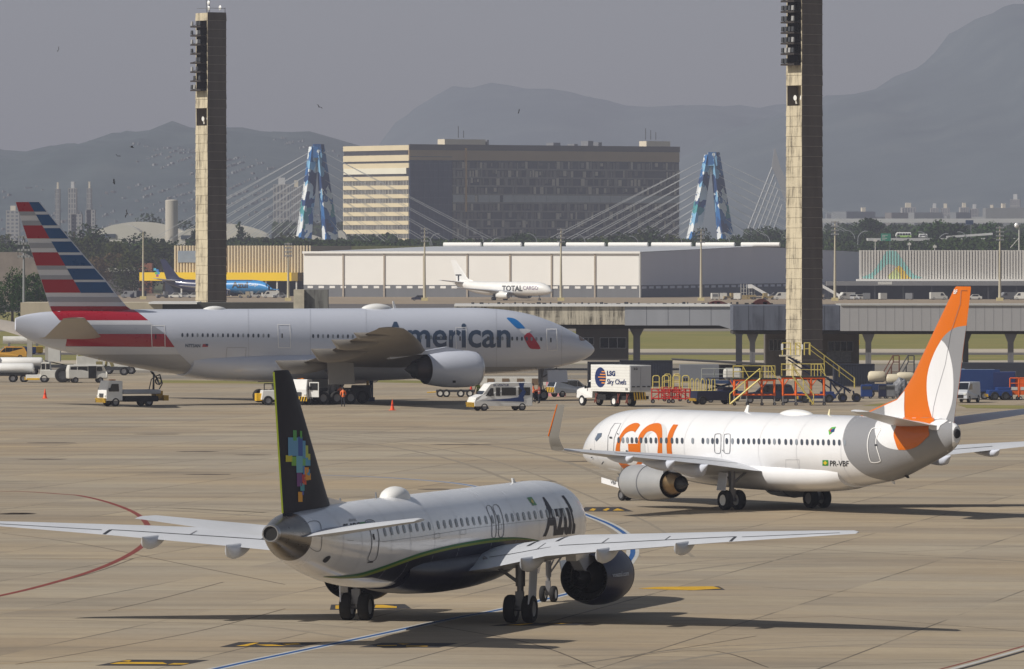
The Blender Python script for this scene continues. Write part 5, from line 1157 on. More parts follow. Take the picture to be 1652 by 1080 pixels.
s1 = smooth_poly(k6([(762, 390), (722, 415), (692, 452), (680, 520), (684, 590), (693, 648)]), 3, False) + smooth_poly(k6([(640, 646), (633, 580), (638, 500), (660, 452), (690, 406), (720, 385)]), 3, False)
G.decal('letter_shade', [s1], G.onfus(1, .008), SH, cx=4, cy=3)
s2 = smooth_poly(k6([(846, 292), (888, 308), (912, 350), (918, 440), (914, 540), (922, 668)]), 3, False) + smooth_poly(k6([(871, 664), (868, 540), (870, 420), (866, 345)]), 3, False)
G.decal('letter_shade', [s2], G.onfus(1, .008), SH, cx=4, cy=3)
gw = [(x / 4.13 + 860, 710.7) for x in (572, 600, 630, 660, 690, 721, 753, 786, 820, 855, 890, 927, 960, 995, 1065, 1133, 1165, 1197, 1228, 1292, 1330, 1368, 1403, 1438, 1473, 1506, 1540, 1575, 1609, 1642)]
gw = [(x, 710.4 + (x - 1000) * .0095) for x, _ in gw] + [(x, 710.4 + (x - 1000) * .0112) for x in [1268 + 8.65 * i for i in range(12)]]
gw = [p for i, p in enumerate(gw) if i == 0 or p[0] - gw[i - 1][0] > 5]
G.windows(gw, 4.2, 9.6, G.onfus(1, .024), WIN)
for q in ((1153.4, 700.6), (1168.4, 700.8)): G.line('emergency_exit', smooth_poly([(q[0], q[1] + 3), (q[0] + 3, q[1]), (q[0] + 9, q[1]), (q[0] + 10, q[1] + 4), (q[0] + 9.4, q[1] + 28), (q[0] + 6, q[1] + 31), (q[0] + 1, q[1] + 30), (q[0] - .3, q[1] + 24)], 3), .8, G.onfus(1, .02), LINE, True)
G.line('cabin_door', [(980.3, 731), (981, 705), (986, 692), (992, 683.6), (1002, 683.2), (995, 697), (991, 708), (989.6, 732)], .7, gf, LINE, True)
G.line('cabin_door', k8([(488, 316), (558, 318), (530, 380), (515, 430), (520, 500), (550, 600), (552, 640), (468, 646), (440, 570), (430, 480), (440, 400), (460, 345)]), 1.2, G.onfus(1, .04), DOORW, True, k=3)
G.decal('cockpit_window', [[(964.6, 699.6), (971.4, 699), (970.2, 704.4), (962.2, 712.6), (960, 709)]], G.onfus(1, .02), mat('cockpit_glass', (92, 104, 122), .12, var=0, coat=.5), cx=2, cy=2)
G.text('registration', 'PR-VBF', [(1339.2, 743.4), (1369.5, 743.8), (1369.5, 752.8), (1339.2, 752.4)], gf, GD, .012, cuts=(.1, .2))
G.decal('flag', [[(1327.2, 742.6), (1336.6, 742.6), (1336.6, 751.6), (1327.2, 751.6)]], gf, mat('flag_green', (58, 140, 66), .4, var=0))
G.decal('flag_lozenge', [[(1328.4, 747), (1331.9, 743.8), (1335.4, 747), (1331.9, 750.4)]], G.onfus(1, .02), mat('flag_yellow', (220, 196, 60), .4, var=0))
for pts, c in (([(1337, 695), (1342, 690), (1349, 689), (1346, 695), (1341, 700), (1338, 702)], (90, 170, 70)), ([(1338.5, 695), (1342, 692), (1344, 695), (1340.5, 698.5)], (200, 60, 50)), ([(1341, 694.5), (1347, 691.5), (1346, 697), (1341, 698.5)], (30, 70, 120))):
    G.decal('sticker', [pts], G.onfus(1, .02 + .006 * (c[0] > 100) + .012 * (c[0] < 50)), mat('sticker_%s' % {90: 'green', 200: 'red', 30: 'blue'}[c[0]], c, .4, var=0))
G.rings([-9.2, -5.0, -1.2, 2.6, 6.4, 10.2, 13.4, 16.4], 1, SKS)
for q_ in ([(953, 724), (955, 724), (955, 726), (953, 726)], [(954.5, 737), (957, 737.4), (956.5, 739), (954, 738.6)], [(971, 748), (974, 744), (975, 745), (972, 749.5)], [(996.4, 699.4), (998, 699.4), (998, 701), (996.4, 701)], [(984, 705), (988, 705), (988, 707.6), (984, 707.6)], [(1010.6, 726.6), (1013.6, 726.6), (1013.6, 732), (1010.6, 732)], [(1166, 726), (1167.4, 726), (1167.4, 727.6), (1166, 727.6)], [(1412, 717), (1416, 717), (1416, 720), (1412, 720)]):
    G.decal('service_mark', [q_], G.onfus(1, .045), GAP, cx=None, cy=None)
G.line('hatch_outline', [(1003, 751), (1018, 752), (1017, 764), (1002, 763)], .5, G.onfus(1, .02), LINE, True); G.line('hatch_outline', [(1268, 742), (1290, 742), (1290, 756), (1268, 756)], .4, G.onfus(1, .02), LINE, True)
for q_ in ((700, 862), (742, 856), (800, 848)): A.line('hatch_outline', [(q_[0], q_[1]), (q_[0] + 9, q_[1] - 1.2), (q_[0] + 9, q_[1] + 6), (q_[0], q_[1] + 7)], .5, A.onfus(-1, .02), LINE, True)
G.belly(-8.4, 8.2, 1.02, 2.9, 1.86, PW)
gst = [(1.4, 6.6, -1.3, 2.25, 2.15, .13), (2.6, 5.9, -1.75, 2.4, 2.25, .125), (5.7, 3.6, -2.4, 2.75, 2.62, .12), (10, .75, -3.45, 3.12, 3.02, .11), (14.5, -2.1, -4.4, 3.5, 3.44, .1), (17.0, -3.75, -5.1, 3.7, 3.66, .09)]
gwn = G.wings(gst, WG)
for o, sd in zip(gwn, (1, -1)):
    G.wline(gst, sd, [(2.2, .74), (12.6, .74)], .1, GAP, o); G.wline(gst, sd, [(2.2, .12), (16.8, .12)], .06, LINE, o)
    rr = []
    for (t, xl, xt) in ((0, -3.75, -5.1), (.15, -3.95, -5.15), (.3, -4.15, -5.2), (1, -5.2, -5.95)):
        yy = 17.0 + .42 * min(1, t * 3) ** .7 + .1 * t; zz = 3.68 + (t * 2.45 if t > .1 else t * 1.2); rr.append([(xl - c * (xl - xt), sd * (yy + th * .09 * (xl - xt) * (1 if t > .1 else 0)), zz + (th * .09 * (xl - xt) if t < .1 else 0)) for c, th in FOIL])
    wl = MB().loft(rr).build('winglet', mat('winglet_shade_grey', (122, 120, 116), .35, coat=.3, var=.05), o, smooth=True)  # shade on the winglet's inner face is put into this grey
    e2 = MB()
    e2.bar((-4.2, sd * 17.45, 3.68 + .3 * 2.45), (-5.22, sd * 17.52, 6.12), .06)
    e2.build('winglet_edge', OR, wl)
    for (yy, a, b, d) in ((6.6, -3.3, .9, .75), (9.2, -4.0, -.4, .6), (12.2, -4.5, -1.6, .45)):
        G.fairing(a, b, sd * yy, G.zwing(gst, (a + b) / 2 + .5, yy) + .1, d, .5, PG, o)
ght = [(.3, -12.3, -16.6, 5.0, 5.0, .09), (1.2, -12.9, -16.75, 5.1, 5.08, .09), (6.0, -16.4, -18.3, 5.86, 5.84, .09), (6.2, -17.0, -18.4, 5.88, 5.87, .06)]
G.wings(ght, WG, 'tailplane')
NG = mat('nacelle_grey', (172, 173, 174), 0.32, metal=0.3, coat=0.2, var=0.08, scale=.8); GOLD = mat('heat_tinted_metal', (150, 126, 92), .35, metal=.85, var=.15, scale=2)
for sd in (1, -1):
    e = G.engine(3.1, 7.4, sd * 4.83, 1.42, 1.03, NG, SILVER, 'short', GOLD)
    G.pylon(e, 2.6, 6.0, sd * 4.83, 2.42, 2.55, 2.75, .36, PG, xr=.2)
    MB().lathe([(5.25, 1.028), (5.2, 1.035), (5.15, 1.028)], (0, sd * 4.83, 1.42), 'x', 40).build('nacelle_seam', LINE, e)
    G.doorm = PG
    G.gear(0, sd * 2.86, .565, .42, (-.43, .43), (0,), 2.3, WHITE if sd > 0 else STEEL, sr=.13, doors=[(-.35, .5, sd * 3.35, sd * 3.5, 1.1, 2.1)])
G.doorm = PW
G.gear(15.6, 0, .345, .2, (-.2, .2), (0,), 1.7, STEEL, sr=.08, doors=None)
for sd in (1, -1): MB().prism([(15.3, 1.06), (17.3, 1.32), (17.3, 1.0), (15.3, .74)], sd * .5, sd * .54).build('gear_door', PW, G.root)
MB().box(-.1, .25, -.3, .3, .98, 1.4).build('wheel_well', DGREY, G.root)
G.text('door_code', 'VBF', [(985, 774.8), (994, 777.4), (994, 783), (985, 780.4)], lambda a, b: (lambda q: ((q[0], .56, q[1]), (0, 1, 0)))(G.loc(a, b, .56)), GD, .0, cuts=(.3, .3), parent=G.root)
G.blade(2.9, 5.34, .42, .42); G.blade(-5.4, 5.36, .33, .2, mat('cream_antenna', (226, 214, 178), .5)); G.dome(-2.2, 5.36, 3.4, 1.0, .26)
G.blade(-11.6, interp(G.prof, -11.6, 2) + .03, -.22, .3, PW); G.blade(-12.9, interp(G.prof, -12.9, 2) + .03, -.2, .4, BLACK)

# ============ the wide-body behind: silver grey with striped tail
W = Plane('wide_body_airliner', -19.5, 680.0, 0.8616, 0.5075,
          [(-30.2, 8.15, 7.0, .12), (-29.2, 8.45, 6.35, .4), (-27, 8.72, 5.5, 1.0), (-23, 8.86, 4.6, 1.75), (-18.5, 8.9, 3.65, 2.5), (-14, 8.9, 2.95, 2.95), (-9, 8.9, 2.62, 3.1), (0, 8.9, 2.58, 3.1), (18, 8.9, 2.58, 3.1),
           (21.5, 8.72, 2.66, 3.02), (24.5, 8.25, 2.85, 2.75), (27, 7.5, 3.1, 2.32), (29, 6.65, 3.45, 1.75), (30.3, 6.0, 3.8, 1.2), (31.2, 5.45, 4.2, .68), (31.7, 5.05, 4.6, .2)],
          'silver grey wide-body airliner with red, white and blue striped tail fin')
W.fuselage(PG, 56); wf = W.onfus(-1, .02)
RD = mat('deep_red_paint', (168, 18, 42), .28, coat=.4, var=.06); AB = mat('ocean_blue_paint', (16, 78, 132), .28, coat=.4, var=.14, scale=.35); LGY = mat('pale_stripe_paint', (214, 216, 222), .3, coat=.3, var=.03); MG = mat('mid_stripe_paint', (164, 167, 176), .3, coat=.3, var=.03); SL = mat('slate_blue_lettering', (58, 78, 104), .3, var=0)
k5 = lambda p: cr(5.507, 0, 480, p)
W.decal('red_tail_stripe', [[(78, 486), (205, 486), (212, 498), (222, 504), (239, 517.2), (96, 517.2), (84, 503)]], W.onfus(-1, .02), RD, cx=6, cy=2)
W.decal('red_tail_stripe', [[(106, 539.2), (266.5, 539.2), (281.5, 560.2), (105.5, 558.6), (107.5, 549)]], wf, RD, cx=8, cy=3)
W.decal('white_tail_stripe', [[(99, 517.4), (239, 517.4), (246, 524.4), (102, 524.4)]], wf, LGY, cx=8, cy=3)
W.decal('white_tail_stripe', [[(105, 559.4), (282, 560.4), (290, 572), (112, 572)]], wf, LGY, cx=8, cy=3)
W.decal('grey_tail_stripe', [[(102, 524.6), (246, 524.6), (266, 539), (105, 539)]], wf, MG, cx=8, cy=3)
W.decal('grey_tail_stripe', [[(112, 572.2), (290, 572.2), (330, 610), (112, 610)]], wf, mat('lower_grey', (176, 176, 178), .3, coat=.3, var=.03), cx=8, cy=3)
W.decal('belly_paint', [[(325, 590), (600, 592), (960, 592), (960, 640), (325, 640)]], W.onfus(-1, .012), mat('belly_grey', (168, 168, 170), .35, coat=.3, var=.05), cx=9, cy=3)
TE = [(25, 326), (36.8, 364), (51, 407.5), (58, 429), (66, 451), (72.6, 472.4), (80.4, 494.6), (86, 510)]; LE = [(64.5, 326), (68.5, 331), (95, 364), (131.7, 407.5), (151, 430), (170.5, 452), (186, 473), (204, 494.6), (214, 501), (232, 508)]
def xi(t, y):
    for a, b in zip(t, t[1:]):
        if a[1] <= y <= b[1]: return a[0] + (b[0] - a[0]) * (y - a[1]) / (b[1] - a[1])
    return t[-1][0] if y > t[0][1] else t[0][0]
W.fin_(mkfin(W, [(xi(LE, y), xi(TE, y), y) for y in (326, 328, 331, 364, 407.5, 430, 452, 473, 487, 494.6, 501, 508)], None, .09), LGY)
wfn = W.onfin(-1, .03); dg = lambda y: 46 + .574 * (y - 326)
def band(y0, y1, a, b, m, nm, pad=0):
    ys = [y0, (y0 + y1) / 2, y1]
    fa = lambda y: (xi(TE, y) + .25 if a == 'te' else dg(y)); fb = lambda y: (dg(y) if b == 'dg' else xi(LE, y) - (2.2 if m is AB else .8))
    W.decal(nm, [[(fa(y), y) for y in ys] + [(fb(y), y) for y in ys[::-1]]], wfn, m, W.finobj, 6, 6)
for y0, y1 in ((326.4, 341.6), (364, 385), (407.5, 428.8), (451.2, 472.4)): band(y0, y1, 'te', 'dg', RD, 'red_fin_block')
for y0, y1 in ((326.4, 341.8), (346.5, 364), (368.4, 385.2), (390, 407.5), (411.7, 429.2), (433.6, 451.6), (455.5, 472.8)): band(y0, y1, 'dg', 'le', AB, 'blue_fin_block')
for y0, y1 in ((356.5, 364), (341.6, 348), (392.5, 400.5), (429.4, 435.4), (444.5, 451)): band(y0, y1, 'te', 'dg', MG, 'grey_fin_block')
band(479.5, 487.5, 'te', 'le', MG, 'grey_fin_block'); band(494.4, 507, 'te', 'le', RD, 'red_fin_block')
for y0, y1 in ((286 / 5.1625 + 330, 287 / 5.1625 + 330),): pass
W.text('airline_name', 'American', [(619, 519.5), (823.5, 519.5), (823.5, 561.5), (619, 561.5)], wf, SL, .018, cuts=(.01, .06))
# flight symbol
W.decal('flight_symbol', [smooth_poly([(817, 513.4), (823, 513), (831, 515), (839, 521), (847, 530), (842, 530.6), (834, 530), (828, 525), (822, 519)], 2)], wf, mat('symbol_blue', (20, 110, 180), .3, var=0), cx=5, cy=3)
W.decal('flight_symbol', [[(837, 531), (850, 530.6), (857, 533), (855, 535.6), (847, 541), (841, 537)]], wf, LGY, cx=5, cy=3)
W.decal('flight_symbol', [smooth_poly([(845, 544), (849, 538.6), (854, 537), (860, 543), (866, 552), (872, 562.6), (864, 563.4), (855, 562.4), (850, 555)], 2)], wf, mat('symbol_red', (172, 24, 50), .3, var=0), cx=5, cy=3)
def row(x0, x1, n, y0, y1): return [(x0 + (x1 - x0) * i / (n - 1), y0 + (y1 - y0) * i / (n - 1)) for i in range(n)]
W.windows(row(294, 433, 18, 541, 542), 3.4, 6.4, W.onfus(-1, .035), WIN, sq=2.3)
W.windows(row(505, 569, 9, 542.6, 543.2) + row(584, 609, 4, 543.4, 543.6) + row(679, 727, 7, 544.4, 545), 3.4, 6.4, W.onfus(-1, .035), WIN, sq=2.3)
W.windows(row(787, 873, 12, 546, 547.4), 3.4, 6.4, W.onfus(-1, .035), WIN, sq=2.3)
for q in ((244, 526, 266, 560), (448, 524.5, 468.4, 561), (735, 529, 752.6, 564), (881.5, 531.6, 898.5, 565)):
    x0, y0, x1, y1 = q; W.line('cabin_door', smooth_poly([(x0, y0 + 2), (x0 + 2, y0), (x1 - 3, y0), (x1 - 1, y0 + 2), (x1, y1 - 2), (x1 - 2, y1), (x0 + 3, y1), (x0 + 1, y1 - 3)], 2), 1.1, W.onfus(-1, .03), DOORW, True)
    W.decal('door_handle', [[(x0 + 6, y0 + 14), (x0 + 8, y0 + 14), (x0 + 8, y0 + 21), (x0 + 6, y0 + 21)]], W.onfus(-1, .03), GAP)
W.text('registration', 'N773AN', [(299, 555), (323, 555.4), (323, 561), (299, 560.6)], wf, SL, .03, cuts=(.2, .4))
W.decal('flag', [[(327, 555.5), (335, 555.5), (335.4, 560), (326, 560)]], wf, mat('flag_dull_red', (170, 70, 80), .4, var=0)); W.decal('flag', [[(331.5, 555.3), (335.6, 555.3), (335.6, 558), (331.5, 558)]], W.onfus(-1, .03), mat('flag_blue', (40, 50, 90), .4, var=0))
W.decal('cockpit_window', [smooth_poly([(933, 538), (938.5, 540), (944.5, 548.6), (940, 550), (935.4, 549)], 2)], W.onfus(-1, .03), mat('cockpit_glass_brown', (84, 76, 74), .12, var=0, coat=.5), cx=2, cy=2)
W.line('hatch_outline', [(366, 561), (397, 561), (394, 600), (362, 600)], .5, wf, LINE, True); W.line('fuselage_seam', [(440, 585), (600, 588)], .4, wf, LINE)
for sx in (400, 500, 590, 800, 905): W.line('fuselage_seam', [(sx, 470), (sx + 1.5, 640)], .35, W.onfus(-1, .026), mat('soft_seam', (160, 163, 170), .4, var=0))
W.belly(-13.0, 17, 2.0, 5.2, 3.5, PG)
wst = [(2.6, 13.0, -3.0, 4.15, 3.75, .12), (6.2, 10.2, -3.2, 4.5, 4.05, .115), (9.6, 7.6, -3.4, 5.0, 4.6, .11), (15, 4.0, -4.6, 5.85, 5.6, .1), (22, -.8, -6.6, 6.65, 6.5, .1), (29, -5.7, -8.6, 7.3, 7.25, .09), (30.4, -7.4, -9.1, 7.45, 7.43, .06)]
WU = mat('wing_underside_warm_grey', (132, 127, 120), .5, var=.18, scale=.4)
ww = W.wings(wst, WU)
for o, sd in zip(ww, (1, -1)):
    for (yy, a, b, d) in ((5.4, -6.0, 1.0, 1.3), (12.6, -6.2, .2, 1.3), (18.6, -7.4, -2.0, 1.0), (24.5, -8.4, -4.0, .7)):
        W.fairing(a, b, sd * yy, W.zwing(wst, (a + b) / 2 + .8, yy) + .25, d, .9, WU, o)
wht = [(.8, -21.6, -28.2, 6.35, 6.3, .09), (2.2, -22.6, -28.3, 6.5, 6.4, .09), (10.3, -28.3, -30.6, 8.2, 8.1, .09), (10.75, -29.2, -30.8, 8.25, 8.2, .06)]
W.wings(wht, mat('tailplane_bounce_grey', (168, 160, 150), .5, var=.1), 'tailplane')  # light bounced up from the ground is put into this warm grey
for sd in (1, -1):
    e = W.engine(7.6, 13.2, sd * 9.6, 3.28, 1.78, PG, mat('intake_lip_silver', (200, 202, 206), .25, metal=.7, var=.03), 'short', mat('hot_dark_metal', (78, 70, 68), .4, metal=.7, var=.15))
    W.pylon(e, 6.6, 11.5, sd * 9.6, 5.0, 4.75, 5.35, .7, PG, xr=3.5)
    if sd < 0: W.decal('nacelle_vent', [[(730, 614), (735, 614), (735, 617.6), (730, 617.6)]], on_nac(W, 7.6, 13.2, -9.6, 3.28, 1.78, .03), GAP, e)
    W.doorm = mat('gear_door_grey', (150, 148, 146), .5, var=.08)
    W.gear(0, sd * 5.48, .64, .5, (-.7, .7), (-1.45, 0, 1.45), 4.0, STEEL, sr=.25, doors=[(-1.2, 1.6, sd * 6.6, sd * 6.9, 1.9, 4.2)])
MB().prism([(3.2, 2.35), (-1.6, 2.35), (-1.1, 1.3), (2.6, 1.3)], -2.6, 2.6).build('wheel_well_door', W.doorm, W.root)
W.doorm = PG
W.gear(25.8, 0, .54, .4, (-.45, .45), (0,), 3.1, STEEL, sr=.16, doors=[(26.1, 28.3, .7, .85, 1.75, 2.9), (26.1, 28.3, -.75, -.9, 1.75, 2.9)])
W.dome(7.8, 8.86, 3.4, 1.6, .48); W.blade(9.8, 8.86, .7, .35); W.dome(-9.5, 8.88, 2.6, 1.2, .3, nm='satellite_fairing')

# ============ two freighters by the far hangars (about 2 km away)
def freighter(ox, oy, a, m, finm, label):
    P = Plane('freight_airliner', ox, oy, math.cos(a), math.sin(a), [(-16.5, 5.2, 4.7, .2), (-13, 5.4, 3.4, 1.1), (-7, 5.3, 1.8, 1.8), (-3, 5.2, 1.4, 1.88), (12, 5.2, 1.35, 1.88), (14.5, 5.0, 1.45, 1.7), (16.8, 4.2, 1.7, 1.15), (18, 3.2, 2.1, .6), (18.4, 2.6, 2.4, .1)], label, 'freight plane')
    P.fuselage(m, 28, 1.0)
    P.wings([(1.4, 6.2, -1.6, 2.2, 2.1, .13), (5.5, 3.4, -2.2, 2.7, 2.6, .12), (14.4, -3.2, -4.8, 3.6, 3.6, .1)], WG)
    P.wings([(.5, -11.5, -15.5, 4.9, 4.9, .09), (6.3, -15.2, -17.0, 5.6, 5.6, .09)], WG, 'tailplane')
    P.fin_([(5.1, -8.5, -15.2, .03), (6.0, -11.2, -15.5, .06), (11.2, -15.6, -17.3, .09)], finm)
    P.doorm = m
    for sd in (1, -1):
        e = P.engine(2.8, 7.0, sd * 4.8, 1.45, .95, m, SILVER, 'short', DGREY); P.pylon(e, 2.6, 5.6, sd * 4.8, 2.3, 2.5, 2.7, .36, m, xr=.4)
        P.gear(0, sd * 2.6, .5, .4, (-.4, .4), (0,), 2.2, STEEL)
    P.gear(14, 0, .34, .2, (-.2, .2), (0,), 1.6, STEEL, sr=.08)
    MB().box(-.15, .15, -.15, .15, 0, 0.02).build('wheel_chock', YELLOW, P.root)
    return P
T = freighter(X(806, 2010), 2010, R(-38), WHITE, WHITE, 'small white freight plane parked in front of the long white warehouse')
tf = T.onfus(-1, .05)
T.text('freight_name', 'TOTAL', [(810, 461), (843, 461), (843, 470), (810, 470)], tf, GD, .03, cuts=(.1, .3)); T.text('freight_name', 'CARGO', [(844, 461.6), (868, 461.6), (868, 468), (844, 468)], tf, mat('dull_plum_lettering', (120, 96, 130), .4, var=0), .0, cuts=(.1, .3))
T.text('fin_letter', 'T', [(735, 443), (744.5, 443), (744.5, 454.5), (735, 454.5)], T.onfin(-1, .04), GD, .02, parent=T.finobj, cuts=(.5, .5))
U = freighter(X(345, 2120), 2120, R(-22), mat('deep_blue_freighter_paint', (22, 34, 78), .3, coat=.4), mat('deep_blue_fin_paint', (20, 28, 66), .3, coat=.4), 'dark and light blue freight plane parked before the yellow-banded hangar')
uf = U.onfus(-1, .04)
U.decal('light_blue_front_paint', [[(352, 440), (450, 440), (450, 490), (372, 490), (356, 470)]], uf, mat('sky_blue_freighter_paint', (48, 140, 206), .3, coat=.4), cx=4, cy=2)
U.text('airline_name', 'Azul', [(374, 455), (400, 455), (400, 465), (374, 465)], U.onfus(-1, .07), GD, .04, cuts=(.1, .3)); U.text('airline_name', 'Cargo', [(402, 457), (416, 457), (416, 463), (402, 463)], U.onfus(-1, .07), WHITE, .0, cuts=(.2, .3))
for i, (x, y, c) in enumerate(((250, 435, (80, 170, 200)), (254, 437, (60, 120, 200)), (252, 441, (110, 180, 90)), (256, 441, (70, 150, 190)), (254, 445, (150, 80, 140)))):
    U.decal('coloured_square', [[(x - 2, y - 2), (x + 2, y - 2), (x + 2, y + 2), (x - 2, y + 2)]], U.onfin(-1, .05), mat('far_square_%s' % 'abcde'[i], c, .4, var=0), U.finobj)
def stained(name, base, st, amt=.8, sc=.5):
    m = bpy.data.materials.new(name); m.use_nodes = True; n = m.node_tree.nodes; l = m.node_tree.links; p = n['Principled BSDF']; p.inputs['Roughness'].default_value = .85
    tc = n.new('ShaderNodeTexCoord'); f = []
    for s3, lo, hi in (((1.6, 1.6, .16), .44, .60), ((.22, .22, .5), .34, .56)):
        mp = n.new('ShaderNodeMapping'); mp.inputs['Scale'].default_value = s3; l.new(tc.outputs['Object'], mp.inputs[0]); z = n.new('ShaderNodeTexNoise'); z.inputs['Scale'].default_value = sc * 2; z.inputs['Detail'].default_value = 7; z.inputs['Roughness'].default_value = .7; l.new(mp.outputs[0], z.inputs['Vector'])
        r = n.new('ShaderNodeMapRange'); r.inputs[1].default_value = lo; r.inputs[2].default_value = hi; l.new(z.outputs[0], r.inputs[0]); f.append(r.outputs[0])
    mu = n.new('ShaderNodeMath'); mu.operation = 'MULTIPLY'; l.new(f[0], mu.inputs[0]); l.new(f[1], mu.inputs[1]); m2 = n.new('ShaderNodeMath'); m2.operation = 'MULTIPLY'; m2.inputs[1].default_value = amt; l.new(mu.outputs[0], m2.inputs[0])
    x = n.new('ShaderNodeMix'); x.data_type = 'RGBA'; x.inputs[6].default_value = lin(base); x.inputs[7].default_value = lin(st); l.new(m2.outputs[0], x.inputs[0]); l.new(x.outputs[2], p.inputs['Base Color']); return m
# ------------------------------------------------------------------ concrete light towers

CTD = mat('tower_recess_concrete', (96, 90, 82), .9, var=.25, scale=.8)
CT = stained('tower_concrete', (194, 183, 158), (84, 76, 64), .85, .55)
CRB = mat('ribbed_dark_concrete', (104, 98, 94), .9, var=.22, scale=.9, streak=.25, spec=.15)  # darker concrete for two faces of each tower shaft
def lower_tower(name, pxc, d, ztop, zrack0, label):
    a = 2.82; r = empty(name, (X(pxc, d), d, 0), R(34.9), label, 'light tower'); h = a / 2; q = random.Random(int(d)); seg = 1.12
    # local -x face is the sunlit one, local -y the shaded one
    b = MB(); z = 0; win = (zrack0 - 5.0 * .9 - .35, zrack0 - 2.2)
    while z < ztop - .01:
        z1 = min(z + seg, ztop); e0, e1 = .045, 0.0
        inr = z1 > zrack0 and z < ztop - 1.3; inw = z1 > win[0] + .3 and z < win[1] - .3
        if inr or inw:
            dp = 1.5
            b.m(0).box(-h + dp, h + .01, -h, h, z, z1).box(-h, -h + dp, -h, -h + .16, z, z1).box(-h, -h + dp, h - .16, h, z, z1)
        else:
            b.m(0).add([(-h - e0, -h - e0, z), (h + e0, -h - e0, z), (h + e0, h + e0, z), (-h - e0, h + e0, z), (-h - e1, -h - e1, z1), (h + e1, -h - e1, z1), (h + e1, h + e1, z1), (-h - e1, h + e1, z1)], [(3, 2, 1, 0), (4, 5, 6, 7), (0, 1, 5, 4), (1, 2, 6, 5), (2, 3, 7, 6), (3, 0, 4, 7)])
        z = z1
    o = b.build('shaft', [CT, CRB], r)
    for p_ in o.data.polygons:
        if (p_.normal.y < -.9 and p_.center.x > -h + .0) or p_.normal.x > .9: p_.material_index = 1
    z = seg
    jr = MB()
    while z < ztop - .3: jr.box(-h + .03, h + .06, -h - .06, -h + .1, z - .03, z + .035).box(h - .1, h + .06, -h, h, z - .03, z + .035); z += seg
    jr.build('joint_rim', mat('joint_rim_grey', (140, 134, 126), .9, var=.3, scale=2), r)
    k = MB(); k.box(-h + 1.42, -h + 1.49, -h + .17, h - .17, zrack0, ztop - 1.2).build('recess_back', CTD, r)
    n = 8; dz = (ztop - 1.7 - zrack0) / (n - 1) if n > 1 else 1
    for i in range(n):
        zz = zrack0 + dz * i
        p = MB().box(-h - .95, -h + 1.4, -h + .18, h - .18, zz - .16, zz + .02); p.bar((-h - .9, -h + .2, zz), (-h - .9, h - .2, zz), .05)
        for y in (-.9, 0, .9): p.bar((-h - .9, y, zz), (-h + .2, y, zz + .35), .03)
        po = p.build('lamp_platform', mat('rusted_dark_steel', (48, 42, 40), .8, var=.3, scale=3), r)
        for y in (-.95, -.35, .3, .9):
            if q.random() < .62: MB().box(-h - 1.0, -h - .8, y - .2, y + .2, zz + .1, zz + .62, tx=.04).bar((-h - .85, y, zz), (-h - .85, y, zz + .2), .03).build('floodlight', DGREY if q.random() < .75 else mat('lamp_glass_grey', (150, 150, 150), .3, var=0), po)
    for f in (-.7, .5): 
        m = MB(); m.bar((-h + .7, f, win[0] + .5), (-h + .6, f, win[0] + 1.0), .1); m.lathe([(0, .3), (.12, .22), (.2, .01)], (-h + .5, f, win[0] + 1.15), 'x', 14); m.build('white_dish', WHITE, r, smooth=True)
    m = MB(); m.box(-h, h, -h, -h + .05, ztop, ztop + .08).bar((-h + .1, -h + .1, ztop), (-h + .1, -h + .1, ztop + .7), .04).bar((h - .1, -h + .1, ztop), (h - .1, -h + .1, ztop + .7), .04).bar((-h + .1, -h + .1, ztop + .6), (h - .1, -h + .1, ztop + .6), .03).bar((-h + .1, -h + .1, ztop + .6), (-h + .1, h - .1, ztop + .6), .03).build('roof_railing', STEEL, r)
    MB().bar((-.2, 0, ztop), (-.2, 0, ztop + 2.8), .04).bar((-.5, .3, ztop), (-.5, .3, ztop + 1.7), .03).build('antenna', DGREY, r)
    for (x, y, z_) in ((-.9, -.6, .6), (-.9, -.6, 1.3), (.6, -1.0, .7), (-1.3, .2, -.4)):
        MB().lathe([(0, .01), (.06, .2), (.14, .3), (.16, .28)], (x, y, ztop + z_), 'x', 14).bar((x, y, ztop + z_ - .5), (x + .1, y, ztop + z_), .03).build('dish', WHITE, r, smooth=True)
    for k_ in range(14): MB().bar((h, h - .2, 2 + k_ * 3), (h + .25, h - .2, 2 + k_ * 3), .05).build('bracket', STEEL, r)
    return r
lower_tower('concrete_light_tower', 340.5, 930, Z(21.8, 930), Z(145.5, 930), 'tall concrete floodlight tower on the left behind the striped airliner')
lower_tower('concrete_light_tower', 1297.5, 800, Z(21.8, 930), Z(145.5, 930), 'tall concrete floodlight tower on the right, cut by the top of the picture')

# ------------------------------------------------------------------ elevated walkway (pier) and what is under it
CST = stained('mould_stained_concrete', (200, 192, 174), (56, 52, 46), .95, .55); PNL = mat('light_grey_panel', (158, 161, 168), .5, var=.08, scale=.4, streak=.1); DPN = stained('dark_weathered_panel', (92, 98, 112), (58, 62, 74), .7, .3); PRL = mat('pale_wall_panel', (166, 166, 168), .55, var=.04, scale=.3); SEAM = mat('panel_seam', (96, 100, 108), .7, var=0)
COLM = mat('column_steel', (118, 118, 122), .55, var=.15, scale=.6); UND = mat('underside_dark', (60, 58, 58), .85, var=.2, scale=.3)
def seams(mb, x0, x1, y, z0, z1, st, w_=.05):
    x = x0 + st
    while x < x1 - .1: mb.box(x, x + w_, y - .012, y + .01, z0, z1); x += st
wk = empty('elevated_walkway', (X(1011, 860), 860, 0), 0, 'elevated walkway with mould-stained concrete and grey panels crossing in front of the far field', 'walkway')
dl = 860.0; O = X(1011, dl); zt, zb = Z(492, dl), Z(524, dl); q = lambda px, d=dl: X(px, d) - O
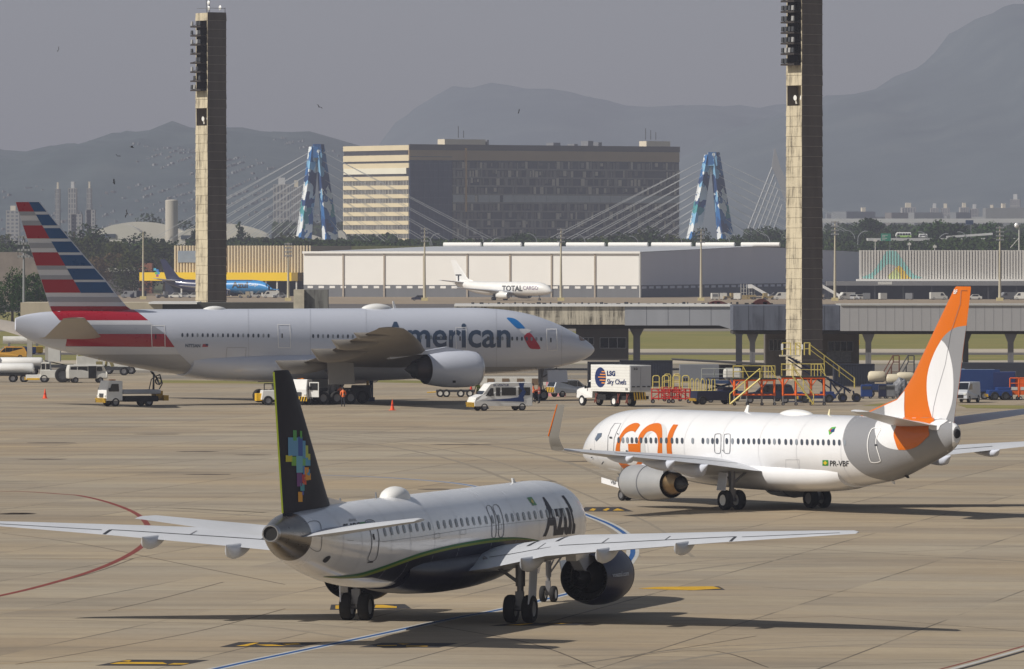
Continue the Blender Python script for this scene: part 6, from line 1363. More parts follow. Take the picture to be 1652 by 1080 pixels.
MB().box(q(733), q(1008), 0, 14, zb, zt - .2).build('stained_parapet', CST, wk)
MB().box(q(733), q(1181), -.25, 14.2, zt - .2, zt + .05).build('white_coping', WHITE, wk)
MB().box(q(1008), q(1160), -.06, 14, zb - .1, zt - .2).add([(q(1160), -.06, zb - .1), (q(1183), -.06, zb - .62), (q(1183), -.06, zt - .2), (q(1160), -.06, zt - .2), (q(1160), 13, zb - .1), (q(1183), 13, zb - .62), (q(1183), 13, zt - .2), (q(1160), 13, zt - .2)], [(0, 1, 2, 3), (7, 6, 5, 4), (0, 4, 5, 1), (1, 5, 6, 2), (2, 6, 7, 3), (3, 7, 4, 0)]).build('panel_wall', PNL, wk)
sm_ = MB(); seams(sm_, q(1008), q(1160), -.06, zb - .1, zt - .2, 2.55); sm_.build('panel_seam', SEAM, wk)
x_ = q(760); vg = random.Random(5); vm = MB()
while x_ < q(1250): vm.box(x_, x_ + vg.uniform(.1, .5), 6, 6.3, zt, zt + vg.uniform(.08, .3)); x_ += vg.uniform(.5, 1.1)
vm.build('roof_fixing', DGREY, wk)
# dark linking part, then the right-hand part (nearer)
dr = 822.0; qr = lambda px: X(px, dr) - O; zt2, zb2 = Z(493.3, dr), Z(533.2, dr); y2 = dr - dl
MB().box(qr(1183), qr(1356), y2 + .4, y2 + 12, zb2, zt2).build('dark_link', DPN, wk); sm_ = MB(); seams(sm_, qr(1183), qr(1356), y2 + .4, zb2, zt2, 1.72); sm_.build('panel_seam', mat('dark_seam', (48, 52, 62), .7, var=0), wk)
MB().box(qr(1356), qr(1760), y2, y2 + 12, zb2 - .08, zt2).build('pale_panel_wall', PRL, wk); sm_ = MB(); seams(sm_, qr(1356), qr(1760), y2, zb2 - .08, zt2, 1.02, .035); sm_.build('panel_seam', mat('pale_seam', (132, 133, 137), .7, var=0), wk)
MB().box(qr(1356), qr(1760), y2 - .15, y2 + 12.2, zt2, zt2 + .14).build('coping', mat('coping_grey', (176, 176, 172), .6, var=.1), wk)
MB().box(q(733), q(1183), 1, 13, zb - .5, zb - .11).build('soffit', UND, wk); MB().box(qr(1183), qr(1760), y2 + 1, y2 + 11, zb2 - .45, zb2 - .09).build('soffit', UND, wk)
for px, wpx, d, yy in ((1028, 11, dl, 3), (1194, 10, dl, 4), (1215, 8.5, dr, y2 + 2), (1402, 9, dr, y2 + 1.2), (1632, 9, dr, y2 + 1.2), (1566, 9, dr, y2 + 9)):
    s = d / F; xx = X(px, d) - O; hh = wpx * s / 2; zc_ = (zb if d == dl else zb2) - .4
    MB().box(xx - hh, xx + hh, yy, yy + hh * 2, 0, zc_).box(xx - hh * .2, xx - hh * .05, yy - .02, yy, 0, zc_ * .75).prism([(xx - hh, zc_ - 1.0), (xx + hh, zc_ - 1.0), (xx + hh * 2.4, zc_ + .1), (xx - hh * 2.4, zc_ + .1)], yy + .02, yy + hh * 2 - .02).build('column', COLM, wk)
# rooms under the walkway
def room(name, px0, px1, ytop, ybot, d, m, label, wins=(), dep=10, cat='hut'):
    s = d / F; r = empty(name, (X((px0 + px1) / 2, d), d, 0), 0, label, cat); h = (px1 - px0) * s / 2; c = (px0 + px1) / 2
    MB().box(-h, h, 0, dep, max(0, Z(ybot, d)), Z(ytop, d)).build('wall', m, r)
    for (a, b, y0, y1, n) in wins:
        MB().box((a - c) * s, (b - c) * s, -.05, .02, Z(y1, d), Z(y0, d)).build('window', GLASS, r); f = MB()
        for k in range(n + 1): x = (a + (b - a) * k / n - c) * s; f.box(x - .04, x + .04, -.09, -.05, Z(y1, d), Z(y0, d))
        f.box((a - c) * s, (b - c) * s, -.1, -.05, Z(y0, d) - .04, Z(y0, d) + .04).box((a - c) * s, (b - c) * s, -.1, -.05, Z(y1, d) - .04, Z(y1, d) + .04); f.build('window_frame', STEEL, r)
    return r
room('service_block', 930, 1014, 524.5, 582, 862, mat('grimy_shade_concrete', (86, 82, 80), .85, var=.25, scale=.4, streak=.2), 'dark concrete room under the stained walkway, beyond the striped airliner nose', ((968, 1010, 545, 562, 3), (940, 958, 545, 556, 2)), 8, 'building')  # wall colour darkened to carry the shade under the walkway
room('service_block', 1236, 1386, 533.8, 640, 832, mat('grimy_concrete', (112, 106, 100), .85, var=.25, scale=.4, streak=.2), 'concrete block with windows around the foot of the right tower', ((1241, 1268, 548, 566, 4), (1336, 1376, 551, 567, 4)), 8, 'building')
MB().box(X(1336, 828) - X(1311, 832), X(1376, 828) - X(1311, 832), -.12, -.02, Z(585, 832), Z(568, 832)).build('breeze_block_panel', mat('breeze_block_pale', (132, 134, 140), .8, var=.35, scale=5), bpy.data.objects['service_block.001'])
# older left stretch of the walkway behind the striped tail
wl2 = empty('concrete_walkway', (X(250, 880), 880, 0), 0, 'beige concrete walkway stretch behind the tail and back of the striped airliner', 'walkway'); s = 880 / F; O2 = X(250, 880); q2 = lambda px: X(px, 880) - O2
MB().box(q2(33), q2(262), 0, 12, Z(520, 880), Z(488.5, 880)).build('parapet', mat('beige_concrete', (186, 176, 154), .85, var=.15, scale=.4, streak=.15), wl2)
MB().box(q2(254), q2(474), .2, 12, Z(522, 880), Z(489, 880)).build('dark_fascia', mat('dark_olive_fascia', (70, 70, 66), .8, var=.15), wl2)
MB().box(q2(240), q2(318), -.4, 12.4, Z(490.8, 880), Z(487.6, 880)).build('white_roof_edge', WHITE, wl2)
MB().box(q2(474), q2(491), -1, 3.5, 0, Z(467.5, 880)).build('stair_tower', mat('pale_cast_concrete', (196, 188, 168), .85, var=.3, scale=.8), wl2)
MB().box(q2(491), q2(529), -.4, 3.5, 0, Z(467.5, 880)).build('stair_tower_side', stained('blotched_grey_concrete', (122, 122, 118), (64, 64, 62), .8, .5), wl2)
for px in (74, 45, 410, 640, 660, 700): MB().box(q2(px - 4), q2(px + 4), 3, 3.7, 0, Z(520, 880)).build('column', mat('column_pale_concrete', (172, 168, 158), .8, var=.15) if px < 200 else COLM, wl2)
# terracotta humps seen above the walkway
for k, (px, w_, yt) in enumerate(((1158, 32, 485.5), (1229, 30, 482.5))):
    d = 866; s = d / F; zt_ = Z(492, 860); MBh = MB(); n = 10; MBh.prism([((-w_ / 2 + w_ * i / n) * s, Z(490.5 - (490.5 - yt) * math.sin(math.pi * i / n) ** .8, d)) for i in range(n + 1)] + [(w_ / 2 * s, zt_), (-w_ / 2 * s, zt_)], 0, 3)
    o = MBh.build('curved_roof', mat('dark_maroon_roof', (78, 34, 34), .7, var=.15)); o.location = (X(px, d), d, 0); tag(o, ('lower', 'taller')[k] + ' dark maroon curved roof peeping above the walkway', 'roof')
# containers and low sheds near the walkway foot
def corrugated(mb, x0, x1, y0, y1, z0, z1, st=.28):
    mb.box(x0, x1, y0, y1, z0, z1); x = x0 + .1
    while x < x1 - .15: mb.box(x, x + st * .5, y0 - .05, y0, z0 + .12, z1 - .12); x += st
def container(px0, px1, ytop, d, m, label, rz=0, name='shipping_container', H0=0):
    s = d / F; r = empty(name, (X((px0 + px1) / 2, d), d, 0), rz, label, 'container'); h = (px1 - px0) * s / 2; mb = MB(); corrugated(mb, -h, h, 0, 2.4, H0 + .1, Z(ytop, d)); mb.build('body', m, r)
    f = MB()
    for x in (-h, h - .12): f.box(x - .01, x + .13, -.08, 0, H0, Z(ytop, d) + .02)
    f.box(-h, h, -.08, -.0, Z(ytop, d) - .1, Z(ytop, d) + .03); f.build('frame', m, r); return r
DKC = mat('container_dark_navy', (36, 42, 58), .6, var=.2, scale=.6)
container(1000, 1085, 582, 760, DKC, 'dark navy container behind the white catering box'); container(948, 1000, 584, 775, mat('container_charcoal', (52, 54, 60), .6, var=.2), 'charcoal container left of the dark navy one, behind the catering truck')
container(1345, 1411, 587.5, 760, DKC, 'dark navy container below the window of the concrete block')
room('equipment_shed', 1097, 1160, 589, 625, 790, mat('grey_sheet_shed', (118, 122, 130), .6, var=.15, scale=.5, streak=.1), 'grey sheet-metal shed behind the red trolleys', ((1102, 1110, 610, 622, 2),), 4, 'shed')
r = empty('canopy_shed', (X(1165, 800), 800, 0), 0, 'low dark-roofed canopy right of the grey shed', 'shed'); s = 800 / F
MB().prism([(-80 * s, Z(581.5, 800)), (-80 * s, Z(579.5, 800)), (70 * s, Z(587, 800)), (70 * s, Z(590, 800))], 0, 6).build('roof', mat('dark_roof_sheet', (70, 68, 68), .6, var=.2), r); MB().box(-10 * s, 68 * s, 2, 5, 0, Z(590, 800)).build('wall', mat('shed_dark_wall', (64, 66, 74), .7, var=.2), r)
MB().box(2 * s, 32 * s, -.2, 1, Z(613, 800), Z(594, 800)).build('white_tank', DWHITE, r, bevel=.3)
room('dark_shed', 1548, 1720, 586, 648, 790, mat('near_black_shed', (42, 46, 58), .7, var=.2, scale=.5), 'long dark shed behind the blue trucks at the right edge', (), 5, 'shed')
r = empty('white_block', (X(760, 770), 770, 0), 0, 'low white building with brown doors under the striped airliner belly', 'building'); s = 770 / F
MB().box(-10 * s, 150 * s, 0, 4, 0, Z(609, 770)).build('wall', DWHITE, r)
for k in range(6): MB().box((2 + k * 24) * s, (13 + k * 24) * s, -.06, .02, Z(624, 770), Z(611, 770)).build('shutter', mat('brown_shutter', (112, 92, 70), .7, var=.2), r)

# ------------------------------------------------------------------ vehicles (local +x is forward)
def put(name, px, py, hd, label, cat, group=None):
    x, y = gp(px, py); return empty(name, (x, y, 0), R(hd), label, cat, group)
def wheels(r, pts, rad, w_, rim=None, half=.85):
    for x in pts:
        for sd in (1, -1):
            m = MB(); wheel(m, (x, sd * half, rad), rad, w_); m.build('wheel', [BLACK, rim or STEEL], r, smooth=True)
def chevron(r, x, y0, y1, z0, z1, n=7):
    MB().box(x - .12, x + .02, y0, y1, z0, z1).build('bumper', YELLOW, r); b = MB(); st = (y1 - y0) / n
    for k in range(n):
        a = y0 + st * k; b.add([(x + .03, a, z0), (x + .03, a + st * .5, z0), (x + .03, min(y1, a + st * .95), z1), (x + .03, min(y1, a + st * .45), z1)], [(0, 1, 2, 3)])
    b.build('hazard_stripe', BLACK, r)
def sideglass(r, rects, half, m=GLASS):
    for (x0, x1, z0, z1, sl) in rects:
        for sd in (1, -1):
            y = sd * half; MB().add([(x0, y, z0), (x1, y, z0), (x1 - sl, y, z1), (x0 + (0.05 if sl else 0), y, z1), (x0, y + sd * .015, z0), (x1, y + sd * .015, z0), (x1 - sl, y + sd * .015, z1), (x0 + (0.05 if sl else 0), y + sd * .015, z1)],
                                    [(0, 1, 2, 3), (7, 6, 5, 4), (0, 4, 5, 1), (1, 5, 6, 2), (2, 6, 7, 3), (3, 7, 4, 0)]).build('window', m, r)
def windscreen(r, x0, z0, x1, z1, half, m=GLASS):
    """sloping glass from (x0,z0) low front to (x1,z1)"""
    n = Vector((z1 - z0, 0, x0 - x1)).normalized() * .02
    MB().add([(x0 + n.x, -half, z0 + n.z), (x0 + n.x, half, z0 + n.z), (x1 + n.x, half * .93, z1 + n.z), (x1 + n.x, -half * .93, z1 + n.z), (x0 - n.x, -half, z0 - n.z), (x0 - n.x, half, z0 - n.z), (x1 - n.x, half * .93, z1 - n.z), (x1 - n.x, -half * .93, z1 - n.z)],
             [(0, 1, 2, 3), (7, 6, 5, 4), (0, 4, 5, 1), (1, 5, 6, 2), (2, 6, 7, 3), (3, 7, 4, 0)]).build('windscreen', m, r)
def lights(r, x, z, half, m=None):
    for sd in (1, -1): MB().box(x - .05, x + .04, sd * half - .14, sd * half + .14, z - .09, z + .09).build('headlight', m or mat('headlamp_glass', (214, 216, 212), .15, var=0), r, bevel=.03)
def mirrors(r, x, z, half):
    for sd in (1, -1): MB().box(x - .06, x + .06, sd * half, sd * (half + .22), z - .14, z + .14).build('mirror', BLACK, r, bevel=.03)
# the white crew van with a blue sweep
r = put('passenger_van', 807, 663, 200, 'white crew van with blue sweep and yellow-black bumper, left of the striped airliner nose wheel', 'van')
MB().prism([(-2.72, .42), (-2.78, 2.35), (-2.6, 2.55), (.75, 2.55), (1.25, 2.42), (2.0, 1.48), (2.65, 1.22), (2.82, .85), (2.8, .42)], -.99, .99, .1, 1.4).build('body', WHITE, r, bevel=.05)
windscreen(r, 2.0, 1.47, 1.24, 2.36, .84); sideglass(r, ((.95, 1.75, 1.35, 2.05, .5), (.35, .75, 1.35, 2.1, 0), (-1.15, .2, 1.38, 2.1, 0), (-2.5, -1.4, 1.38, 2.1, 0)), .955)
wheels(r, (1.85, -1.75), .36, .24, STEEL, .87); chevron(r, 2.9, -.95, .95, .36, .78); lights(r, 2.72, 1.0, .78); mirrors(r, 1.35, 1.45, .97)
for sd in (1, -1):
    sw = [(2.4, .98), (1.0, 1.02), (-.5, 1.12), (-1.8, 1.28), (-1.9, 1.05), (-1.9, .8), (-.5, .86), (1.0, .92)]
    MB().prism(sw, sd * .992, sd * 1.0).build('blue_sweep', BLUE, r)
    MB().prism([(-1.35, 1.25), (-1.9, 1.25), (-2.1, 1.7), (-1.85, 2.05), (-1.95, 2.5), (-1.4, 2.5), (-1.5, 2.1), (-1.75, 1.8)], sd * .97, sd * .985).build('blue_emblem', BLUE, r)
flat_text('van_lettering', 'SK-VENTUR', (1.0, .93, 2.2), (-1, 0, 0), (0, 0, 1), 1.5, .2, mat('van_lettering_blue', (52, 62, 110), .5, var=0), r, .02, .02)
# catering truck
r = put('catering_truck', 996, 656, 125, 'white catering truck with a blue and orange disc, beside the striped airliner nose', 'truck')
r.rotation_euler.z = math.atan2(.819, -.574)
MB().box(-3.6, 2.5, -1.22, 1.22, 1.38, 3.83).build('cargo_box', mat('truck_box_white', (226, 226, 222), .5, var=.06, scale=.8), r, bevel=.03)
fb = MB()
for k in range(9): fb.box(-3.58, 2.48, 1.222, 1.235, 1.55 + k * .26, 1.56 + k * .26)
fb.build('panel_line', mat('panel_line_grey', (190, 190, 188), .6, var=0), r)
MB().box(-3.66, -3.6, -1.15, -.02, 1.5, 3.75).build('rear_door', mat('rear_door_shade_white', (186, 188, 194), .5, var=.08), r); MB().box(-3.66, -3.6, .02, 1.15, 1.5, 3.75).build('rear_door', mat('rear_door_shade_white', (186, 188, 194), .5), r)  # rear doors carry their shade as a greyer white
hd_ = MB()
for y in (-.9, -.35, .3, .85): hd_.box(-3.72, -3.66, y - .16, y + .16, 1.82, 1.92)
hd_.build('door_latch', DGREY, r)
MB().prism([(2.55, .75), (2.55, 2.35), (3.15, 2.38), (3.6, 1.78), (4.55, 1.62), (4.98, 1.45), (5.02, .7)], -1.05, 1.05, .1, 1.7).build('cab', WHITE, r, bevel=.06)
windscreen(r, 3.62, 1.8, 3.16, 2.33, .9); sideglass(r, ((2.7, 3.5, 1.68, 2.25, .35),), .98); mirrors(r, 3.4, 1.75, 1.06); lights(r, 5.0, 1.15, .8)
MB().box(-3.5, 4.6, -.5, .5, .75, 1.36).box(-3.4, -2.2, -1.1, 1.1, .7, 1.0).box(.3, 2.0, -1.1, 1.1, .62, 1.1).build('chassis', BLACK, r)
wheels(r, (4.15,), .5, .3, WHITE, .95); wheels(r, (-.95,), .5, .5, WHITE, .9)
for x in (1.6, -1.9, -3.3): 
    o = MB(); o.bar((x, 1.1, 1.2), (x + .3, 1.25, .35), .06).bar((x + .3, 1.1, 1.2), (x, 1.25, .35), .05); o.build('stabiliser', mat('rusty_red_steel', (120, 56, 40), .7, var=.3), r)
hz2 = MB()
for k in range(5): hz2.add([(-3.7, -.6 + k * .3, .62), (-3.7, -.45 + k * .3, .62), (-3.7, -.35 + k * .3, 1.36), (-3.7, -.5 + k * .3, 1.36)], [(0, 1, 2, 3)])
hz2.build('hazard_stripe', YELLOW, r)
LB = mat('caterer_blue', (24, 44, 96), .5, var=0); LO = mat('caterer_orange', (232, 150, 60), .5, var=0)
def oval(cx, cz, rx, rz, n=36): return [(cx + rx * math.cos(6.2832 * k / n), cz + rz * math.sin(6.2832 * k / n)) for k in range(n)]
bm_obj('disc_emblem', fill([oval(.95, 2.68, .86, .92)]), lambda a, b: ((a, 1.245, b), (0, 1, 0)), LB, r)
for k, (x1, z) in enumerate(((.75, 3.2), (1.0, 2.95), (1.3, 2.7), (1.05, 2.42), (.75, 2.17))):
    xe = .95 - .86 * math.sqrt(max(0, 1 - ((z - 2.68) / .92) ** 2)); bm_obj('disc_bar', fill([[(x1, z - .045), (xe, z - .045), (xe, z + .045), (x1, z + .045)]]), lambda a, b: ((a, 1.252, b), (0, 1, 0)), LO, r)
flat_text('lettering', 'LSG', (-.08, 1.24, 2.82), (-1, 0, 0), (0, 0, 1), 1.3, .48, LB, r, .05, .01); flat_text('lettering', 'Sky Chefs', (-.1, 1.24, 1.92), (-1, 0, 0), (0, 0, 1), 3.0, .62, LB, r, .02, .01)
flat_text('lettering', '22', (-2.95, 1.24, 1.55), (-1, 0, 0), (0, 0, 1), .4, .2, GD, r, .03, .01); flat_text('lettering', '22', (-3.67, .85, 3.42), (0, -1, 0), (0, 0, 1), .5, .2, GD, r, .03, .01)
# forward-control trucks
def cabtruck(px, py, hd, label, L=6.0, door=False):
    r = put('service_truck', px, py, hd, label, 'truck')
    MB().prism([(L / 2 - 1.7, .55), (L / 2 - 1.75, 2.35), (L / 2 - .35, 2.4), (L / 2 - .05, 1.45), (L / 2, .55)], -1.0, 1.0, .08, 1.4).build('cab', WHITE, r, bevel=.07)
    windscreen(r, L / 2 - .07, 1.42, L / 2 - .33, 2.25, .86); sideglass(r, ((L / 2 - 1.35, L / 2 - .35, 1.4, 2.1, .25),), .965); lights(r, L / 2 - .01, .98, .8); mirrors(r, L / 2 - .3, 1.6, 1.03)
    MB().box(L / 2 - .03, L / 2 + .03, -.42, .42, .85, 1.22).build('grille', DGREY, r); chevron(r, L / 2 + .12, -1.02, 1.02, .38, .8, 8)
    MB().box(-L / 2, L / 2 - .3, -.45, .45, .5, .8).box(-L / 2 + .3, L / 2 - 2.0, -1.0, 1.0, .45, .95).build('chassis', BLACK, r)
    wheels(r, (L / 2 - 1.0, -L / 2 + 1.2), .42, .28, STEEL, .86)
    if door: MB().box(L / 2 - .5, L / 2 - .42, 1.05, 2.0, .75, 2.15).build('open_door', WHITE, r); MB().box(L / 2 - .41, L / 2 - .39, 1.15, 1.9, 1.4, 2.05).build('window', GLASS, r)
    MB().box(L / 2 - 1.3, L / 2 - .9, -.3, .3, 2.4, 2.5).build('beacon', mat('amber_beacon', (200, 120, 50), .3, var=0), r)
    return r
r = cabtruck(208, 656, 208, 'white service truck with low grey tank bed and hose crane, below the striped tail', 5.6)
MB().box(-2.8, 1.0, -1.0, 1.0, 1.15, 1.55).build('bed', mat('bed_grey_white', (168, 172, 180), .5, var=.15), r, bevel=.08)
hc = MB(); hc.path([(-2.5, 0, 1.5), (-2.5, 0, 3.0), (-2.1, .3, 3.2), (-3.0, -.4, 2.6), (-2.9, .4, 2.0)], .09).path([(-2.2, .5, 1.5), (-2.2, .6, 2.7), (-2.9, .5, 2.9), (-3.2, .4, 2.1), (-2.9, .3, 1.5)], .06).path([(-1.7, .7, 1.5), (-1.9, .8, 2.5), (-2.5, .7, 2.8)], .05)
hc.lathe([(-.08, .34), (-.08, .26), (.08, .26), (.08, .34)], (-3.0, 0, 2.3), 'y', 16, closed=True); hc.build('hose_reel', BLACK, r)
MB().box(-3.4, -2.7, -.9, .1, .7, 1.4).box(-3.8, -3.3, -.9, .5, .5, 1.0).build('step', mat('mustard_step', (190, 150, 40), .6), r)
r = cabtruck(497, 653, 252, 'white service truck with its door open, facing us beside the dark fin tip', 6.2, True)
MB().box(-3.0, 1.1, -1.0, 1.0, .95, 1.5).build('bed', DGREY, r)
r = put('aircraft_tug', 440, 654, 190, 'low white tug with yellow weight block left of the dark fin tip', 'tug')
MB().box(-1.0, 1.2, -.8, .8, .5, 1.4, tx=.15).build('body', WHITE, r, bevel=.06); MB().box(1.0, 1.6, -.7, .4, .4, 1.1).build('weight_block', YELLOW, r, bevel=.03); wheels(r, (-.7, .55), .45, .3, STEEL, .75); MB().path([(-1, .7, 1.4), (-1, .7, 2.0), (.9, .7, 2.0), (.9, .7, 1.4)], .05).build('roll_bar', BLACK, r)
r = put('towing_tractor', 560, 651, 180, 'dark low towing tractor with pale lettering under the striped airliner wing', 'tug')
MB().box(-2.3, 2.3, -1.1, 1.1, .5, 1.45, tx=.1).box(-2.3, -.4, -1.0, 1.0, 1.4, 1.7).build('body', mat('tractor_black', (34, 38, 46), .5, var=.15), r, bevel=.06); wheels(r, (-1.45, 1.4), .62, .45, DGREY, 1.0); flat_text('lettering', 'PTA', (-.2, -.0, 0) if False else (.5, 1.12, 1.1), (-1, 0, 0), (0, 0, 1), .9, .22, DWHITE, r, .02, .03)
r = put('lift_column', 596, 648, 180, 'blue and yellow jack stand under the striped airliner', 'jack stand'); MB().box(-.5, .5, -.5, .5, 0, .4).box(-.35, .0, -.2, .2, .3, 2.6).build('base', mat('jack_blue', (30, 60, 110), .5), r); MB().box(.05, .3, -.2, .2, .3, 2.4).build('column', YELLOW, r)
# cargo dolly under the engine
r = put('baggage_dolly', 735, 641, 180, 'low flat dolly with pale wheels under the striped airliner engine', 'dolly'); MB().box(-1.9, 1.9, -.8, .8, .5, .72).build('deck', DGREY, r); wheels(r, (-1.4, -.5, .9, 1.5), .38, .2, DWHITE, .75); MB().bar((1.9, 0, .5), (2.8, 0, .45), .05).build('tow_bar', YELLOW, r)
# silver SUV, hatch and cars
def suv(px, py, hd, m, label, name='parked_suv', L=4.5, hgt=1.72, cat='car', group=None, van=False):
    r = put(name, px, py, hd, label, cat, group); h = L / 2
    if van: body = [(-h, .35), (-h - .02, hgt * .95), (-h + .15, hgt), (h - 1.15, hgt), (h - .5, hgt * .58), (h - .05, hgt * .48), (h, .35)]
    else: body = [(-h, .4), (-h - .03, 1.0), (-h + .25, hgt * .94), (-h + .5, hgt), (.35, hgt), (1.15, 1.08), (h - .15, .92), (h, .4)]
    MB().prism(body, -.9, .9, .14, 1.05).build('body', m, r, bevel=.06)
    if van: windscreen(r, h - .5, hgt * .58 + .03, h - 1.13, hgt - .1, .72); sideglass(r, ((-h + .25, -h + 1.2, hgt * .58, hgt * .88, 0), (-h + 1.35, h - 1.4, hgt * .58, hgt * .88, 0), (h - 1.3, h - .62, hgt * .58, hgt * .86, .3)), .765)
    else: windscreen(r, 1.1, 1.12, .42, hgt - .05, .72); sideglass(r, ((-h + .5, -.65, 1.05, hgt - .12, 0), (-.6, .3, 1.05, hgt - .12, 0), (.35, .95, 1.05, hgt - .15, .5)), .765); MB().add([(-h - .01, -.68, 1.08), (-h - .01, .68, 1.08), (-h + .24, .62, hgt - .1), (-h + .24, -.62, hgt - .1)], [(0, 1, 2, 3)]).build('rear_window', GLASS, r)
    wheels(r, (h - .85, -h + .85), .34, .22, STEEL, .8); lights(r, h - .05, .75, .65); return r
r = suv(921, 641, 28, mat('silver_car_paint', (176, 180, 186), .3, metal=.4, coat=.5, var=.03), 'silver SUV with yellow-black striped tail beside the catering truck'); chevron(r, 0, -.8, .8, .5, 1.0, 5)
for ch in [c for c in r.children if c.name.startswith(('bumper', 'hazard'))]: ch.location = (-2.32, 0, 0); ch.scale = (-1, 1, 1)
o = MB().box(-.1, .1, -1.0, 1.0, 0, 2.1).build('pink_board', mat('faded_pink_board', (196, 132, 136), .7, var=.1)); o.location = (*gp(897, 640), 0); o.rotation_euler = (0, 0, R(70)); tag(o, 'faded pink board standing left of the silver SUV', 'board')
o = MB().box(-.12, .12, -.12, .12, 0, 2.4).build('white_post', WHITE); o.location = (*gp(892.5, 640), 0); tag(o, 'white post at the left edge of the faded pink board', 'post')
# left cluster
r = put('minibus', 140, 618, 12, 'white rounded minibus with its side door open, below the striped tail', 'van')
MB().prism([(-2.15, .45), (-2.2, 1.35), (-2.05, 1.95), (1.75, 1.95), (2.0, 1.3), (2.15, 1.1), (2.15, .45)], -.87, .87, .12, 1.25).build('body', DWHITE, r, bevel=.12); sideglass(r, ((-1.9, -1.2, 1.3, 1.75, 0), (-1.1, -.05, 1.3, 1.75, 0), (.95, 1.6, 1.3, 1.75, .1)), .775); MB().box(.05, .9, -.89, -.8, .5, 1.82).build('open_doorway', BLACK, r); windscreen(r, 2.0, 1.32, 1.8, 1.86, .7); wheels(r, (1.35, -1.35), .33, .2, STEEL, .78)
r = put('pushback_tractor', 84, 617.5, 180, 'white pushback tractor with a huge black rear wheel, left of the rounded minibus', 'tractor')
MB().box(-1.9, 1.2, -1.1, 1.1, .5, 1.35).box(.1, 1.2, -1.0, 1.0, 1.3, 2.2, tx=.12).build('body', DWHITE, r, bevel=.05); sideglass(r, ((.2, .6, 1.45, 2.05, 0), (.7, 1.1, 1.45, 2.05, 0)), 1.0); m = MB()
for sd in (1, -1): m = MB(); wheel(m, (-1.2, sd * 1.05, .85), .85, .45); m.build('wheel', [BLACK, DGREY], r, smooth=True)
wheels(r, (.8,), .45, .3, STEEL, .95); MB().box(1.2, 2.8, -1.0, 1.0, .35, .85).build('front_deck', WHITE, r); chevron(r, 2.9, -1.0, 1.0, .3, .6)
for sd in (1, -1): MB().box(1.3, 2.7, sd * 1.0, sd * 1.04, .3, .5).build('side_stripe', YELLOW, r)
def tanker(px, py, hd, label, L=6.2, col_=WHITE):
    r = put('tank_truck', px, py, hd, label, 'truck'); MB().box(-L / 2, L / 2, -1.05, 1.05, .7, .95).build('chassis', BLACK, r)
    MB().lathe([(-L / 2, .01), (-L / 2 + .12, .5), (-L / 2 + .3, .58), (L / 2 - 1.9, .58), (L / 2 - 1.72, .5), (L / 2 - 1.6, .01)], (0, 0, 1.5), 'x', 20, 1.2).build('tank', col_, r, smooth=True); MB().box(L / 2 - 1.5, L / 2, -1.05, 1.05, .8, 2.5, tx=.08).build('cab', WHITE, r, bevel=.06); windscreen(r, L / 2 + .0, 1.6, L / 2 - .06, 2.35, .9); wheels(r, (L / 2 - .8, -L / 2 + 1.1, -L / 2 + 2.3), .45, .3, STEEL, .9); return r
tanker(8, 617, 180, 'nearer white tank truck cut by the left edge', 6.4); tanker(22, 606, 178, 'farther white tank truck behind the nearer one at the left edge', 6.8)
r = put('box_lift', 88, 600, 180, 'white box on a high lift behind the pushback tractor', 'lift truck'); MB().box(-.7, .7, -1, 1, 1.2, 2.9).build('box', DWHITE, r); MB().box(-1.6, 1.4, -1, 1, .5, .8).bar((-1.2, 0, .8), (1.2, 0, 1.3), .06).build('chassis', DGREY, r); MB().box(-.6, .6, -1.05, -1.0, 1.6, 2.0).build('window', GREYP, r); wheels(r, (-1.1, .9), .4, .25)
r = put('belt_loader', 150, 603, 185, 'white belt loader with railings behind the rounded minibus', 'loader'); MB().box(-2.6, 2.2, -.9, .9, .6, 1.1).box(-.6, 1.9, -.8, .8, 1.1, 2.0).build('body', DWHITE, r); f = MB()
for x in (-2.3, -1.3, -.3, .8, 1.8): f.bar((x, -.8, 1.1), (x, -.8, 2.8), .05)
f.bar((-2.4, -.8, 2.8), (1.9, -.8, 2.8), .05).bar((-2.4, -.8, 2.3), (1.9, -.8, 2.3), .04); f.build('railing', DWHITE, r); wheels(r, (-1.8, 1.4), .42, .25); MB().lathe([(0, .25), (.3, .28), (.4, .01)], (-.4, 0, 2.9), 'z', 12).build('beacon', YELLOW, r)
r = put('ramp_vehicle', 198, 604, 0, 'white low wedge-nosed loader behind the striped airliner tail', 'loader'); MB().prism([(-2.6, .5), (-2.6, 1.7), (-1.6, 1.8), (-1.0, 1.4), (3.8, .7), (3.8, .45)], -1, 1).build('body', DWHITE, r); wheels(r, (-1.6, 1.0), .5, .3, STEEL, .9)
r = put('utility_truck', 182, 606, 180, 'dark-wheeled utility truck with pump gear between the two white loaders', 'truck'); MB().box(-2, 2, -.9, .9, .6, 1.0).build('chassis', DGREY, r); MB().box(-1.8, -.6, -.8, .8, 1.0, 2.2).build('cab', DWHITE, r); MB().bar((0, 0, 1), (.4, 0, 2.0), .2).bar((.8, 0, 1), (.7, 0, 1.8), .15).box(1.2, 1.9, -.6, .6, 1.0, 1.6).build('pump', mat('pump_dull_brass', (150, 140, 96), .5, metal=.4), r); wheels(r, (-1.3, 1.3), .5, .3)
r = suv(12, 581, 190, mat('amber_car_paint', (214, 160, 62), .4, coat=.3, var=.05), 'amber yellow pickup behind the tank trucks at the left edge', L=4.8, name='parked_pickup')
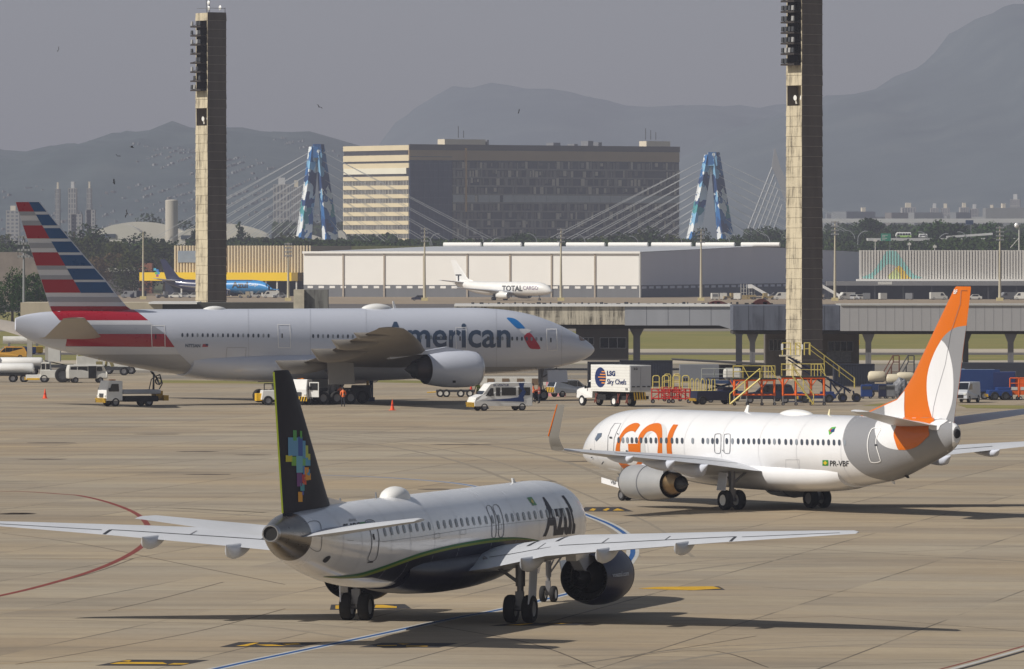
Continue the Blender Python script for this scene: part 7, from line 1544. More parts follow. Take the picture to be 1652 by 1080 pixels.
for k, (px, py) in enumerate(((30, 566), (75, 567))):
    r = put('pipe_section', px, py, 0, ('left white fat pipe on a stand behind the tank trucks', 'right white fat pipe beside the pale column')[k], 'pipe'); MB().lathe([(-2.2, .55), (2.2, .55)], (0, 0, 1.5), 'x', 16).build('tube', DWHITE, r, smooth=True); MB().box(-1.5, -1.2, -.4, .4, 0, 1.1).box(1.2, 1.5, -.4, .4, 0, 1.1).build('stand', STEEL, r)
for k, (px, py, m_) in enumerate(((18, 571, REDP), (32, 571, NAVY), (46, 572, BLUE), (57, 571, YELLOW))):
    r = put('storage_bin', px, py, 10 * k, '%s storage bin in the row behind the amber pickup' % ('red', 'dark navy', 'blue', 'yellow')[k], 'bin', 'storage bins at the left'); MB().box(-.9, .9, -.6, .6, .15, 1.0).build('bin', m_, r, bevel=.05); MB().box(-.8, -.6, -.5, .5, 0, .15).box(.6, .8, -.5, .5, 0, .15).build('foot', BLACK, r)
# jersey barriers
jb = None
for k, (px, py) in enumerate(((432, 611), (515, 610), (610, 612), (645, 611.5), (722, 611))):
    lab = ('concrete barrier left of the dark fin tip', 'concrete barrier behind the truck with open door', 'concrete barrier right of the blue jack stand', 'concrete barrier between two dark columns', 'concrete barrier just left of the striped airliner engine')[k]
    if jb is None:
        jb = put('concrete_barrier', px, py, 0, lab, 'barrier', 'concrete barriers behind the striped airliner'); MB().add([(-.9, -.4, 0), (.9, -.4, 0), (.9, .4, 0), (-.9, .4, 0), (-.8, -.12, 1.1), (.8, -.12, 1.1), (.8, .12, 1.1), (-.8, .12, 1.1)], [(3, 2, 1, 0), (4, 5, 6, 7), (0, 1, 5, 4), (1, 2, 6, 5), (2, 3, 7, 6), (3, 0, 4, 7)]).build('block', mat('barrier_concrete', (188, 180, 160), .8, var=.15), jb)
    else: copy_tree(jb, (*gp(px, py), 0), .1 * k, lab)
# traffic cones
cn = None
for k, (px, py) in enumerate(((72.5, 643.5), (633, 662.5), (591, 646), (760, 634))):
    lab = ('orange cone alone on the apron below the striped tail', 'orange cone alone in front of the striped airliner engine', 'orange cone at the foot of the blue jack stand', 'orange cone behind the low dolly')[k]
    if cn is None:
        cn = put('traffic_cone', px, py, 0, lab, 'traffic cone', 'orange traffic cones on the apron'); MB().box(-.27, .27, -.27, .27, 0, .05).build('base', CONE, cn); MB().lathe([(.05, .2), (.45, .12), (.95, .035), (.96, .01)], (0, 0, 0), 'z', 16).build('cone', CONE, cn, smooth=True)
        MB().lathe([(.4, .135), (.56, .108)], (0, 0, 0), 'z', 16).build('band', REDP, cn, smooth=True); cn.scale = (1, 1, 1)
    else: copy_tree(cn, (*gp(px, py), 0), .3 * k, lab)

# ------------------------------------------------------------------ maintenance stands and stairs
def rail(mb, pts, h_=1.1, r_=.032, posts=True, mid=True):
    for a, b in zip(pts, pts[1:]):
        a, b = Vector(a), Vector(b); up = Vector((0, 0, h_)); mb.bar(a + up, b + up, r_)
        if mid: mb.bar(a + up * .52, b + up * .52, r_ * .8)
        if posts: mb.bar(a, a + up, r_).bar(b, b + up, r_)
def stand(px, py, hd, wd, dep, h_, label, sd=1, twoside=True):
    r = put('maintenance_stand', px, py, hd, label, 'work platform', 'orange maintenance stands'); h = wd / 2; q_ = dep / 2
    f = MB()
    for x in (-h + .1, -h * .35, h * .35, h - .1):
        for y in (-q_, q_): f.bar((x, y, .9), (x, y, h_ - .1), .09, n=4)
    for z in (1.0, h_ - .15):
        for y in (-q_, q_): f.bar((-h, y, z), (h, y, z), .09 if z > 1.2 else .07, n=4)
        for x in (-h + .1, h - .1): f.bar((x, -q_, z), (x, q_, z), .07, n=4)
    for x in (-h + .1, h * .35): f.bar((x, -q_, h_ - .9), (x + .55, -q_, h_ - .15), .05, n=4).bar((x, -q_, h_ - .9), (x - .4, -q_, h_ - .15), .05, n=4)
    f.build('frame', ORANGE, r)
    for x in (-h + .1, -h * .35, h * .35, h - .1):
        for y in (-q_, q_): MB().bar((x, y, .25), (x, y, 1.0), .06, n=4).build('lower_leg', GREYP, r)
    for x in (-h + .1, -h * .35, h * .35, h - .1): 
        m = MB(); wheel(m, (x, -q_, .16), .16, .1); m.build('caster', [BLACK, STEEL], r)
    MB().box(-h - .1, h + .1, -q_ - .1, q_ + .1, h_ - .06, h_ + .05).build('deck', mat('deck_dark_green', (46, 52, 44), .7), r)
    y = MB(); z = h_ + .05
    rail(y, [(-h, q_, z), (h, q_, z)]); rail(y, [(-h, -q_, z), (-h, q_, z)]); rail(y, [(-h, -q_, z), (-h * .55, -q_, z)]); rail(y, [(h * .35, -q_, z), (h * .8, -q_, z)]); y.bar((h * .8, -q_, z + 1.1), (h + .05, -q_, z), .04).bar((h * .8, -q_, z + .5), (h, -q_, z + .1), .03).bar((-h * .55, -q_, z + 1.1), (-h * .25, -q_, z), .04)
    for x in (h * .5, h * .65): y.bar((x, -q_, z), (x, -q_, z + 1.1), .035)
    y.build('railing', YRAIL, r)
    s_ = MB(); xa, xb = (h * .25, -h - .35) if sd > 0 else (-h * .5, h * .45)
    for yy in (-q_ - .15, -q_ - .75): s_.bar((xa, yy, h_), (xb, yy, .15), .07, n=4); s_.bar((xa, yy, h_ + .95), (xb, yy, 1.1), .035); s_.bar((xb, yy, .15), (xb, yy, 1.1), .035).bar(((xa + xb) / 2, yy, h_ / 2), ((xa + xb) / 2, yy, h_ / 2 + .95), .035).bar((xa, yy, h_), (xa, yy, h_ + .95), .035)
    for k in range(10): t = (k + .5) / 10; x = xa + (xb - xa) * t; s_.box(x - .13, x + .13, -q_ - .75, -q_ - .15, h_ * (1 - t), h_ * (1 - t) + .05)
    s_.build('stair', YRAIL, r); return r
stand(1217, 654.5, 0, 3.9, 1.6, 2.5, 'orange and yellow work stand with stairs falling to the left, beneath the dark walkway link', 1)
stand(1296, 654.5, 0, 4.0, 1.7, 2.68, 'orange and yellow work stand directly in front of the right tower, stairs falling right', -1)
r = put('passenger_stair', 1325, 649, 0, 'tall dark blue boarding stair with pale yellow rails by the right tower', 'boarding stair'); s = 1 / 17.1
def U(px, py, y=0): return ((px - 1325) / 16.9, y, (650 - py) / 17.0)
fr = MB(); DB = mat('stair_dark_blue', (24, 34, 62), .5, var=.15)
for y in (-.6, .6):
    fr.bar(U(1272, 577, y), U(1372, 632, y), .09, n=4).bar(U(1272, 582, y), U(1340, 628, y), .06, n=4)
    for k in range(7): a = 1275 + k * 14; fr.bar(U(a, 578.5 + k * 7.7, y), U(a + 12, 588 + k * 7.9, y), .04, n=4)
    fr.bar(U(1265, 650.5, y), U(1382, 650.5, y), .1, n=4)
    for (a, b, c, d_) in ((1340, 618, 1340, 650), (1340, 650, 1360, 625), (1362, 628, 1362, 650), (1342, 620, 1362, 648), (1376, 632, 1380, 648), (1336, 650, 1325, 612)): fr.bar(U(a, b, y), U(c, d_, y), .06, n=4)
fr.build('truss', DB, r)
sp = MB()
for k in range(22): t = k / 21; p = U(1275 + 96 * t, 577 + 54 * t); sp.box(p[0] - .16, p[0] + .16, -.6, .6, p[2], p[2] + .04)
sp.build('tread', DGREY, r)
MB().box(U(1258, 0)[0], U(1291, 0)[0], -.7, .7, U(0, 576.5)[2], U(0, 574.3)[2]).build('top_platform', mat('platform_cream', (196, 188, 168), .6), r)
y = MB()
for yy in (-.65, .65):
    rail(y, [U(1263, 574.5, yy), U(1276, 574.5, yy)], 1.15); rail(y, [U(1284, 574.5, yy), U(1291, 574.5, yy)], 1.15); y.bar(U(1283, 555, yy), U(1293, 563, yy), .04); rail(y, [U(1298, 574.5, yy), U(1307, 574.5, yy)], 1.15)
    a, b = Vector(U(1306, 574, yy)), Vector(U(1378, 628, yy)); rail(y, [a, a.lerp(b, .33)], 1.0); rail(y, [a.lerp(b, .33), a.lerp(b, .66)], 1.0); rail(y, [a.lerp(b, .66), b], 1.0)
y.build('railing', YRAIL, r)
MB().box(U(1262, 0)[0] - .1, U(1262, 0)[0] + .1, -.7, -.5, U(0, 566)[2], U(0, 556)[2]).box(U(1294, 0)[0] - .08, U(1294, 0)[0] + .08, -.7, -.5, U(0, 565)[2], U(0, 557)[2]).build('cushion', WHITE, r)
for x in (1359, 1381): 
    for sd in (1, -1): m = MB(); p = U(x, 647); wheel(m, (p[0], sd * .7, .42), .42, .25); m.build('wheel', [BLACK, DB], r, smooth=True)
# red and yellow trolleys
def trolley(px, py, hd, label, red=True):
    r = put('engine_trolley', px, py, hd, label, 'trolley', 'red and yellow trolleys by the catering truck'); m_ = REDP if red else BLUE; f = MB()
    for z in (.45, 1.05):
        for yy in (-.5, .5): f.bar((-.9, yy, z), (.9, yy, z), .06, n=4)
    for x in (-.85, -.2, .4, .85):
        for yy in (-.5, .5): f.bar((x, yy, .3), (x, yy, 1.35), .05, n=4)
    f.bar((-.85, -.5, .45), (.4, -.5, 1.3), .04).bar((.85, -.5, .45), (-.4, -.5, 1.3), .04).box(-.9, .9, -.5, .5, 1.3, 1.38); f.build('frame', m_, r)
    y = MB(); 
    for x0 in (-.75, .15):
        y.path([(x0, -.45, 1.35), (x0, -.45, 2.45), (x0 + .12, -.45, 2.6), (x0 + .5, -.45, 2.6), (x0 + .62, -.45, 2.45), (x0 + .62, -.45, 1.35)], .05); y.bar((x0, -.45, 2.0), (x0 + .62, -.45, 2.0), .04)
    y.build('hoop_rail', YRAIL, r)
    for x in (-.75, .75): m = MB(); wheel(m, (x, -.5, .2), .2, .1); m.build('wheel', [BLACK, STEEL], r)
    return r
trolley(1066, 651, 0, 'red trolley with yellow hoops nearest the catering truck'); trolley(1083, 648, 10, 'red trolley with yellow hoops in the middle of its row'); trolley(1099, 651, -5, 'red trolley with yellow hoops rightmost of its row, before the grey shed')
# blue and dark tractors between the stands
def tug(px, py, hd, label, m=NAVY, L=3.6, hh=1.3, cab=True):
    r = put('baggage_tractor', px, py, hd, label, 'tractor'); MB().box(-L / 2, L / 2, -.85, .85, .4, hh * .75, tx=.08).box(-L / 2 + .2, -L / 2 + 1.5, -.75, .75, hh * .7, hh * .95).build('body', m, r, bevel=.06)
    if cab: c = MB(); [c.bar((x, yy, hh * .7), (x, yy, hh + .75), .05) for x in (-L / 2 + .3, .4) for yy in (-.75, .75)]; c.box(-L / 2 + .15, .55, -.85, .85, hh + .72, hh + .8); c.build('canopy', m, r)
    wheels(r, (-L / 2 + .7, L / 2 - .65), .42, .28, DGREY, .75); chevron(r, L / 2 + .08, -.8, .8, .35, .6, 6); return r
tug(1152, 653, 200, 'dark blue baggage tractor with striped bumper left of the left orange stand', L=4.2, hh=1.7)
r = put('step_cart', 1131, 650, 0, 'yellow-railed step cart left of the dark blue baggage tractor', 'cart'); y = MB()
for x in (-1.0, -.5, 0, .5, 1.0): y.path([(x, -.5, 1.1), (x, -.5, 2.1), (x + .15, -.5, 2.3), (x + .3, -.5, 2.1), (x + .3, -.5, 1.1)], .045)
y.bar((-1.1, -.5, 1.1), (1.4, -.5, 1.1), .08).bar((-1.1, .5, 1.1), (1.4, .5, 1.1), .08); y.build('railing', YRAIL, r); MB().box(-1.1, 1.4, -.5, .5, .3, 1.05).build('body', NAVY, r)
lad = MB(); [lad.bar((-1.3, yy, 0), (-.5, yy, 1.1), .05) for yy in (-.5, -.1)]; [lad.bar((-1.3 + .2 * k, -.5, .25 * k + .1), (-1.3 + .2 * k, -.1, .25 * k + .1), .04) for k in range(5)]; lad.build('ladder', YELLOW, r); wheels(r, (-.6, .9), .25, .15, half=.45)
r = put('lift_loader', 1163, 648, 180, 'dark blue scissor loader with pale pipe railings behind the baggage tractor', 'loader'); MB().box(-2.2, 2.0, -.9, .9, .5, 1.0).box(-1.8, 1.8, -.9, .9, 1.7, 2.0).bar((-1.6, 0, 1.0), (1.4, 0, 1.8), .1).bar((1.6, 0, 1.0), (-1.4, 0, 1.8), .1).build('body', mat('loader_steel_blue', (44, 66, 104), .5, var=.15), r); y = MB(); rail(y, [(-1.8, -.9, 2.0), (-.6, -.9, 2.0), (.6, -.9, 2.0), (1.8, -.9, 2.0)]); y.build('railing', mat('pale_pipe', (176, 180, 170), .5), r); wheels(r, (-1.4, 1.3), .4, .25)
r = suv(1238, 651, 180, mat('dark_navy_pickup', (26, 32, 48), .35, coat=.4, var=.05), 'dark navy pickup parked behind the left orange stand', L=5.0, hgt=1.8, name='parked_pickup')
tug(1270, 648, 0, 'blue tractor glimpsed between the two orange stands', BLUE, 3.4, 1.2, False); tug(1318, 650, 180, 'deep blue tractor behind the right orange stand', mat('deep_blue_tractor', (26, 48, 100), .5), 3.6, 1.1, False)
# right cluster
r = put('tank_trailer', 1428, 641, 0, 'trailer with two fat cream tanks beside the walkway column, left of the orange fin', 'trailer'); MB().box(-2.0, 2.2, -.8, .8, .5, .7).build('chassis', DGREY, r)
for x, z, rr in ((-.9, 2.0, .55), (1.0, 1.75, .52), (2.2, 2.0, .45)): MB().lathe([(-.9, .01), (-.8, rr * .8), (-.6, rr), (.6, rr), (.8, rr * .8), (.9, .01)], (x * .9, 0, z), 'x', 18).build('tank', mat('tank_cream', (206, 196, 172), .55, var=.15), r, smooth=True)
MB().box(-1.9, 2.1, -.6, .6, .7, 1.3).build('cradle', mat('cradle_blue', (30, 52, 96), .6), r); wheels(r, (-1.4, 1.5), .36, .22, half=.75)
for k, (px, w_, m_, lab) in enumerate(((1398, 1.1, BLUE, 'bright blue bin at the foot of the walkway column'), (1424, .8, NAVY, 'navy cabinet in front of the cream tanks'), (1436, .9, GREYP, 'grey cabinet in front of the cream tanks'))):
    r = put('equipment_bin', px, 643.5, 0, lab, 'bin'); MB().box(-w_ / 2, w_ / 2, -.5, .5, .2, 1.35).build('body', m_, r, bevel=.04); MB().box(-w_ / 2 + .1, w_ / 2 - .1, -.53, -.5, .9, 1.2).build('panel', DGREY, r); wheels(r, (-w_ / 3, w_ / 3), .14, .1, half=.42)
bm = bmesh.new(); bmesh.ops.create_icosphere(bm, subdivisions=3, radius=1)
for v in bm.verts: k_ = 1 + .25 * mnoise.noise(v.co * 2.2); v.co = Vector((v.co.x * .75 * k_, v.co.y * .6 * k_, max(-.98, v.co.z) * 1.0 * k_ + .98))
me = bpy.data.meshes.new('tarp_covered_engine'); bm.to_mesh(me); bm.free(); me.materials.append(mat('grey_tarpaulin', (122, 124, 130), .5, var=.2, scale=3)); o = bpy.data.objects.new('tarp_covered_engine', me); col.objects.link(o); o.location = (*gp(1453, 643), 0); tag(o, 'lumpy grey tarpaulin bundle just left of the orange fin root', 'bundle')
for k, px in enumerate((1438, 1462)):
    r = put('stair_frame', px, 632, 0, ('brown', 'dark grey')[k] + ' lattice stair frame behind the cream tanks', 'boarding stair'); f = MB(); m_ = (mat('brown_frame', (96, 62, 48), .7), DGREY)[k]
    for y in (-.4, .4): f.bar((-.9, y, 1.0), (.2, y, 3.0), .05).bar((.2, y, 3.0), (.8, y, 3.0), .05).bar((.8, y, 0), (.8, y, 3.6), .05).bar((.2, y, 3.0), (.2, y, 3.7), .04).bar((.2, y, 3.65), (.8, y, 3.65), .04).bar((-.9, y, 1.8), (.2, y, 3.7), .04).bar((0, y, 0), (0, y, 2.6), .05)
    for z in (1.2, 2.0): f.bar((.0, -.4, z), (.8, -.4, z), .04)
    f.build('frame', m_, r)
r = put('panel_van', 1557, 650, 250, 'white van nose half hidden behind the orange fin', 'van'); MB().prism([(-2.3, .4), (-2.3, 1.95), (1.0, 1.95), (1.7, 1.25), (2.25, 1.05), (2.3, .4)], -.9, .9, .1, 1.2).build('body', mat('van_grey_white', (196, 200, 206), .4, coat=.3), r, bevel=.06); windscreen(r, 1.7, 1.28, 1.05, 1.88, .75); sideglass(r, ((.3, 1.3, 1.25, 1.8, .4),), .805); wheels(r, (1.5, -1.5), .36, .22, half=.8); lights(r, 2.28, .85, .65); MB().box(2.25, 2.33, -.5, .5, .5, .8).build('grille', BLACK, r)
r = put('cargo_truck', 1575, 645, 180, 'blue truck with an open white-framed bay and yellow rack, right of the orange fin', 'truck'); MB().box(-2.2, 2.0, .3, 1.1, .8, 2.9).build('body', mat('truck_deep_blue', (30, 58, 112), .45, var=.1), r); MB().box(-1.8, 1.2, -1.0, .35, 2.6, 2.9).box(1.1, 2.2, -1.1, .4, .8, 2.95).build('bay_frame', mat('bay_pale_blue', (150, 170, 196), .5), r); f = MB(); rail(f, [(-1.9, -1.0, 1.0), (-1.0, -1.0, 1.0), (0, -1.0, 1.0), (1.0, -1.0, 1.0)], .8, .06); f.build('rack', YELLOW, r); MB().box(-2.2, 2.2, -1, 1, .6, .85).build('chassis', BLACK, r); wheels(r, (-1.5, .2, 1.4), .45, .28, half=.9)
r = put('cargo_truck', 1602, 645, 175, 'navy cabin truck right of the blue truck with the yellow rack', 'truck'); MB().box(-2.2, 1.3, -1.1, 1.1, .6, 2.7).build('body', mat('truck_navy', (24, 42, 92), .4, coat=.3, var=.1), r, bevel=.08); MB().box(-1.7, .6, -1.16, -1.1, .8, 2.2).build('window', GLASS, r); f = MB(); f.path([(-1.8, -1.18, .7), (-1.8, -1.18, 2.1), (-1.4, -1.18, 2.35), (.3, -1.18, 2.35), (.7, -1.18, 2.1), (.7, -1.18, .7)], .05); f.build('frame_tube', mat('tube_blue_grey', (120, 136, 160), .5), r); wheels(r, (-1.5, .8), .4, .28, half=1.0)
tug(1612, 646, 185, 'blue tractor tucked between the navy truck and the orange stands', BLUE, 2.4, 1.3, False)
ob = None
for k, px in enumerate((1636, 1651)):
    lab = ('left of two narrow orange stands at the right edge', 'right of two narrow orange stands, cut by the right edge')[k]
    if ob is None:
        ob = put('narrow_stand', px, 645.5, 0, lab, 'work platform', 'narrow orange stands'); f = MB(); f.box(-.45, .45, -.5, .5, .5, 1.0).box(-.45, .45, .3, .5, 1.0, 2.0)
        for x in (-.42, .42): f.bar((x, -.5, .3), (x, -.5, 2.1), .06, n=4).bar((x, .5, .3), (x, .5, 2.1), .06, n=4)
        f.bar((-.42, -.5, 2.1), (.42, -.5, 2.1), .06).bar((-.42, -.5, 1.6), (.42, -.5, 1.6), .05); f.build('frame', ORANGE, ob); MB().box(-.3, .3, -.54, -.5, .95, 1.25).build('number_plate', DWHITE, ob)
        for x in (-.3, .3): m = MB(); wheel(m, (x, -.45, .18), .18, .12); m.build('wheel', [BLACK, DWHITE], ob)
    else: copy_tree(ob, (*gp(px, 645.5), 0), 0, lab)
r = put('yellow_sign', 1382.5, 596, 0, 'small yellow taxiway sign right of the concrete block', 'sign'); s = r.location.y / F; MB().box(-4 * s, 4 * s, -.1, .1, Z(556.5, r.location.y) - .0, Z(548.5, r.location.y)).build('board', YELLOW, r); MB().box(-.05, .05, -.05, .05, 0, 3).build('post', STEEL, r); r.location.z = 0
# ------------------------------------------------------------------ far apron traffic
far = [(676, 485.5, 'sedan', NAVY, 'dark car on the far apron, left of the small white freight plane'), (262, 480, 'tr', GREYP, 'grey cart under the tail of the blue freight plane'), (284, 481, 'car', DWHITE, 'first white car under the blue freight plane'), (299, 481, 'car', mat('car_pale_silver', (180, 182, 186), .4, coat=.3), 'silver car under the blue freight plane'), (313, 481, 'car', DWHITE, 'white car nearest the left concrete tower'),
       (222, 479, 'van', NAVY, 'dark van beside the bare cream pole'), (209, 478, 'van', GREYP, 'grey van beside the white stair block'), (410, 479, 'tr', DWHITE, 'white tractor before the light blue freighter nose'), (437, 480, 'van', DWHITE, 'white van just right of the light blue freighter nose'), (450, 480, 'car', mat('car_pale_silver', (180, 182, 186), .4), 'silver car right of the white van on the far apron'), (395, 480, 'tr', mat('cart_tan', (150, 140, 120), .6), 'tan cart under the light blue freighter'),
       (1153, 486, 'box', DWHITE, 'pale cabinet left of the shaded warehouse equipment'), (1167, 486, 'box', DWHITE, 'white loader box first in the row before the warehouse side'), (1176, 485, 'tr', mat('cart_mustard', (158, 140, 96), .6), 'mustard cart in the row before the warehouse side'), (1190, 485, 'box', DWHITE, 'white loader box second in the row before the warehouse side'), (1240, 485, 'tr', mat('cart_mustard', (158, 140, 96), .6), 'mustard cart just left of the right tower'), (1262, 484, 'van', DWHITE, 'white van touching the right tower'),
       (1365, 483, 'van', DWHITE, 'white van under the canopy right of the right tower'), (1376, 484, 'car', mat('car_pale_silver', (180, 182, 186), .4), 'silver car under the grey canopy'), (1388, 484, 'car', DWHITE, 'white car second under the grey canopy'), (1398, 483, 'box', GREYP, 'grey cabinet under the canopy beside the white cars'), (1424, 483, 'box', DWHITE, 'white cabinet left under the ribbed hangar'), (1467, 483, 'box', GREYP, 'grey kiosk in the middle under the ribbed hangar'), (1514, 485, 'van', DWHITE, 'white van under the hangar left of the orange fin top'), (1572, 485, 'car', DWHITE, 'white pickup under the hangar right of the orange fin top'), (1625, 484, 'van', GREYP, 'grey van near the far right mast'), (1650, 486, 'van', DWHITE, 'white van at the right edge of the hangar')]
for i, (px, py, kd, m_, lab) in enumerate(far):
    d = 2035 if px > 1100 else 2105
    if px == 676: d = 2000
    nm_ = {'car': 'parked_car', 'sedan': 'parked_car', 'van': 'parked_van', 'tr': 'ramp_cart', 'box': 'equipment_cabinet'}[kd]
    r = empty(nm_, (X(px, d), d, 0), R((180, 200, 165, 10)[i % 4]), lab, {'car': 'car', 'sedan': 'car', 'van': 'van', 'tr': 'cart', 'box': 'cabinet'}[kd], 'vehicles and carts on the far apron')
    if kd in ('car', 'sedan'): MB().prism([(-2.1, .3), (-2.1, .95), (-1.5, 1.05), (-1.1, 1.5), (.5, 1.5), (1.1, 1.0), (2.1, .85), (2.1, .3)], -.85, .85).build('body', m_, r); sideglass(r, ((-1.1, .9, 1.0, 1.42, .5),), .86); wheels(r, (-1.3, 1.3), .32, .2, half=.78)
    elif kd == 'van': MB().prism([(-2.4, .3), (-2.4, 2.1), (1.2, 2.1), (1.9, 1.2), (2.4, 1.0), (2.4, .3)], -.95, .95).build('body', m_, r); sideglass(r, ((.4, 1.5, 1.2, 1.85, .5),), .96); wheels(r, (-1.5, 1.5), .36, .22, half=.85)
    elif kd == 'tr': MB().box(-1.8, 1.8, -.8, .8, .4, 1.0).box(-1.6, -.4, -.7, .7, 1.0, 1.9).build('body', m_, r); MB().bar((.2, 0, 1), (1.6, 0, 2.1), .12).build('conveyor', STEEL, r); wheels(r, (-1.2, 1.2), .4, .25, half=.75)
    else: MB().box(-1.0, 1.0, -.8, .8, .25, 1.9).build('body', m_, r); MB().box(-.7, .7, -.84, -.8, .9, 1.6).build('panel', GREYP, r); wheels(r, (-.6, .6), .25, .15, half=.7)
def airstair(px, d, sgn, label):
    r = empty('mobile_stair', (X(px, d), d, 0), 0, label, 'boarding stair'); f = MB()
    for y in (-.9, .9): f.add([(-2.6 * sgn, y, .6), (2.2 * sgn, y, 3.3), (2.2 * sgn, y, 4.2), (-2.6 * sgn, y, 1.5), (-2.6 * sgn, y + .08, .6), (2.2 * sgn, y + .08, 3.3), (2.2 * sgn, y + .08, 4.2), (-2.6 * sgn, y + .08, 1.5)], [(0, 1, 2, 3), (7, 6, 5, 4), (0, 4, 5, 1), (1, 5, 6, 2), (2, 6, 7, 3), (3, 7, 4, 0)])
    f.box(min(2.2 * sgn, 3.4 * sgn), max(2.2 * sgn, 3.4 * sgn), -.9, .9, 3.2, 4.3).build('side_panel', WHITE, r); t = MB()
    for k in range(12): t.box((-2.4 + k * .4) * sgn - .15, (-2.4 + k * .4) * sgn + .15, -.9, .9, .6 + k * .23, .68 + k * .23)
    t.build('tread', GREYP, r); MB().box(-2.8, 2.8, -.9, .9, .4, .7).bar((1.8 * sgn, 0, .7), (2.0 * sgn, 0, 3.2), .15).build('chassis', DGREY, r); wheels(r, (-1.9, 1.9), .4, .25, half=.9)
airstair(1226, 2040, -1, 'white boarding stair among carts in front of the warehouse side'); airstair(1340, 2035, -1, 'white boarding stair just right of the right tower')
for k, (px, lab) in enumerate(((1200, 'tall pale pole rack in the row before the warehouse side'), (1213, 'short pale pole rack beside the far boarding stair'))):
    r = empty('pole_rack', (X(px, 2040), 2040, 0), 0, lab, 'rack'); f = MB()
    for x in (-.8, 0, .8): f.bar((x, 0, 0), (x, 0, 4.4 - k), .07)
    f.bar((-.8, 0, 2), (.8, 0, 2), .05).bar((-.8, 0, 3), (.8, 0, 3), .05).build('frame', DWHITE, r); MB().box(-1.2, 1.2, -.6, .6, .1, 1.3).build('base', mat('cart_mustard', (158, 140, 96), .6), r)

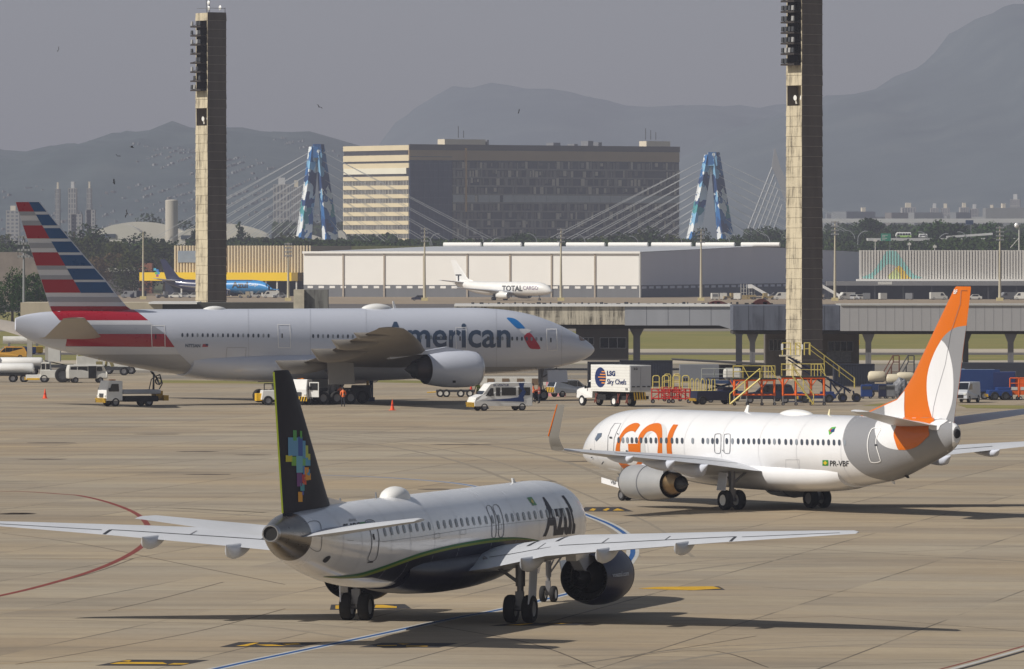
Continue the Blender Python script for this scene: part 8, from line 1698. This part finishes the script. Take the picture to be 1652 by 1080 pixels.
# ------------------------------------------------------------------ people
SKIN = mat('skin', (150, 104, 78), .6, var=.05); HAIR = mat('dark_hair', (30, 24, 22), .8, var=0); TRS = mat('dark_trousers', (36, 40, 52), .8, var=.1); HVO = mat('hi_vis_orange', (240, 120, 60), .6, var=.05); HVG = mat('hi_vis_green', (170, 200, 70), .6, var=.05); BOOT = mat('work_boots', (30, 26, 24), .7, var=0); REFL = mat('reflective_band', (210, 210, 200), .3, var=0)
def person(px, py, hd, vest, label, walk=.2, arms=((-.2, .25), (.2, .3)), group=None, hood=None):
    r = put('person', px, py, hd, label, 'person', group)
    V = [(0, 0, .95), (0, 0, 1.12), (0, 0, 1.32), (0, 0, 1.46), (.01, 0, 1.56), (.02, 0, 1.68), (.0, 0, 1.78)]; E = [(i, i + 1) for i in range(6)]; RR = [(.15, .12), (.14, .11), (.17, .12), (.09, .08), (.055, .06), (.085, .1), (.05, .06)]
    for sd, wk_ in ((1, walk), (-1, -walk)):
        b = len(V); V += [(0, sd * .1, .9), (wk_ * .5 + .03, sd * .11, .5), (wk_, sd * .11, .09), (wk_ + .17, sd * .12, .05)]; E += [(0, b), (b, b + 1), (b + 1, b + 2), (b + 2, b + 3)]; RR += [(.1, .1), (.065, .065), (.045, .05), (.045, .035)]
    for sd, (fw, up) in zip((1, -1), arms):
        b = len(V); V += [(0, sd * .2, 1.42), (fw * .4, sd * .26, 1.15), (fw + .1, sd * .24, .92 + up * .6), (fw + .16, sd * .235, .86 + up * .7)]; E += [(3, b), (b, b + 1), (b + 1, b + 2), (b + 2, b + 3)]; RR += [(.065, .065), (.048, .048), (.032, .035), (.035, .022)]
        hx, hy_, hz = V[b + 3]
        for k in range(5):
            c = len(V); dx = (k - 2) * .018; V.append((hx + dx + .01, hy_ - sd * (.02 if k == 0 else 0), hz - (.075 - .008 * abs(k - 2)) * (.6 if k == 0 else 1))); E.append((b + 3, c)); RR.append((.009, .009))
    me = bpy.data.meshes.new('body'); me.from_pydata(V, E, []); o = bpy.data.objects.new('body', me); col.objects.link(o)
    sk = o.modifiers.new('s', 'SKIN'); sk.use_smooth_shade = True; ss = o.modifiers.new('u', 'SUBSURF'); ss.levels = ss.render_levels = 1
    for i, v in enumerate(me.skin_vertices[0].data): v.radius = RR[i]; v.use_root = (i == 0)
    dg_ = bpy.context.evaluated_depsgraph_get(); dg_.update(); m2 = bpy.data.meshes.new_from_object(o.evaluated_get(dg_)); bpy.data.objects.remove(o)
    m2.materials.clear()
    for m_ in (SKIN, TRS, vest, BOOT, HAIR, REFL): m2.materials.append(m_)
    for p in m2.polygons:
        c = p.center; z = c.z
        if z < .13: k = 3
        elif z < .93 and abs(c.y) < .19: k = 1
        elif z > 1.52: k = 4 if (z > 1.74 or (c.x < -.02 and z > 1.6)) else 0
        elif abs(c.y) > .19 and z < 1.12: k = 0
        else: k = 5 if 1.12 < z < 1.17 and abs(c.y) < .19 else 2
        p.material_index = k; p.use_smooth = True
    b = bpy.data.objects.new('body', m2); col.objects.link(b); b.parent = r
    f = MB(); f.m(0).lathe([(.09, .02), (.13, .012)], (0, 0, 1.66), 'x', 8); f.m(1).box(.1, .112, -.045, -.02, 1.69, 1.705).box(.1, .112, .02, .045, 1.69, 1.705).box(.095, .107, -.03, .03, 1.61, 1.618); f.m(0).box(-.02, .03, -.1, -.085, 1.64, 1.71).box(-.02, .03, .085, .1, 1.64, 1.71); f.build('face', [SKIN, HAIR], r)
    MB().lathe([(1.70, .108), (1.77, .098), (1.82, .05), (1.83, .01)], (-.01, 0, 0), 'z', 14).build('cap' if not hood else 'helmet', hood or HAIR, r, smooth=True)
    return r
person(553.5, 656.8, 95, HVO, 'worker in orange vest and dark trousers walking away, nearer of the pair', .14)
person(549, 653, 110, HVO, 'worker in orange vest standing just beyond the walking one', .05, ((.2, .5), (.1, .2)))
person(771, 647, 250, HVG, 'worker in a yellow-green vest behind the white crew van', .08, ((.3, .7), (.1, .2)))
person(860, 650, 350, HVO, 'worker in orange leaning by the striped airliner nose wheel, right of the crew van', .1, ((.35, .6), (.3, .5)))
person(870, 651.5, 200, mat('dull_red_shirt', (150, 70, 56), .7, var=.05), 'worker in dull red shirt right beside the striped airliner nose wheel', .1, ((.3, .6), (.2, .4)))
person(112, 617, 180, mat('grey_shirt', (120, 120, 124), .7, var=.05), 'man in grey standing between the pushback tractor and the rounded minibus', .05)
# ------------------------------------------------------------------ haze
hz_ = MB().box(-3200, 3200, -80, 13900, -1.2, 560)
hm = bpy.data.materials.new('haze_air'); hm.use_nodes = True; nn_ = hm.node_tree.nodes; nn_.remove(nn_['Principled BSDF'])
pv = nn_.new('ShaderNodeVolumePrincipled'); pv.inputs['Color'].default_value = (0.68, 0.71, 0.87, 1); pv.inputs['Density'].default_value = HAZE; pv.inputs['Anisotropy'].default_value = 0.0
hm.node_tree.links.new(pv.outputs[0], nn_['Material Output'].inputs['Volume'])
ho = hz_.build('haze', hm); ho['kind'] = 'stuff'; ho['label'] = 'pale dusty haze lying over the whole airfield'
